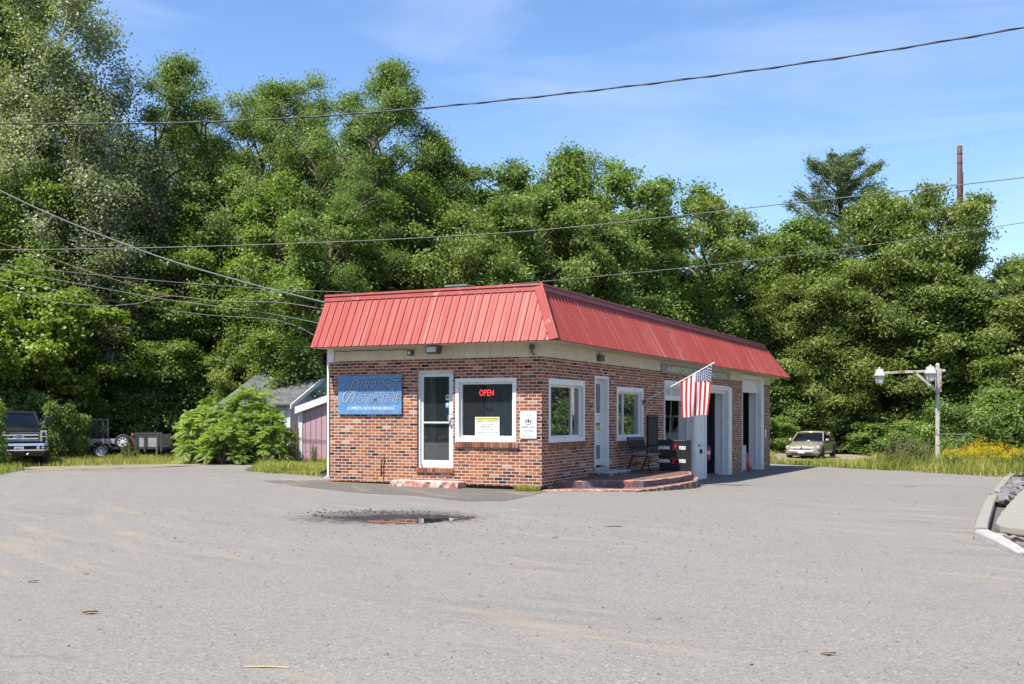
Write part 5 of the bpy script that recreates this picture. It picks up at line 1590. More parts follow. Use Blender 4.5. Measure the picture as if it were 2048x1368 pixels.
bu.hexa([(.14, -.86, .575), (.14, .86, .575), (-.1, 1.02, .60), (-.1, -1.02, .60), (.14, -.86, .65), (.14, .86, .65), (-.1, 1.02, .655), (-.1, -1.02, .655)])
for y0, y1 in ((-.70, -.58), (.58, .70)): bu.box(.0, .138, y0, y1, .651, .764)
for s in (-1, 1): bu.hexa([(.13, s*.9, .652), (-.1, s*1.02, .656), (-.14, s*1.0, .656), (.0, s*.9, .652), (.13, s*.9, .763), (-.1, s*1.02, .763), (-.14, s*1.0, .763), (.0, s*.9, .763)])
bu.build('bumper', M_CHROME, T, bevel=.02)
bu = MB(); bu.box(-.02, .06, -.58, .58, .655, .76); bu.box(-.3, .02, -.9, .9, .87, .93); bu.build('bumper_inset', M_BLACKMATT, T)
bu = MB(); bu.hexa([(-.15, -.82, .38), (-.15, .82, .38), (-.5, .85, .38), (-.5, -.85, .38), (.08, -.92, .572), (.08, .92, .572), (-.5, .95, .572), (-.5, -.95, .572)]); bu.build('air_dam', pm('grey_valance', (.07, .07, .072), .7), T)
pl = MB(); pl.box(.142, .155, -.16, .16, .59, .745); PL = pl.build('number_plate', M_PLATE, T)
pl = MB(); letters(pl, lambda a, b_: (.1565, a, .665+b_), '348 517', w=.25, h=.08, fat=.02); pl.build('lettering', M_INK, PL, fix=False)
for s in (-1, 1):
    hk = MB(); hk.tube([(.1, s*.32, .50), (.17, s*.32, .49), (.17, s*.26, .45), (.1, s*.26, .45)], .02, 6); hk.build('tow_hook', M_STEEL, T)
    wheel(T, -1.0, s*.84, .42, .29, s, steer=R(-24), spokes=8); wheel(T, -4.9, s*.84, .42, .29, s, spokes=8)
    a = MB(); a.lathe([(.50, s*.85), (.50, s*1.006)], 26, axis='y', o=(-1.0, 0, .46)); a.build('wheel_arch', M_BLACKMATT, T); a = MB(); a.lathe([(.50, s*.85), (.50, s*1.006)], 26, axis='y', o=(-4.9, 0, .46)); a.build('wheel_arch', M_BLACKMATT, T)

# utility trailer
UD = 47.5
ux = (165-CU)*UD/FPX
T = thing('utility_trailer', 'rusty black utility trailer with a raised mesh gate and a spare wheel in the grass', 'trailer', (ux, UD, gzf(ux, UD)), R(4))
M_OLDBLK = pm('rusty_black_steel', (.055, .052, .052), .7, var=.3, scale=5, dirt=(.10, .055, .035), dirt_at=(.6, .75))
M_GREYW = pm('silvery_old_wood', (.36, .34, .32), .85, var=.25, scale=9, dirt=(.2, .18, .16))
M_RIM = pm('white_spoke_rim', (.72, .73, .74), .4, var=.05)
px = UD/FPX      # metres per photo pixel at this distance
mb = MB(); ln_ = 158*px
mb.box(0, ln_, -.04, 1.7, .42, .50); mb.bar((0, 0, .78), (2.35, 0, .78), .05, .16); mb.bar((0, 1.66, .78), (ln_, 1.66, .78), .05, .10)
for xx in (.02, 1.0, 2.3): mb.box(xx-.03, xx+.03, -.03, .03, .5, .70)
mb.build('deck', M_OLDBLK, T)
mb = MB(); mb.box(.2, 2.2, -.035, -.02, .66, .88); mb.build('side_plank', M_GREYW, T)
mb = MB(); g0, g1 = .06, 1.10
for xx in (g0, g0+.27, g0+.55, g0+.83, g1): mb.bar((xx, .0, .85), (xx, .0, 1.72), .035, .035)
mb.bar((g0, 0, 1.72), (g1, 0, 1.72), .045, .045); mb.bar((g0, 0, .88), (g1, 0, .88), .045, .045)
for k in range(22):
    mb.bar((g0+.05*k*.96, 0, .88), (g0+.05*k*.96, 0, 1.72), .006, .006); 
for k in range(17): mb.bar((g0, 0, .90+.05*k), (g1, 0, .90+.05*k), .006, .006)
mb.build('ramp_gate', M_OLDBLK, T)
for yy, s in ((-.22, -1), (1.9, 1)):
    wheel(T, .88, yy, .33, .2, s, spokes=8, rim=M_RIM)
    mb = MB()
    pts = [(.88+.45*math.cos(a), yy, .33+.42*math.sin(a)) for a in [PI*k/8 for k in range(9)]]
    for a, b in zip(pts, pts[1:]): mb.bar(a, b, .03, .26, up=(1, 0, .001)) if False else mb.hexa([(a[0], a[1]-.14, a[2]), (b[0], b[1]-.14, b[2]), (b[0], b[1]+.14, b[2]), (a[0], a[1]+.14, a[2]), (a[0], a[1]-.14, a[2]+.02), (b[0], b[1]-.14, b[2]+.02), (b[0], b[1]+.14, b[2]+.02), (a[0], a[1]+.14, a[2]+.02)])
    mb.build('mudguard', M_OLDBLK, T)
SP_ = wheel(T, 1.78, -.18, .34, .2, -1, spokes=8, name='spare_wheel', z=.74, rim=M_RIM)
bx0, bx1 = 108*px, 156*px
mb = MB(); mb.box(bx0, bx1, -.03, .0, .52, 1.06); mb.box(bx1-.03, bx1, .001, 1.6, .52, 1.06); mb.build('side_board', M_GREYW, T)
mb = MB()
for xx in (bx0-.05, bx0+.33, bx0+.88, bx1-.02): mb.box(xx-.045, xx+.045, -.09, -.031, .30, 1.16)
mb.box(bx0-.09, bx1+.03, -.085, -.032, 1.07, 1.15); mb.box(bx0-.09, bx1+.03, -.05, -.031, .42, .52); mb.build('board_frame', M_OLDBLK, T)
mb = MB(); mb.box(bx0-.75, bx0-.12, -.06, .0, .52, .98); mb.build('tool_box', pm('rust_brown_steel', (.13, .075, .05), .8, var=.3), T)
mb = MB(); mb.lathe([(.05, -.1), (.05, -.04)], 12, axis='y', o=(bx0-.2, 0, 1.06)); mb.lathe([(.035, -.1), (.035, -.06)], 12, axis='y', o=(bx0-.18, 0, .50)); mb.build('marker_light', pm('orange_lens', (.85, .12, .02), .3), T)
mb = MB(); mb.bar((ln_-.1, .2, .46), (ln_+.75, .75, .46), .07, .09); mb.bar((ln_-.1, 1.5, .46), (ln_+.75, .85, .46), .07, .09); mb.lathe([(.06, .43), (.07, .5), (.03, .55)], 10, o=(ln_+.8, .8, 0)); mb.build('drawbar', M_OLDBLK, T)
mb = MB(); mb.tube([(ln_-.25, -.1, .0), (ln_-.25, -.1, .62)], .035, 8); mb.build('jack', M_STEEL, T)

# ------------------------------------------------------------------ lamp post
LD = 45.0
lpx = (1875-CU)*LD/FPX; lk = LD/FPX
T = thing('lamp_post', 'white peeling lamp post with rust stains and two lanterns on its arm', 'lamp post', (lpx, LD, gzf(lpx, LD)), 0)
M_RUSTW = pm('rusty_white_paint', (.50, .48, .44), .65, var=.08, scale=3, dirt=(.30, .10, .04), dirt_at=(.53, .60), dscale=2.6)
z0_ = gzf(lpx, LD)
def lz(v): return EZ + (HV - v)*lk - z0_
mb = MB(); mb.bar((0, 0, -.2), (0, 0, lz(730)), .135, .135); mb.hexa([(-.08, -.08, lz(730)+.001), (.08, -.08, lz(730)+.001), (.08, .08, lz(730)+.001), (-.08, .08, lz(730)+.001), (-.02, -.02, lz(726)), (.02, -.02, lz(726)), (.02, .02, lz(726)), (-.02, .02, lz(726))])
mb.build('post', M_RUSTW, T, bevel=.015)
mb = MB(); mb.bar(((1763-1875)*lk, -.0, lz(746)), (15*lk, -.0, lz(741)), .10, .10); mb.build('arm', M_RUSTW, T, bevel=.01)
mb = MB(); mb.bar((-42*lk, 0, lz(748)), (-.05, 0, lz(782)), .09, .10); mb.bar((.11, -.05, lz(738)), (.11, -.02, lz(784)), .07, .08); mb.build('brace', M_RUSTW, T, bevel=.01)
mb = MB(); mb.bar((.08, 0, lz(868)), (62*lk, .0, lz(868)), .03, .03); mb.build('rail', M_STEEL, T)
M_LGLASS = pm('milky_lantern_glass', (.58, .60, .58), .25, var=.1)
def lantern(px_, v0, v1, yoff, k=.86):
    h = bpy.data.objects.new('lantern', None); COL.objects.link(h); h.parent = T
    h.location = ((px_-1875)*lk, yoff, lz(v1)); H = (v1-v0)*lk
    def ring(w_, z): return [(-w_, -w_, z), (w_, -w_, z), (w_, w_, z), (-w_, w_, z)]
    a = MB(); a.hexa(ring(.19*k, H*.50) + ring(.11*k, H*.88)); a.hexa(ring(.20*k, H*.46) + ring(.20*k, H*.499)); a.lathe([(.05*k, H*.881), (.08*k, H*.93), (.03*k, H*.96), (.03*k, H)], 10); a.build('cap', M_RUSTW, h)
    g = MB(); g.hexa(ring(.105*k, H*.05) + ring(.165*k, H*.455)); g.build('glass', M_LGLASS, h)
    f_ = MB(); f_.hexa(ring(.12*k, 0) + ring(.12*k, H*.048))
    for sx in (-1, 1):
        for sy in (-1, 1): f_.bar((sx*.112*k, sy*.112*k, H*.02), (sx*.174*k, sy*.174*k, H*.455), .022, .022)
    f_.build('frame', M_STEEL, h)
lantern(1759, 734, 767, -.0); lantern(1853, 730, 763, -.42, .9)
mb = MB(); mb.bar((-22*lk, -.42, lz(741)), (-.02, .0, lz(741)), .05, .05); mb.build('lantern_bracket', M_STEEL, T)

# rusty stack beyond the trees
SDp = 125.0; skx = (1919.5-CU)*SDp/FPX
T = thing('smoke_stack', 'tall rust-brown steel smoke stack rising behind the trees at right', 'chimney', (skx, SDp, 0), 0)
st_top = EZ + (HV-292)*SDp/FPX
M_RUST = pm('rust_brown_stack', (.085, .032, .025), .75, var=.35, scale=.7, dirt=(.07, .035, .03))
mb = MB(); mb.lathe([(.34, -.5), (.30, st_top-6), (.285, st_top)], 20); mb.build('flue', M_RUST, T, smooth=True)
mb = MB()
for dz in (.9, 2.0): mb.lathe([(.285, st_top-dz-.09), (.31, st_top-dz-.06), (.31, st_top-dz+.06), (.285, st_top-dz+.09)], 20, caps=False)
mb.build('band', M_RUST, T); mb = MB(); mb.tube([(.30, -.05, st_top-7), (.36, -.05, st_top-3.2), (.36, -.05, st_top-3.0)], .04, 6); mb.build('ladder_rail', M_RUST, T)

# ------------------------------------------------------------------ overhead cables
def cable(label, pts, rad, m=M_CABLE, n=26, twist=0.0, name='overhead_cable', group='overhead cables'):
    """a smooth line through three or more points"""
    P = [np.array(p, float) for p in pts]
    out = []
    for i in range(len(P)-1):
        p0 = P[max(i-1, 0)] if i else 2*P[0]-P[1]; p1, p2 = P[i], P[i+1]
        p3 = P[i+2] if i+2 < len(P) else 2*P[-1]-P[-2]
        for k in range(n):
            t = k/n
            out.append(.5*((2*p1) + (-p0+p2)*t + (2*p0-5*p1+4*p2-p3)*t*t + (-p0+3*p1-3*p2+p3)*t**3))
    out.append(P[-1])
    mb = MB(); mb.tube([Vector(o) for o in out], rad, 6)
    if twist:
        L = []; d = 0
        o_ = np.array(out); seg = np.linalg.norm(np.diff(o_, axis=0), axis=1); cum = np.concatenate([[0], np.cumsum(seg)])
        tt = np.arange(0, cum[-1], .12)
        for t in tt:
            c = np.array([np.interp(t, cum, o_[:, k]) for k in range(3)])
            a = t*2*PI/twist
            L.append(Vector(c + np.array([0, math.cos(a), math.sin(a)])*rad*1.15))
        mb.tube(L, rad*.62, 5)
    o = mb.build(name, m, smooth=True)
    return tag(o, label, 'cable', group)
M_CBL = pm('black_cable', (.035, .035, .04), .6); M_CGREY = pm('pale_grey_cable', (.13, .13, .13), .6); M_CORG = pm('orange_cable', (.22, .075, .025), .6)
cable('thick twisted black cable crossing the sky at the top of the photo', [at(-300, 240, 34), at(0, 247, 32), at(430, 243, 30.5), at(870, 214, 29), at(1460, 147, 27), at(2048, 55, 25), at(2500, -40, 23.5)], .020, M_CBL, twist=1.5)
cable('long grey cable crossing above the red roof and the pine', [at(-300, 498, 43), at(0, 500, 42), at(500, 490, 41), at(1030, 464, 40), at(1550, 410, 38), at(2048, 355, 36), at(2500, 300, 34)], .017, M_CGREY)
cable('lower grey cable running behind the garage roof to the right', [at(500, 612, 50), at(1095, 562, 49), at(1560, 514, 47), at(2048, 445, 45), at(2500, 370, 43)], .015, M_CGREY)
RL = Vector((*loc2w(XL, .1), 3.95))
cable('thick pale service cable sloping from the upper left down to the roof corner', [at(-320, 200, 33), at(0, 381, 30), at(270, 496, 28), at(470, 559, 26.4), RL + Vector((0, 0, .15))], .019, pm('bright_cable', (.12, .12, .12), .7))
cable('thin grey cable at far left, topmost of the group running to the garage', [at(-300, 488, 34), at(0, 528, 32), at(280, 558, 30), at(540, 578, 28), at(700, 584, 27)], .008, M_CGREY)
cable('orange cable slanting down across the left trees', [at(-300, 420, 34), at(0, 486, 32), at(170, 540, 30.5), at(337, 594, 29)], .008, M_CORG)
cable('thin grey cable drooping past the left trees to the roof end', [at(-300, 470, 34), at(0, 537, 32), at(160, 568, 30), at(340, 600, 28), at(520, 624, 26.5), RL + Vector((0, 0, -.35))], .009, M_CGREY)
cable('sagging cable that dips low before the trees and rises to the orange splice', [at(-200, 500, 34), at(0, 568, 32), at(90, 600, 31), at(200, 611, 30), at(280, 606, 29.5), at(337, 592, 29), at(440, 602, 28), at(560, 605, 26.5), RL + Vector((0, 0, .0))], .010, pm('faded_cable', (.17, .13, .11), .6))
cable('thin grey cable at far left, lowest of the group running to the garage', [at(-300, 510, 34), at(0, 558, 32), at(200, 598, 30), at(400, 628, 28), at(560, 642, 26.5), RL + Vector((.0, 0, -.75))], .008, M_CGREY)

# ------------------------------------------------------------------ kerb, slabs, stones on the right
M_KERB = pm('pale_concrete_kerb', (.235, .215, .18), .9, var=.1, scale=4, dirt=(.23, .21, .18), dirt_at=(.6, .75), bump=.2)
M_KWHITE = pm('white_painted_kerb', (.33, .32, .30), .8, var=.12, scale=6, dirt=(.17, .145, .12), dirt_at=(.54, .66), dscale=30)
kl = KERB_L
kw = [.17, .17, .17, .17, .18, .18, .19, .2, .21, .22]
T = thing('kerb', 'wide pale concrete kerb with a white painted end at the right of the lot', 'kerb', (5.62, 13.2, 0))
def strip(mb, pts, wid, z0f, hts, mi=0):
    n = len(pts); Lf, Rt = [], []
    for i, p in enumerate(pts):
        a = np.array(pts[max(i-1, 0)]); b = np.array(pts[min(i+1, n-1)]); t = (b-a)/np.linalg.norm(b-a); nn = np.array([t[1], -t[0]])
        Lf.append(np.array(p)); Rt.append(np.array(p) + nn*wid[i])
    vs = []
    for i in range(n):
        h = hts[i]; gl, gr_ = gzf(*Lf[i]), gzf(*Rt[i])
        q = [(*Lf[i], gl-.1), (*(Lf[i]+(Rt[i]-Lf[i])*.04), gl+h*.75), (*(Lf[i]+(Rt[i]-Lf[i])*.14), gl+h), (*(Lf[i]+(Rt[i]-Lf[i])*.92), gl+h), (*Rt[i], gl+h*.8), (*Rt[i], gr_-.1)]
        vs += [(x-5.62, y-13.2, z) for x, y, z in q]
    fs = []
    for i in range(n-1):
        for k in range(5): fs.append((i*6+k, i*6+k+1, (i+1)*6+k+1, (i+1)*6+k))
    fs.append((0, 1, 2, 3, 4, 5)); fs.append(tuple((n-1)*6+k for k in (5, 4, 3, 2, 1, 0)))
    mb.add(vs, fs, mi)
kk = []
for i in range(len(kl)-1):
    for j in range(3):
        t = j/3; kk.append((kl[i][0]+(kl[i+1][0]-kl[i][0])*t, kl[i][1]+(kl[i+1][1]-kl[i][1])*t, kw[i]+(kw[i+1]-kw[i])*t))
kk.append((*kl[-1], kw[-1]))
mb = MB(); strip(mb, [(a, b) for a, b, c in kk], [c for a, b, c in kk], None, [.13+.0*i for i in range(len(kk))]); mb.build('kerb_run', M_KERB, T)
en = KERB_E
mb = MB(); strip(mb, en, [.14, .15, .16, .17, .17], None, [.035, .06, .09, .115, .128]); mb.build('kerb_end', M_KWHITE, T)
T = tag(thing('concrete_slab', None, None, (0, 0, 0)), 'broad pale concrete paving slab above the gravel at the right edge', 'slab')
def gpz(u, v, z):
    d = (EZ - z)*FPX/(v - HV)
    return ((u-CU)*d/FPX, d)
SLP = [gpz(u, v, .2) for u, v in ((1990.6, 1044), (2001, 1025), (2020, 1003), (2048, 975.6), (2130, 968), (2150, 1064), (2048, 1056), (2023, 1053), (2000, 1050))]
mb = MB(); SLJ = jitter_poly(SLP, .3, .008, rng)
mb.prism(SLJ, lambda p: (p[0], p[1], .10), lambda p: (p[0], p[1], .2)); mb.build('slab', M_KERB, T, bevel=.02)
o = thing('granite_block', 'rough granite block under the edge of the concrete slab, nearest the kerb', 'block', (6.3, 13.55, 0), R(-14))
M_GRAN = pm('rough_granite', (.26, .225, .185), .9, var=.25, scale=10, bump=.5, dirt=(.16, .13, .11))
rb = np.random.default_rng(3)
def rough_block(w_, d_, h_):
    bm = bmesh.new(); bmesh.ops.create_cube(bm, size=1)
    bmesh.ops.subdivide_edges(bm, edges=bm.edges[:], cuts=3, use_grid_fill=True)
    for v in bm.verts:
        v.co = Vector((v.co.x*w_, v.co.y*d_, (v.co.z+.5)*h_)) + Vector(rb.normal(0, .012, 3))
    me = bpy.data.meshes.new('block'); bm.to_mesh(me); bm.free(); return me
for nm, (uu, ww) in (('a', (2006, .19)), ('b', (2043, .25))):
    me = rough_block(ww, .3, .118); me.materials.append(M_GRAN)
    X, Y = gpz(uu, 1054.5 if nm == 'a' else 1057, .2)
    b_o = link('granite_block', me); b_o.location = (X, Y+.125, -.02); b_o.rotation_euler = (0, 0, R(-4))
    tag(b_o, 'rough granite block nearest the kerb corner, under the slab edge' if nm == 'a' else 'rough granite block at the right edge of the photo, under the slab edge', 'block', 'granite blocks under the slab')
bpy.data.objects.remove(o)
# broken stones between kerb and slab
M_STONE = [pm('broken_stone_%s' % k, c, .85, var=.25, scale=7, bump=.3) for k, c in zip('abc', [(.13, .13, .135), (.17, .165, .16), (.17, .13, .105)])]
def stone_mesh(seed):
    bm = bmesh.new(); bmesh.ops.create_icosphere(bm, subdivisions=2, radius=1)
    r_ = np.random.default_rng(seed)
    for v in bm.verts: v.co *= 1 + r_.normal(0, .03)
    for _ in range(9):
        d = Vector(r_.normal(0, 1, 3)).normalized(); bmesh.ops.bisect_plane(bm, geom=bm.verts[:]+bm.edges[:]+bm.faces[:], plane_co=d*r_.uniform(.5, .8), plane_no=d, clear_outer=True)
        es = [e for e in bm.edges if e.is_boundary]
        if es: bmesh.ops.edgeloop_fill(bm, edges=es)
    me = bpy.data.meshes.new('broken_stone'); bm.to_mesh(me); bm.free(); me.materials.append(M_STONE[seed % 3]); return me
SM = [stone_mesh(s) for s in range(9)]
def pin(poly, x, y):
    c = False; j = len(poly)-1
    for i in range(len(poly)):
        (xi, yi), (xj, yj) = poly[i], poly[j]
        if (yi > y) != (yj > y) and x < (xj-xi)*(y-yi)/(yj-yi)+xi: c = not c
        j = i
    return c
STP = [(1993, 1012), (2004, 988), (2017, 967), (2031, 951), (2075, 948), (2060, 975), (2024, 1000), (2008, 1020)]
cnt = 0
while cnt < 85:
    u, v = rng.uniform(1990, 2075), rng.uniform(946, 1022)
    if not pin(STP, u, v): continue
    x, y = gp(u, v); s = rng.uniform(.07, .19)
    o = link('broken_stone', SM[cnt % 9]); o.location = (x, y, gzf(x, y)+.02+s*.35); o.scale = (s*rng.uniform(.9, 1.6), s*rng.uniform(.7, 1.1), s*rng.uniform(.4, .75)); o.rotation_euler = (rng.uniform(-.5, .5), rng.uniform(-.5, .5), rng.uniform(0, 6.3))
    tag(o, 'broken grey stone lying in the gravel between the kerb and the concrete slab', 'stone', 'broken stones beside the kerb'); cnt += 1

# ------------------------------------------------------------------ litter on the asphalt
pv = []; pf = []
pr = np.random.default_rng(11)
def peb(x, y, s):
    n = len(pv); z = gzf(x, y)+.004
    a0 = pr.uniform(0, 6.3); q = [(math.cos(a0+k*2.1)*s*pr.uniform(.6, 1.2), math.sin(a0+k*2.1)*s*pr.uniform(.6, 1.2)) for k in range(3)]
    pv.extend([(x+a, y+b, z-.002) for a, b in q] + [(x, y, z+s*.8)])
    pf.extend([(n, n+1, n+3), (n+1, n+2, n+3), (n+2, n, n+3)])
for k in range(2600):
    if k < 1500: x, y = pr.normal(-.8, 2.2), pr.normal(14.6, 1.6)
    else: y = pr.uniform(5.5, 24); x = pr.uniform(-.5, .5)*y
    if y < 5 or y > 24: continue
    s = abs(pr.normal(0, .008))+.004
    peb(x, y, s)
me = np_mesh('pebbles', np.array(pv), np.array(pf), pm('dark_pebble', (.10, .095, .085), .9, var=.5, scale=30), k=3)
tag(link('pebbles', me), 'scattered dark grit on the asphalt round the puddle', 'grit', kind='stuff')
pv2, pf2 = [], []
pv, pf = pv2, pf2
for k in range(420):
    x = pr.uniform(-3.0, -.55); y = 15.95 + .28*math.sin(x*3.1) + abs(pr.normal(0, .14)) + (.9*abs(x+1.7)*.25)
    if k % 3 == 0: x, y = pr.normal(-2.3, .45), pr.normal(16.9, .22)
    peb(x, y, pr.uniform(.008, .030))
tag(link('broken_asphalt', np_mesh('broken_asphalt', np.array(pv2), np.array(pf2), pm('black_asphalt_crumb', (.022, .020, .019), .9, var=.4, scale=30), k=3)), 'black broken crumbs of asphalt along the far rim of the puddle', 'rubble', kind='stuff')
M_DEAD = pm('dead_leaf_brown', (.30, .13, .05), .8, var=.3, scale=40)
M_STRAW = pm('pale_straw', (.38, .32, .19), .8)
def dead_leaf(u, v, s, rz, label):
    X, Y = gp(u, v)
    mb = MB(); n = 6
    vs = []
    for i in range(n+1):
        t = i/n; wd = .38*math.sin(PI*min(1, t*1.02))*(1+.25*math.sin(t*18)) ; up = .25*math.sin(PI*t)*.5 + .12*t*t
        vs += [((t-.5)*1.6*s, wd*s, (up+.16)*s), ((t-.5)*1.6*s, 0, (up)*s+.002), ((t-.5)*1.6*s, -wd*s, (up+.2)*s)]
    fs = []
    for i in range(n):
        a = i*3; fs += [(a, a+3, a+4, a+1), (a+1, a+4, a+5, a+2)]
    mb.add(vs, fs); mb.tube([(.8*s, 0, .14*s), (1.2*s, .1*s, .25*s)], .03*s, 4)
    o = mb.build('dead_leaf', M_DEAD, fix=False); o.location = (X, Y, gzf(X, Y)+.006); o.rotation_euler = (0, 0, rz)
    tag(o, label, 'leaf', 'dead leaves on the asphalt')
dead_leaf(180, 1229, .075, .1, 'larger curled brown leaf on the asphalt at lower left')
dead_leaf(66, 1166, .055, .3, 'curled brown leaf near the left edge of the asphalt')
dead_leaf(172, 1150, .04, 1.0, 'small brown leaf above the larger curled leaf at lower left')
dead_leaf(1316, 1240, .035, .5, 'tiny brown leaf on the asphalt below the porch')
dead_leaf(1656, 1312, .06, -.2, 'brown leaf on the asphalt at lower right')
dead_leaf(1502, 1331, .03, .9, 'tiny dark leaf near the bottom edge, right of centre')
dead_leaf(1110, 1077, .05, .2, 'reddish brown leaf on the asphalt in front of the porch')
X, Y = gp(532, 1337)
mb = MB(); mb.tube([(-.13, .01, .008), (.0, .0, .012), (.14, -.012, .008)], .006, 6); o = mb.build('straw', M_STRAW); o.location = (X, Y, gzf(X, Y)); tag(o, 'pale straw stalk lying on the asphalt near the bottom edge', 'straw')
X, Y = gp(1232, 1054)
mb = MB(); mb.tube([(-.16, -.05, .006), (-.08, -.02, .01), (.0, .0, .014), (.08, .01, .008)], .006, 5); o = mb.build('twig', M_BRONZE); o.location = (X, Y, gzf(X, Y)); tag(o, 'thin dark twig on the asphalt in front of the porch', 'twig')

# ------------------------------------------------------------------ vegetation
def unit(a): return a/np.maximum(np.linalg.norm(a, axis=-1, keepdims=True), 1e-9)
def leaf_quads(P, Nr, L, W, rng, droop=.3, D=None, fold=.18):
    n = len(P)
    r_ = rng.normal(0, 1, (n, 3)) if D is None else D + rng.normal(0, .35, (n, 3))
    Nr = unit(Nr)
    d = r_ - Nr*np.sum(r_*Nr, 1, keepdims=True)
    d = unit(d); d[:, 2] -= droop; d = unit(d)
    s = unit(np.cross(d, Nr)); nn = np.cross(s, d)
    l = (L*rng.uniform(.7, 1.25, n))[:, None]; w = (W*rng.uniform(.75, 1.2, n))[:, None]
    v = np.stack([P - d*l*.5, P + s*w*.5 + nn*w*fold - d*l*.06, P + d*l*.5 - nn*l*.06, P - s*w*.5 + nn*w*fold - d*l*.06], 1)
    return v.reshape(-1, 3)
def leaf_mesh(name, V, tint, mat):
    n = len(V)//4
    q = np.arange(n*4).reshape(n, 4)
    return np_mesh(name, V, q, mat, np.repeat(tint, 4))

M_BARK = pm('grey_brown_bark', (.13, .105, .085), .95, var=.35, scale=5, bump=.6)
M_BARKW = pm('pale_poplar_bark', (.42, .40, .35), .9, var=.2, scale=3, dirt=(.16, .14, .12), dirt_at=(.6, .7))
LEAF = {
    'maple': leaf_mat('maple_leaf', (0.076, 0.117, 0.030), (0.159, 0.227, 0.057), (0.273, 0.338, 0.101)),
    'locust': leaf_mat('locust_leaf', (0.083, 0.127, 0.038), (0.166, 0.234, 0.068), (0.273, 0.331, 0.114)),
    'aspen': leaf_mat('poplar_leaf', (0.130, 0.156, 0.085), (0.254, 0.283, 0.169), (0.430, 0.447, 0.321), gloss=.3, rough=.4),
    'oak': leaf_mat('oak_leaf', (0.088, 0.121, 0.030), (0.188, 0.242, 0.061), (0.332, 0.365, 0.127)),
    'pine': leaf_mat('pine_needle', (.072, .108, .055), (.140, .182, .090), (.22, .26, .13), trans=.25),
    'young': leaf_mat('young_maple_leaf', (.080, .130, .018), (.165, .235, .034), (.28, .34, .065)),
    'bush': leaf_mat('shrub_leaf', (0.078, 0.124, 0.034), (0.166, 0.242, 0.061), (0.288, 0.359, 0.111)),
    'sumac': leaf_mat('sumac_leaf', (.10, .165, .028), (.19, .275, .050), (.32, .39, .10), trans=.42),
    'grass': leaf_mat('grass_blade', (.086, .126, .021), (.213, .236, .046), (.437, .380, .127), trans=.4, gloss=.2),
}
def curve_pts(a, b, sag, rng, n=5, wob=.06):
    a, b = np.array(a), np.array(b); L = np.linalg.norm(b-a)
    out = []
    for i in range(n+1):
        t = i/n
        p = a + (b-a)*t; p[2] += sag*L*math.sin(PI*t)*.5
        if 0 < i < n: p = p + rng.normal(0, wob*L/n, 3)
        out.append(Vector(p))
    return out
PROF = {
    'round': lambda t: math.sin(PI*min(1, .12 + .88*t)**.85)**.75,
    'column': lambda t: (min(1, .55 + 2*t))*(1 if t < .6 else math.sqrt(max(0, 1-((t-.6)/.42)**2))),
    'cone': lambda t: (1-t)**.8*.95 + .06,
    'bush': lambda t: math.sqrt(max(.02, 1 - (t*.95)**2)),
    'high': lambda t: math.sin(PI*min(1, .05 + .95*t)**1.25)**.7,
}
def make_tree(kind, seed, H, Rr, z0=.12, prof='round', lobes=46, lobe_r=.30, subs=15, per=42, sub_r=.34, L=.20, W=.13, flat=.55, droop=.3, bark=None, trunk=.2, lean=.0, matk=None, up=.55, pal=0., spread=1.):
    rng = np.random.default_rng(seed)
    tm = MB()
    tw = [Vector((rng.normal(0, .12)*i + lean*i, rng.normal(0, .12)*i, H*.9*i/6 - (.3 if i == 0 else 0))) for i in range(7)]
    tm.tube(tw, [trunk*(1-i/7.2) for i in range(7)], 8)
    def trunk_at(z):
        f = min(max(z/(H*.9), 0), .999)*6; i = int(f); return tw[i].lerp(tw[i+1], f-i)
    LC, LR = [], []
    for k in range(lobes):
        t = (k + rng.uniform(.1, .9))/lobes
        t = t**.9
        z = H*(z0 + (1-z0)*t*.96)
        an = k*2.39996 + rng.normal(0, .5)
        rad = Rr*PROF[prof](t)*rng.uniform(.35, .95)*spread
        c0 = trunk_at(z)
        c = np.array([c0.x + rad*math.cos(an), c0.y + rad*math.sin(an), z])
        lr = lobe_r*Rr*rng.uniform(.65, 1.25)*(1 - .35*t)
        LC.append(c); LR.append(lr)
        b0 = trunk_at(max(H*.06, z - rad*rng.uniform(.5, .9) - .3))
        tm.tube(curve_pts(b0, c, .12, rng), [trunk*.34*(1-.15*i) for i in range(6)], 5, cap=False)
    P, N, C = [], [], []
    for c, lr in zip(LC, LR):
        ns = max(4, int(subs*rng.uniform(.7, 1.3)))
        out = unit(np.array([c[0], c[1], .0]) + 1e-6)
        d = unit(rng.normal(0, 1, (ns, 3)) + out*.55 + np.array([0, 0, up]))
        sc_ = c + d*lr*rng.uniform(.55, 1.1, (ns, 1))*np.array([1, 1, .8])
        lt = rng.normal(0, .10)
        for q, dd in zip(sc_, d):
            m_ = max(8, int(per*1.5*rng.uniform(.6, 1.35)))
            off = rng.normal(0, 1, (m_, 3))*np.array([1, 1, flat])*sub_r*rng.uniform(.7, 1.2)
            P.append(q + off); N.append(dd*.75 + np.array([-.12, -.10, .45]) + rng.normal(0, .55, (m_, 3)))
            C.append(np.clip(.44 + pal + lt + rng.normal(0, .10) + rng.normal(0, .19, m_), 0, 1))
            # a thin twig
            tm.tube([Vector(c), Vector(q)], [.022, .010], 3, cap=False)
    P = np.concatenate(P); N = np.concatenate(N); C = np.concatenate(C)
    V = leaf_quads(P, N, L*.86, W*.86, rng, droop)
    crown = leaf_mesh('crown', V, C, LEAF[matk or kind])
    me = bpy.data.meshes.new('trunk'); me.from_pydata(tm.v, [], tm.f); me.materials.append(bark or M_BARK); me.update()
    for p in me.polygons: p.use_smooth = True
    return me, crown, H, Rr
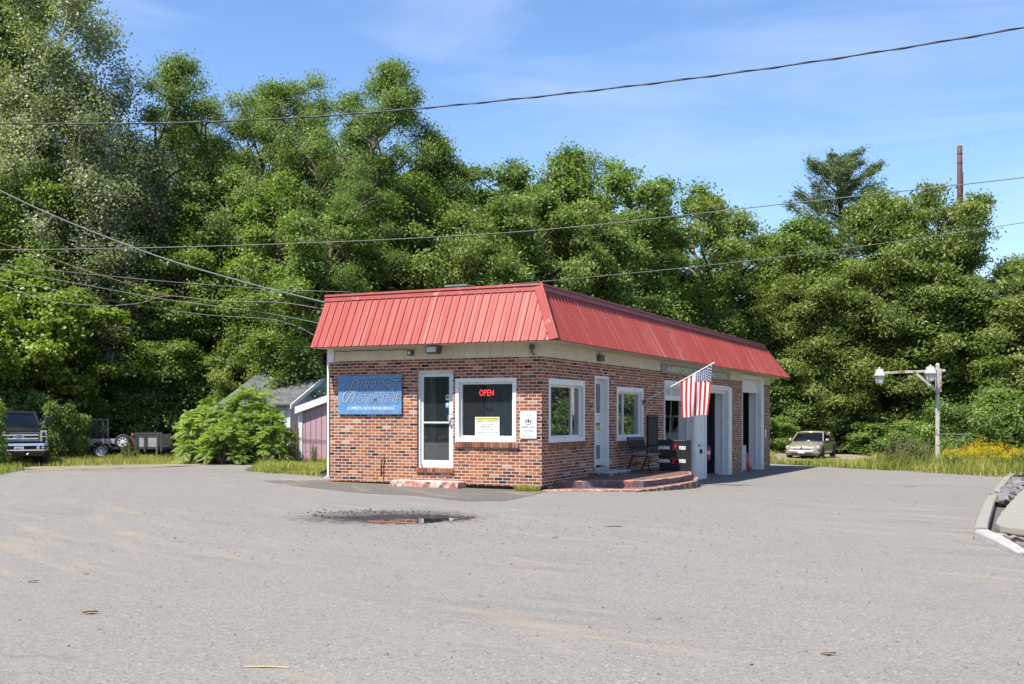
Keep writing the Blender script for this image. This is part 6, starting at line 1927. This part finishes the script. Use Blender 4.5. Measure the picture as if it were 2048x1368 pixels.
def make_pine(seed, H, Rr):
    rng = np.random.default_rng(seed); tm = MB(); tm.tube([Vector((0, 0, -.3)), Vector((.1, 0, H*.5)), Vector((0, .05, H))], [.24, .16, .04], 8)
    P, N, D, C = [], [], [], []
    z = H*.18
    while z < H*.985:
        t = (z-H*.18)/(H*.82)
        nb = rng.integers(4, 6); a0 = rng.uniform(0, 6.3)
        for k in range(nb):
            an = a0 + k*2*PI/nb + rng.normal(0, .25)
            ln = Rr*(1-t)**.5*rng.uniform(.5, 1.15) + .25
            dr = np.array([math.cos(an), math.sin(an), rng.uniform(.10, .45) + .6*t]); dr /= np.linalg.norm(dr)
            tip = np.array([0, 0, z]) + dr*ln
            tm.tube([Vector((0, 0, z)), Vector(np.array([0, 0, z]) + dr*ln*.5 - np.array([0, 0, .05*ln])), Vector(tip)], [.05, .035, .012], 5, cap=False)
            nt_ = int(4 + ln*4.2)
            for j in range(nt_):
                f = rng.uniform(.3, 1.05); side = rng.normal(0, .14*ln*(1.15-f) + .08)
                perp = np.array([-dr[1], dr[0], 0])
                base = np.array([0, 0, z]) + dr*ln*f + perp*side + np.array([0, 0, rng.normal(.05, .08)])
                pd_ = unit(dr + perp*np.sign(side)*.5 + np.array([0, 0, .35]))
                m_ = 34; lt = np.clip(.5 + rng.normal(0, .14), 0, 1)
                q = base + rng.normal(0, .11, (m_, 3)) + pd_*rng.uniform(-.2, .25, (m_, 1))
                P.append(q); D.append(np.tile(pd_, (m_, 1)) + rng.normal(0, .45, (m_, 3))); N.append(rng.normal(0, 1, (m_, 3)) + np.array([0, 0, .6])); C.append(np.clip(lt + rng.normal(0, .08, m_), 0, 1))
        z += rng.uniform(.75, 1.1)*(1 - .45*t)
    P = np.concatenate(P); N = np.concatenate(N); D = np.concatenate(D); C = np.concatenate(C)
    V = leaf_quads(P, N, .26, .045, rng, .0, D)
    crown = leaf_mesh('crown', V, C, LEAF['pine'])
    me = bpy.data.meshes.new('trunk'); me.from_pydata(tm.v, [], tm.f); me.materials.append(M_BARK); me.update()
    return me, crown, H, Rr

KIND = {
    'maple': make_tree('maple', 11, 15, 3.5, .10, 'column', 54, .30, 16, 40, .33, .20, .145),
    'maple_tall': make_tree('maple', 13, 26, 4.4, .08, 'column', 105, .26, 16, 40, .35, .20, .145, trunk=.3),
    'maple_b': make_tree('maple', 12, 15, 3.3, .16, 'round', 50, .32, 15, 42, .36, .20, .145, pal=.04),
    'locust': make_tree('locust', 21, 19, 3.6, .18, 'high', 58, .21, 14, 46, .32, .17, .075, .6, .55, spread=1.15),
    'locust_b': make_tree('locust', 22, 19, 3.6, .20, 'column', 54, .22, 14, 46, .33, .17, .075, .6, .6, pal=-.02, spread=1.15),
    'locust_big': make_tree('locust', 24, 21, 4.6, .16, 'high', 84, .21, 15, 48, .34, .17, .08, .6, .5, trunk=.26, pal=.02),
    'sparse': make_tree('locust', 23, 16, 2.8, .25, 'high', 26, .24, 10, 30, .34, .17, .08, .7, .4, pal=.03),
    'poplar': make_tree('aspen', 31, 21, 3.4, .14, 'column', 66, .28, 15, 40, .36, .145, .12, .8, .25, bark=M_BARKW, trunk=.22),
    'poplar_b': make_tree('aspen', 32, 15, 3.2, .20, 'round', 42, .30, 14, 36, .40, .145, .12, .8, .25, bark=M_BARKW, trunk=.18, lean=.08),
    'oak': make_tree('oak', 41, 14, 4.2, .10, 'round', 56, .29, 16, 40, .34, .26, .105, .5, .75),
    'oak_b': make_tree('oak', 42, 14, 4.0, .08, 'column', 52, .30, 16, 40, .34, .26, .105, .5, .75, pal=.05),
    'airy': make_tree('oak', 43, 14, 3.4, .24, 'high', 34, .28, 13, 36, .36, .24, .11, .55, .5, trunk=.26, pal=-.05),
    'pine': make_pine(51, 17, 4.6),
    'young': make_tree('young', 61, 8, 2.7, .24, 'round', 36, .30, 13, 34, .28, .22, .17, .45, .5),
    'bush': make_tree('bush', 71, 3.6, 2.0, .02, 'bush', 26, .34, 12, 34, .20, .17, .11, .7, .3, trunk=.06),
    'bush_b': make_tree('bush', 72, 3.0, 2.2, .02, 'bush', 26, .32, 12, 34, .20, .15, .12, .8, .4, trunk=.06, pal=.06),
    'vine': make_tree('maple', 73, 3.4, 2.1, .02, 'bush', 28, .33, 12, 32, .2, .20, .13, .8, .5, trunk=.06),
}
tree_rng = random.Random(3)
def tree(kind, u, vtop, d, Rw, label, name=None, cat='tree', group='trees of the wood behind the garage', sink=.0):
    tr, cr, H0, R0 = KIND[kind]
    X = (u-CU)*d/FPX; zt = EZ + (HV-vtop)*d/FPX; z0 = gzf(X, d) - sink
    nm = name or {'locust': 'locust_tree', 'locust_big': 'locust_tree', 'locust_b': 'locust_tree', 'sparse': 'locust_tree', 'poplar': 'poplar_tree', 'poplar_b': 'poplar_tree', 'oak': 'oak_tree', 'oak_b': 'oak_tree', 'airy': 'oak_tree', 'pine': 'pine_tree', 'young': 'young_maple_tree'}.get(kind, 'maple_tree')
    T = thing(nm, label, cat, (X, d, z0), tree_rng.uniform(0, 6.28), group)
    T.scale = (Rw/R0, Rw/R0, (zt-z0)/H0)
    link('trunk', tr, T); link('crown', cr, T)
    return T

SKY_ROW = [
    ('maple_tall', -70, -330, 55, 4.6, 'tall dark broadleaf tree cut off by the left edge and the top of the photo'),
    ('maple_tall', 20, -120, 58, 4.0, 'tall dark green tree just left of the grey-green poplar'),
    ('poplar', 150, -60, 47, 3.5, 'tall grey-green poplar with a whitish trunk at upper left'),
    ('poplar_b', 225, 150, 50, 3.2, 'lower grey-green poplar leaning right of the tall poplar'),
    ('sparse', 318, 128, 56, 3.3, 'sparse thin-topped tree just right of the two poplars'),
    ('locust', 405, 122, 57, 3.7, 'first feathery tree right of the sparse tree on the skyline'),
    ('locust_b', 512, 130, 58, 3.5, 'feathery narrow tree in the middle of the skyline between the poplar and the tallest tree'),
    ('locust', 615, 150, 56, 3.4, 'feathery tree standing immediately left of the tallest tree'),
    ('locust_big', 762, 108, 54, 4.4, 'tallest feathery tree rising above the left half of the red roof'),
    ('maple_b', 885, 286, 57, 2.8, 'pointed green tree on the skyline just right of the tallest tree'),
    ('maple', 985, 320, 68, 4.2, 'round far tree low on the skyline above the roof corner'),
    ('maple_b', 1085, 300, 60, 3.4, 'green tree on the skyline above the front corner of the red roof'),
    ('sparse', 1165, 290, 66, 3.4, 'airy thin-leaved tree top above the middle of the roof'),
    ('maple', 1285, 333, 62, 3.9, 'broad dark tree on the skyline above the middle of the long roof'),
    ('airy', 1400, 374, 60, 4.0, 'open-branched dark tree with sky showing through beside the notch in the skyline'),
    ('airy', 1475, 435, 66, 4.0, 'lower open-branched tree at the notch in the skyline'),
    ('locust', 355, 205, 63, 3.4, 'feathery tree filling the skyline between the sparse tree and the first feathery tree'),
    ('locust_b', 458, 195, 64, 3.4, 'feathery tree filling the skyline behind the first and second feathery trees'),
    ('locust', 565, 210, 63, 3.4, 'feathery tree set back in the skyline, two left of the tallest tree'),
    ('locust_b', 672, 240, 63, 3.4, 'set-back feathery tree touching the left side of the tallest tree'),
    ('maple', 1600, 440, 63, 3.6, 'leafy tree joining the pine to the skyline notch'),
    ('airy', 1555, 475, 70, 3.8, 'small open tree between the skyline notch and the pine'),
    ('pine', 1680, 312, 71, 7.0, 'tall pine with layered dark branches at right'),
    ('oak', 1795, 392, 60, 4.4, 'bright oak crown in front of the pine'),
    ('oak_b', 1905, 376, 58, 4.4, 'tallest oak at right, below the smoke stack'),
    ('oak', 2035, 510, 56, 4.4, 'oak crown at the right edge of the photo'),
]
MID_ROW = [
    ('maple', 70, 330, 45, 3.0, 'dark maple in the second row below the tall poplar'),
    ('poplar_b', 235, 400, 45, 2.9, 'low grey-leaved poplar in front of the taller poplars'),
    ('maple_b', 345, 420, 48, 2.8, 'sunlit maple in the second row under the sparse tree'),
    ('maple', 445, 345, 52, 3.0, 'bushy maple in the second row under the first feathery tree'),
    ('maple_b', 545, 330, 53, 2.9, 'bright maple in the second row left of the tallest tree'),
    ('maple', 640, 420, 50, 3.0, 'pale leafy tree just above the left end of the roof'),
    ('locust', 700, 300, 51, 2.8, 'feathery tree in front of the tallest tree'),
    ('maple_b', 835, 330, 52, 3.2, 'leafy tree in the second row above the roof left of centre'),
    ('oak', 940, 410, 52, 3.2, 'drooping-leaved tree above the roof in line with the front window'),
    ('maple', 1045, 380, 54, 3.2, 'leafy tree in the second row right behind the roof corner'),
    ('oak_b', 1130, 400, 55, 3.2, 'yellowish green tree above the roof right of the corner'),
    ('maple_b', 1230, 430, 57, 3.2, 'leafy tree in the second row above the middle of the long roof'),
    ('maple', 1335, 500, 58, 3.0, 'dark low tree behind the long roof'),
    ('oak', 1425, 585, 56, 2.8, 'small bright tree rising just behind the far part of the roof'),
    ('oak_b', 1520, 610, 57, 3.0, 'small oak at the far end of the roof'),
    ('oak', 1625, 500, 60, 3.8, 'broad oak left of the pine, above the far end of the roof'),
    ('oak_b', 1735, 520, 57, 4.0, 'wide oak crown below the pine'),
    ('maple_b', 1860, 560, 58, 4.0, 'shaded tree behind the lamp post'),
    ('oak', 1975, 585, 55, 4.0, 'oak in front of the tallest oak near the right edge'),
    ('maple', 2090, 640, 54, 3.6, 'tree mostly outside the right edge of the photo'),
]
LOW_ROW = [
    ('young', 105, 535, 49.5, 3.2, 'yellow-green young maple spreading above the pickup truck'),
    ('young', -30, 590, 47, 2.7, 'yellow-green young maple cut by the left edge'),
    ('maple_b', 310, 640, 46.5, 2.4, 'small rounded tree behind the utility trailer'),
    ('maple', 430, 590, 49, 2.6, 'low dark maple behind the sumac bush'),
    ('maple_b', 220, 620, 47, 2.6, 'low dark tree between the young maple and the trailer'),
    ('oak', 560, 570, 52, 2.8, 'low leafy tree above the shed roof'),
    ('maple', 660, 560, 54, 2.6, 'low tree hidden behind the left end of the roof'),
    ('maple_b', 1590, 640, 60, 3.2, 'low tree just past the far end of the roof'),
    ('oak_b', 1700, 650, 61, 3.4, 'low oak behind the parked sedan'),
    ('oak', 1800, 690, 63, 3.0, 'low oak left of the lamp post'),
    ('oak_b', 1960, 720, 52, 3.0, 'low leafy tree right of the lamp post'),
]
for a in SKY_ROW + MID_ROW + LOW_ROW:
    k, u, vt, d, rw = a[:5]
    if u < 480 and a[0] != 'young': d2 = d + max(0, 55.5-d)*.85 + (2 if d > 50 else 0)
    elif u > 1300: d2 = max(d + 6.5, 67.5)
    else: d2 = d
    tree(k, u, vt, d2, rw*(d2/d)**.8, *a[5:])
for i, u in enumerate(range(-60, 2140, 95)):     # the wood goes on behind
    vt = np.interp(u, [0, 300, 700, 900, 1300, 1480, 1560, 1700, 2100], [200, 330, 330, 420, 450, 600, 600, 480, 600]) + tree_rng.uniform(-20, 40)
    tree(['maple', 'oak', 'maple_b', 'locust_b'][i % 4], u + tree_rng.uniform(-20, 20), vt, 73 + tree_rng.uniform(-3, 8), 4.2 + tree_rng.uniform(-.3, .8),
         'dim green tree deep in the wood, mostly hidden by the nearer trees', group='trees deep in the wood')
BUSHES = [
    ('vine', 25, 770, 47.5, 2.2, 'vine-covered shrub behind the pickup truck'), ('bush', 118, 760, 50.5, 1.9, 'dark shrub between the truck and the trailer'),
    ('vine', 118, 815, 45.0, 1.0, 'low creeper-covered bush right of the truck'), ('bush_b', 205, 745, 54, 2.2, 'shrub behind the raised trailer gate'),
    ('bush', 290, 745, 54, 2.4, 'dark shrub behind the middle of the trailer'), ('vine', 350, 780, 53, 2.1, 'dark shrub behind the drawbar of the trailer'),
    ('bush_b', 470, 790, 52, 2.2, 'shrub behind the sumac'), ('bush', 560, 720, 55, 2.4, 'shrub behind the ridge of the grey shed'),
    ('bush', 1556, 800, 65, 2.2, 'bright shrub at the end of the garage'), ('bush_b', 1600, 760, 67, 2.6, 'shrub behind the hood of the sedan'),
    ('bush', 1660, 770, 68, 2.6, 'shrub behind the rear of the sedan'), ('vine', 1725, 850, 65, 2.5, 'dark shrub right of the sedan'),
    ('bush_b', 1790, 862, 63, 2.4, 'dark shrub left of the lamp post'), ('bush', 1850, 845, 61, 2.3, 'dark shrub right behind the lamp post'),
    ('bush_b', 1925, 815, 52, 1.9, 'bright bush right of the lamp post, left of the yellow flowers'), ('bush', 1990, 780, 56, 2.4, 'bush above the yellow flowers'),
    ('vine', 2050, 800, 54, 2.3, 'bush at the right edge of the photo'), ('bush', 1545, 835, 62, 1.5, 'low leafy bush by the last brick pier'),
]
for a in BUSHES: tree(*a, name='shrub', cat='shrub', group='shrubs along the edge of the wood')
# trees across the road, seen only as reflections in the front windows
for i in range(13):
    k = ['maple', 'oak', 'maple_b', 'locust_b', 'oak_b'][i % 5]; s = 1.1 + .1*math.sin(i*2.3)
    X, Y = -62 + i*4.3 + 1.5*math.sin(i*1.7), 14 - i*3.7
    tr, cr, H0, R0 = KIND[k]
    T = thing('roadside_tree', 'tree across the road, mirrored in the front windows', 'tree', (X, Y, 0), i*1.3, 'trees across the road')
    T.scale = (s*1.2, s*1.2, s*.75); link('trunk', tr, T); link('crown', cr, T)
    tr, cr, H0, R0 = KIND['bush']
    T = thing('roadside_shrub', 'shrub across the road, mirrored in the front windows', 'shrub', (X+1.5, Y+2.5, 0), i*2.1, 'shrubs across the road')
    T.scale = (1.5, 1.5, 1.2); link('trunk', tr, T); link('crown', cr, T)
for i in range(8):
    k = ['oak', 'maple', 'oak_b', 'maple_b'][i % 4]; X, Y = 32 + 2.2*i + (i % 2)*3, 62 - i*4.6
    tr, cr, H0, R0 = KIND[k]
    T = thing('roadside_tree', 'tree right of the lot, mirrored in the side windows', 'tree', (X, Y, gzf(X, Y)), i*1.7, 'trees right of the lot')
    T.scale = (1.15, 1.15, .8); link('trunk', tr, T); link('crown', cr, T)
    tr, cr, H0, R0 = KIND['bush_b']
    T = thing('roadside_shrub', 'shrub right of the lot, mirrored in the side windows', 'shrub', (X-3, Y+1, gzf(X, Y)), i*2.1, 'shrubs right of the lot')
    T.scale = (1.3, 1.3, 1.1); link('trunk', tr, T); link('crown', cr, T)

# --- sumac: fronds of paired leaflets
def sumac_mesh(seed, n_tip, Rr, Hh):
    """umbrella-like whorls of long fronds at the branch tips"""
    rng = np.random.default_rng(seed); tm = MB(); V = []; C = []
    stems = [(rng.normal(0, .3*Rr), rng.normal(0, .25*Rr)) for _ in range(6)]
    for k in range(n_tip):
        t = (k+.5)/n_tip; el = math.asin(min(1, .02 + .98*t)); an = k*2.39996 + rng.normal(0, .25)
        f = rng.uniform(.5, 1.08)
        tip = np.array([Rr*.80*f*math.cos(el)*math.cos(an), Rr*.80*f*math.cos(el)*math.sin(an), Hh*(.10 + .74*math.sin(el)*f + .06*rng.normal())])
        tip[2] = max(.40, tip[2])
        s = stems[k % 6]
        tm.tube([Vector((s[0], s[1], -.1)), Vector((s[0]*.5+tip[0]*.4, s[1]*.5+tip[1]*.4, tip[2]*.55)), Vector(tip)], [.035, .025, .012], 5, cap=False)
        axis = unit(np.array([math.cos(an)*math.cos(el)*.8, math.sin(an)*math.cos(el)*.8, .55 + .5*math.sin(el)]))
        e1 = unit(np.cross(axis, [0.3, .2, 1.0])); e2 = np.cross(axis, e1)
        lt = np.clip(.45 + rng.normal(0, .13), 0, 1); nf = rng.integers(8, 13)
        for q in range(nf):
            ph = q*2.39996 + rng.normal(0, .2); op = rng.uniform(.55, 1.15)
            out = unit(axis*math.cos(op) + (e1*math.cos(ph) + e2*math.sin(ph))*math.sin(op))
            ln = rng.uniform(.42, .70); m_ = 10; prev = tip
            for j in range(m_):
                g = (j+1)/m_
                p = tip + out*ln*g + np.array([0, 0, -.34*ln*g*g])
                if p[2] < .04: break
                dr = unit(p-prev); side = unit(np.cross(dr, [0, 0, 1.]) + 1e-6); upv = np.cross(side, dr)
                l = .18*math.sin(PI*(.22 + .74*g))+.04; w = .040
                for sg in (-1, 1):
                    d = unit(side*sg + dr*.5 - np.array([0, 0, .28])); sd = unit(np.cross(d, upv))
                    V += [p, p + d*l*.45 + sd*w*.5, p + d*l - np.array([0, 0, .03]), p + d*l*.45 - sd*w*.5]
                    C.append(np.clip(lt + .15*g + rng.normal(0, .07), 0, 1))
                prev = p
    me = bpy.data.meshes.new('stems'); me.from_pydata(tm.v, [], tm.f); me.materials.append(M_BARK); me.update()
    return leaf_mesh('fronds', np.array(V), np.array(C), LEAF['sumac']), me
SUM = [sumac_mesh(5, 62, 1.6, 3.0), sumac_mesh(6, 50, 1.5, 2.6)]
for k, (u, vt, d, Rw, lab) in enumerate([(497, 748, 43.6, 1.6, 'tall bright green sumac bush in front of the grey shed'), (412, 778, 43.5, 1.35, 'sumac bush left of the tall one, beside the trailer drawbar'),
                                         (545, 805, 42.6, 1.0, 'lower sumac bush next to the shed corner'), (455, 820, 42.2, 1.25, 'low sumac bush in front of the tall one'),
                                         (-20, 768, 36.5, .6, 'sumac leaves overhanging the pickup truck at the left edge')]):
    fr_, st_ = SUM[k % 2]; Hh = (3.0, 2.6)[k % 2]; R0 = (1.6, 1.5)[k % 2]
    X = (u-CU)*d/FPX; z0 = gzf(X, d); zt = EZ + (HV-vt)*d/FPX
    T = thing('sumac_bush', lab, 'shrub', (X, d, z0), k*1.9, 'sumac bushes'); T.scale = (Rw/R0, Rw/R0, (zt-z0)/Hh)
    link('fronds', fr_, T); link('stems', st_, T)

# --- grass
def inside(poly, x, y):
    c = np.zeros(len(x), bool); n = len(poly); j = n-1
    for i in range(n):
        xi, yi = poly[i]; xj, yj = poly[j]
        c ^= ((yi > y) != (yj > y)) & (x < (xj-xi)*(y-yi)/((yj-yi) or 1e-9) + xi)
        j = i
    return c
def grass(name, poly, n, hmin, hmax, label, seed, clump=.6, wd=.018, tint0=.5, hfn=None, hole=None):
    rng = np.random.default_rng(seed)
    xs = [p[0] for p in poly]; ys = [p[1] for p in poly]
    x = rng.uniform(min(xs), max(xs), n*3); y = rng.uniform(min(ys), max(ys), n*3)
    k = inside(poly, x, y); x, y = x[k][:n], y[k][:n]
    if hole is not None:
        k = ~inside(hole, x, y); x, y = x[k], y[k]
    # uneven growth
    f = .5 + .25*np.sin(x*1.7 + 2*np.sin(y*.9)) + .25*np.sin(y*2.3 + 1.5*np.sin(x*1.1)) + rng.normal(0, .12, len(x))
    keep = rng.uniform(0, 1, len(x)) < np.clip(f*1.3 + (1-clump), .15, 1); x, y, f = x[keep], y[keep], f[keep]
    h = hmin + (hmax-hmin)*np.clip(f, 0, 1.2)*rng.uniform(.35, 1, len(x))
    if hfn is not None: h = h*hfn(x, y)
    an = rng.uniform(0, 2*PI, len(x)); ln = rng.uniform(.2, 1.15, len(x))*h
    w = wd*rng.uniform(.6, 1.4, len(x))
    z = gz(x, y)
    b = np.stack([x, y, z], 1); sx = np.stack([-np.sin(an), np.cos(an), np.zeros(len(x))], 1)*w[:, None]/2
    sx = sx[:, [0, 1, 2]]
    midp = b + np.stack([np.cos(an)*ln*.35, np.sin(an)*ln*.35, h*.6], 1); tip = b + np.stack([np.cos(an)*ln, np.sin(an)*ln, h], 1)
    V = np.stack([b - sx, b + sx, midp + sx*.7, midp - sx*.7, tip + sx*.12, tip - sx*.12], 1).reshape(-1, 3)
    base = np.arange(len(x))*6
    Q = np.stack([np.stack([base, base+1, base+2, base+3], 1), np.stack([base+3, base+2, base+4, base+5], 1)], 1).reshape(-1, 4)
    t = np.clip(tint0 + .22*np.sin(x*.8+y*.5)*np.sin(y*1.3) + rng.normal(0, .17, len(x)), 0, 1)
    return tag(link(name, np_mesh(name, V, Q, LEAF['grass'], np.repeat(t, 6))), label, kind='stuff')
GL = [(-24, 36.8), (-19, 38.9), (-15, 41.2), (-11.5, 43.2), (-9.9, 43), (-9.2, 38.5), (-8.1, 34), (-6.8, 30.2), (-5.0, 27.6), (-4.5, 26.4), (-1, 34), (-5, 46), (-9, 47), (-9.5, 52), (-26, 52), (-30, 38)]
grass('grass_verge', GL, 60000, .08, .34, 'yellowish rough grass along the left edge of the lot', 1, tint0=.62)
GWDG = [(-8.0, 33.5), (-6.8, 30.2), (-5.3, 27.9), (-4.45, 26.3), (-2.2, 31), (-4, 39), (-8.8, 40)]
grass('grass_wedge', GWDG, 16000, .05, .26, 'bright grass beside the left wall of the garage', 2, tint0=.60)
NEARL = [gp(-60, 965), gp(5, 951), gp(48, 940), gp(40, 931), gp(-60, 928)]
grass('grass_patch', NEARL, 7000, .06, .34, 'green grass tuft area in front of the pickup truck', 3, tint0=.42)
GRR = [(16.2, 35.7), (14.0, 42.1), (12.6, 46), (16, 47), (20, 50), (34, 50), (34, 30), (17.6, 34.4)]
grass('tall_grass', GRR, 42000, .25, .85, 'tall rough grass round the lamp post', 4, wd=.020, tint0=.52, hfn=lambda x, y: np.interp(x, [12, 14.5, 17, 22], [.35, .6, 1, 1.1]))
GRF = [(12.8, 45.8), (11.4, 48.9), (13.2, 52), (11, 57), (13, 64), (34, 62), (34, 50), (20, 50), (16, 47)]
grass('far_grass', GRF, 30000, .08, .35, 'short yellowish grass round the parked sedan', 5, wd=.024, tint0=.66, hole=GRAVPAD)
CORN = [loc2w(.0, -.45), loc2w(.02, -.12), loc2w(-.35, -.1), loc2w(-.5, -.3), loc2w(-.3, -.55)]
grass('weed_tuft', CORN, 900, .04, .16, 'grass tuft at the foot of the front corner', 6, clump=.2, wd=.008, tint0=.55)
PF_ = [loc2w(1.75, .75), loc2w(1.95, .9), loc2w(2.16, 4.4), loc2w(2.08, 4.5), loc2w(2.04, 2.6)]
grass('porch_weeds', PF_, 700, .02, .12, 'weeds along the foot of the porch', 8, clump=.9, wd=.008, tint0=.45)
KF_ = [(x+.03, y) for x, y in KERB_L] + [(x-.1, y) for x, y in reversed(KERB_L)]
grass('kerb_weeds', KF_, 500, .03, .13, 'sparse weeds along the kerb', 9, clump=1.0, wd=.008, tint0=.5)
ST_ = [gp(2004, 990), gp(2018, 966), gp(2032, 950), gp(2070, 950), gp(2030, 985)]
grass('stone_weeds', ST_, 700, .05, .25, 'weeds between the broken stones', 10, clump=1.0, wd=.012, tint0=.45)

# --- tall weeds and goldenrod
def weed_mesh(seed, Hh, n_st, spread, yellow):
    rng = np.random.default_rng(seed); P, N, C, Py = [], [], [], []; tm = MB()
    for k in range(n_st):
        a = rng.uniform(0, 6.3); r0 = spread*math.sqrt(rng.uniform())
        b = np.array([r0*math.cos(a), r0*math.sin(a), 0]); hh = Hh*rng.uniform(.7, 1.05)*(1-.25*(r0/spread)**2); tp = b*1.35 + np.array([0, 0, hh])
        tm.tube([Vector(b), Vector(tp)], [.012, .004], 4, cap=False)
        m_ = int(70*hh)
        t = rng.uniform(.1, .98 if not yellow else .82, m_); q = b + (tp-b)*t[:, None] + rng.normal(0, 1, (m_, 3))*np.array([.10, .10, .03])*(1.15-t)[:, None]
        P.append(q); N.append(rng.normal(0, .6, (m_, 3)) + np.array([0, 0, .8])); C.append(np.clip((.45 if yellow else .62) + rng.normal(0, .15, m_), 0, 1))
        if yellow:
            m2 = int(rng.integers(15, 75)); t2 = rng.uniform(-.16, .06, m2)
            Py.append(tp + np.stack([rng.normal(0, .11, m2), rng.normal(0, .11, m2), t2 + rng.normal(0, .02, m2)], 1))
    P = np.concatenate(P); V = leaf_quads(P, np.concatenate(N), .11, .028, rng, .2)
    lm = leaf_mesh('leaves', V, np.concatenate(C), LEAF['bush'] if yellow else LEAF['weed'])
    me = bpy.data.meshes.new('stems'); me.from_pydata(tm.v, [], tm.f); me.materials.append(LEAF['grass']); me.update()
    fm = None
    if yellow:
        Q = np.concatenate(Py); V = leaf_quads(Q, rng.normal(0, .5, Q.shape) + np.array([0, 0, 1]), .045, .03, rng, 0)
        fm = leaf_mesh('flowers', V, np.full(len(Q), .5), M_GOLD)
    return lm, me, fm
LEAF['weed'] = leaf_mat('weed_leaf', (.06, .07, .03), (.15, .16, .075), (.30, .27, .15), trans=.3)
M_GOLD = leaf_mat('goldenrod_flower', (.50, .32, .01), (.62, .42, .02), (.70, .50, .04), trans=.3)
GW = [weed_mesh(1, 1.25, 15, .5, True), weed_mesh(2, 1.1, 13, .55, True)]
for k, (u, v, d, s) in enumerate([(1955, 873, 43, 1.1), (1978, 876, 42.5, 1.1), (1998, 884, 42, 1.0), (2018, 888, 41.5, .95), (2032, 893, 41, .9), (1968, 884, 41.5, .9), (1992, 896, 41, .8), (1918, 892, 41.5, .75), (1900, 893, 42, .7), (1935, 890, 42, .75)]):
    lm, me, fm = GW[k % 2]; X = (u-CU)*d/FPX; z0 = gzf(X, d); zt = EZ + (HV-v)*d/FPX
    T = thing('goldenrod', 'yellow flowering goldenrod clump in the tall grass right of the lamp post', 'flowering plant', (X, d, z0), k*1.1, 'goldenrod clumps right of the lamp post')
    T.scale = (s, s, max(.3, (zt-z0)/1.25)); link('leaves', lm, T); link('stems', me, T); tag(link('flowers', fm, T), kind='stuff')
TW = [weed_mesh(3, 1.7, 9, .28, False), weed_mesh(4, 1.5, 12, .35, False)]
for k, (u, v, d, s, lab) in enumerate([(1788, 862, 44, 1.0, 'tall pale plumed weed, leftmost in the grass before the lamp post'), (1826, 858, 44, 1.1, 'tallest pale plumed weed, left of the lamp post'), (1806, 876, 43, .9, 'pale weed between the two tallest weeds'),
                                        (1848, 880, 43.5, .9, 'brownish weed between the tallest weed and the lamp post'), (1863, 872, 45.5, .8, 'thin dry weed close to the lamp post'), (1905, 902, 40, 1.2, 'brown dry weed right of the lamp post'), (1770, 890, 43.5, .8, 'low weed at the left end of the tall grass')]):
    lm, me, _ = TW[k % 2]; X = (u-CU)*d/FPX; z0 = gzf(X, d); zt = EZ + (HV-v)*d/FPX
    T = thing('tall_weed', lab, 'weed', (X, d, z0), k*1.7, 'tall weeds beside the lamp post'); T.scale = (s, s, (zt-z0)/1.65); link('leaves', lm, T); link('stems', me, T)
for k, (u, v, d, s, lab) in enumerate([(250, 882, 46, .9, 'yellow-green weed in front of the spare wheel'), (270, 893, 46, .8, 'weed in front of the trailer tool box'), (592, 850, 42.5, .7, 'dark dry weed at the corner of the mauve lean-to'), (627, 880, 42, .6, 'brown weed before the mauve boards')]):
    lm, me, _ = TW[k % 2]; X = (u-CU)*d/FPX; z0 = gzf(X, d); zt = EZ + (HV-v)*d/FPX
    T = thing('tall_weed', lab, 'weed', (X, d, z0), k*1.7, 'weeds by the trailer and sheds'); T.scale = (s, s, (zt-z0)/1.65); link('leaves', lm, T); link('stems', me, T)
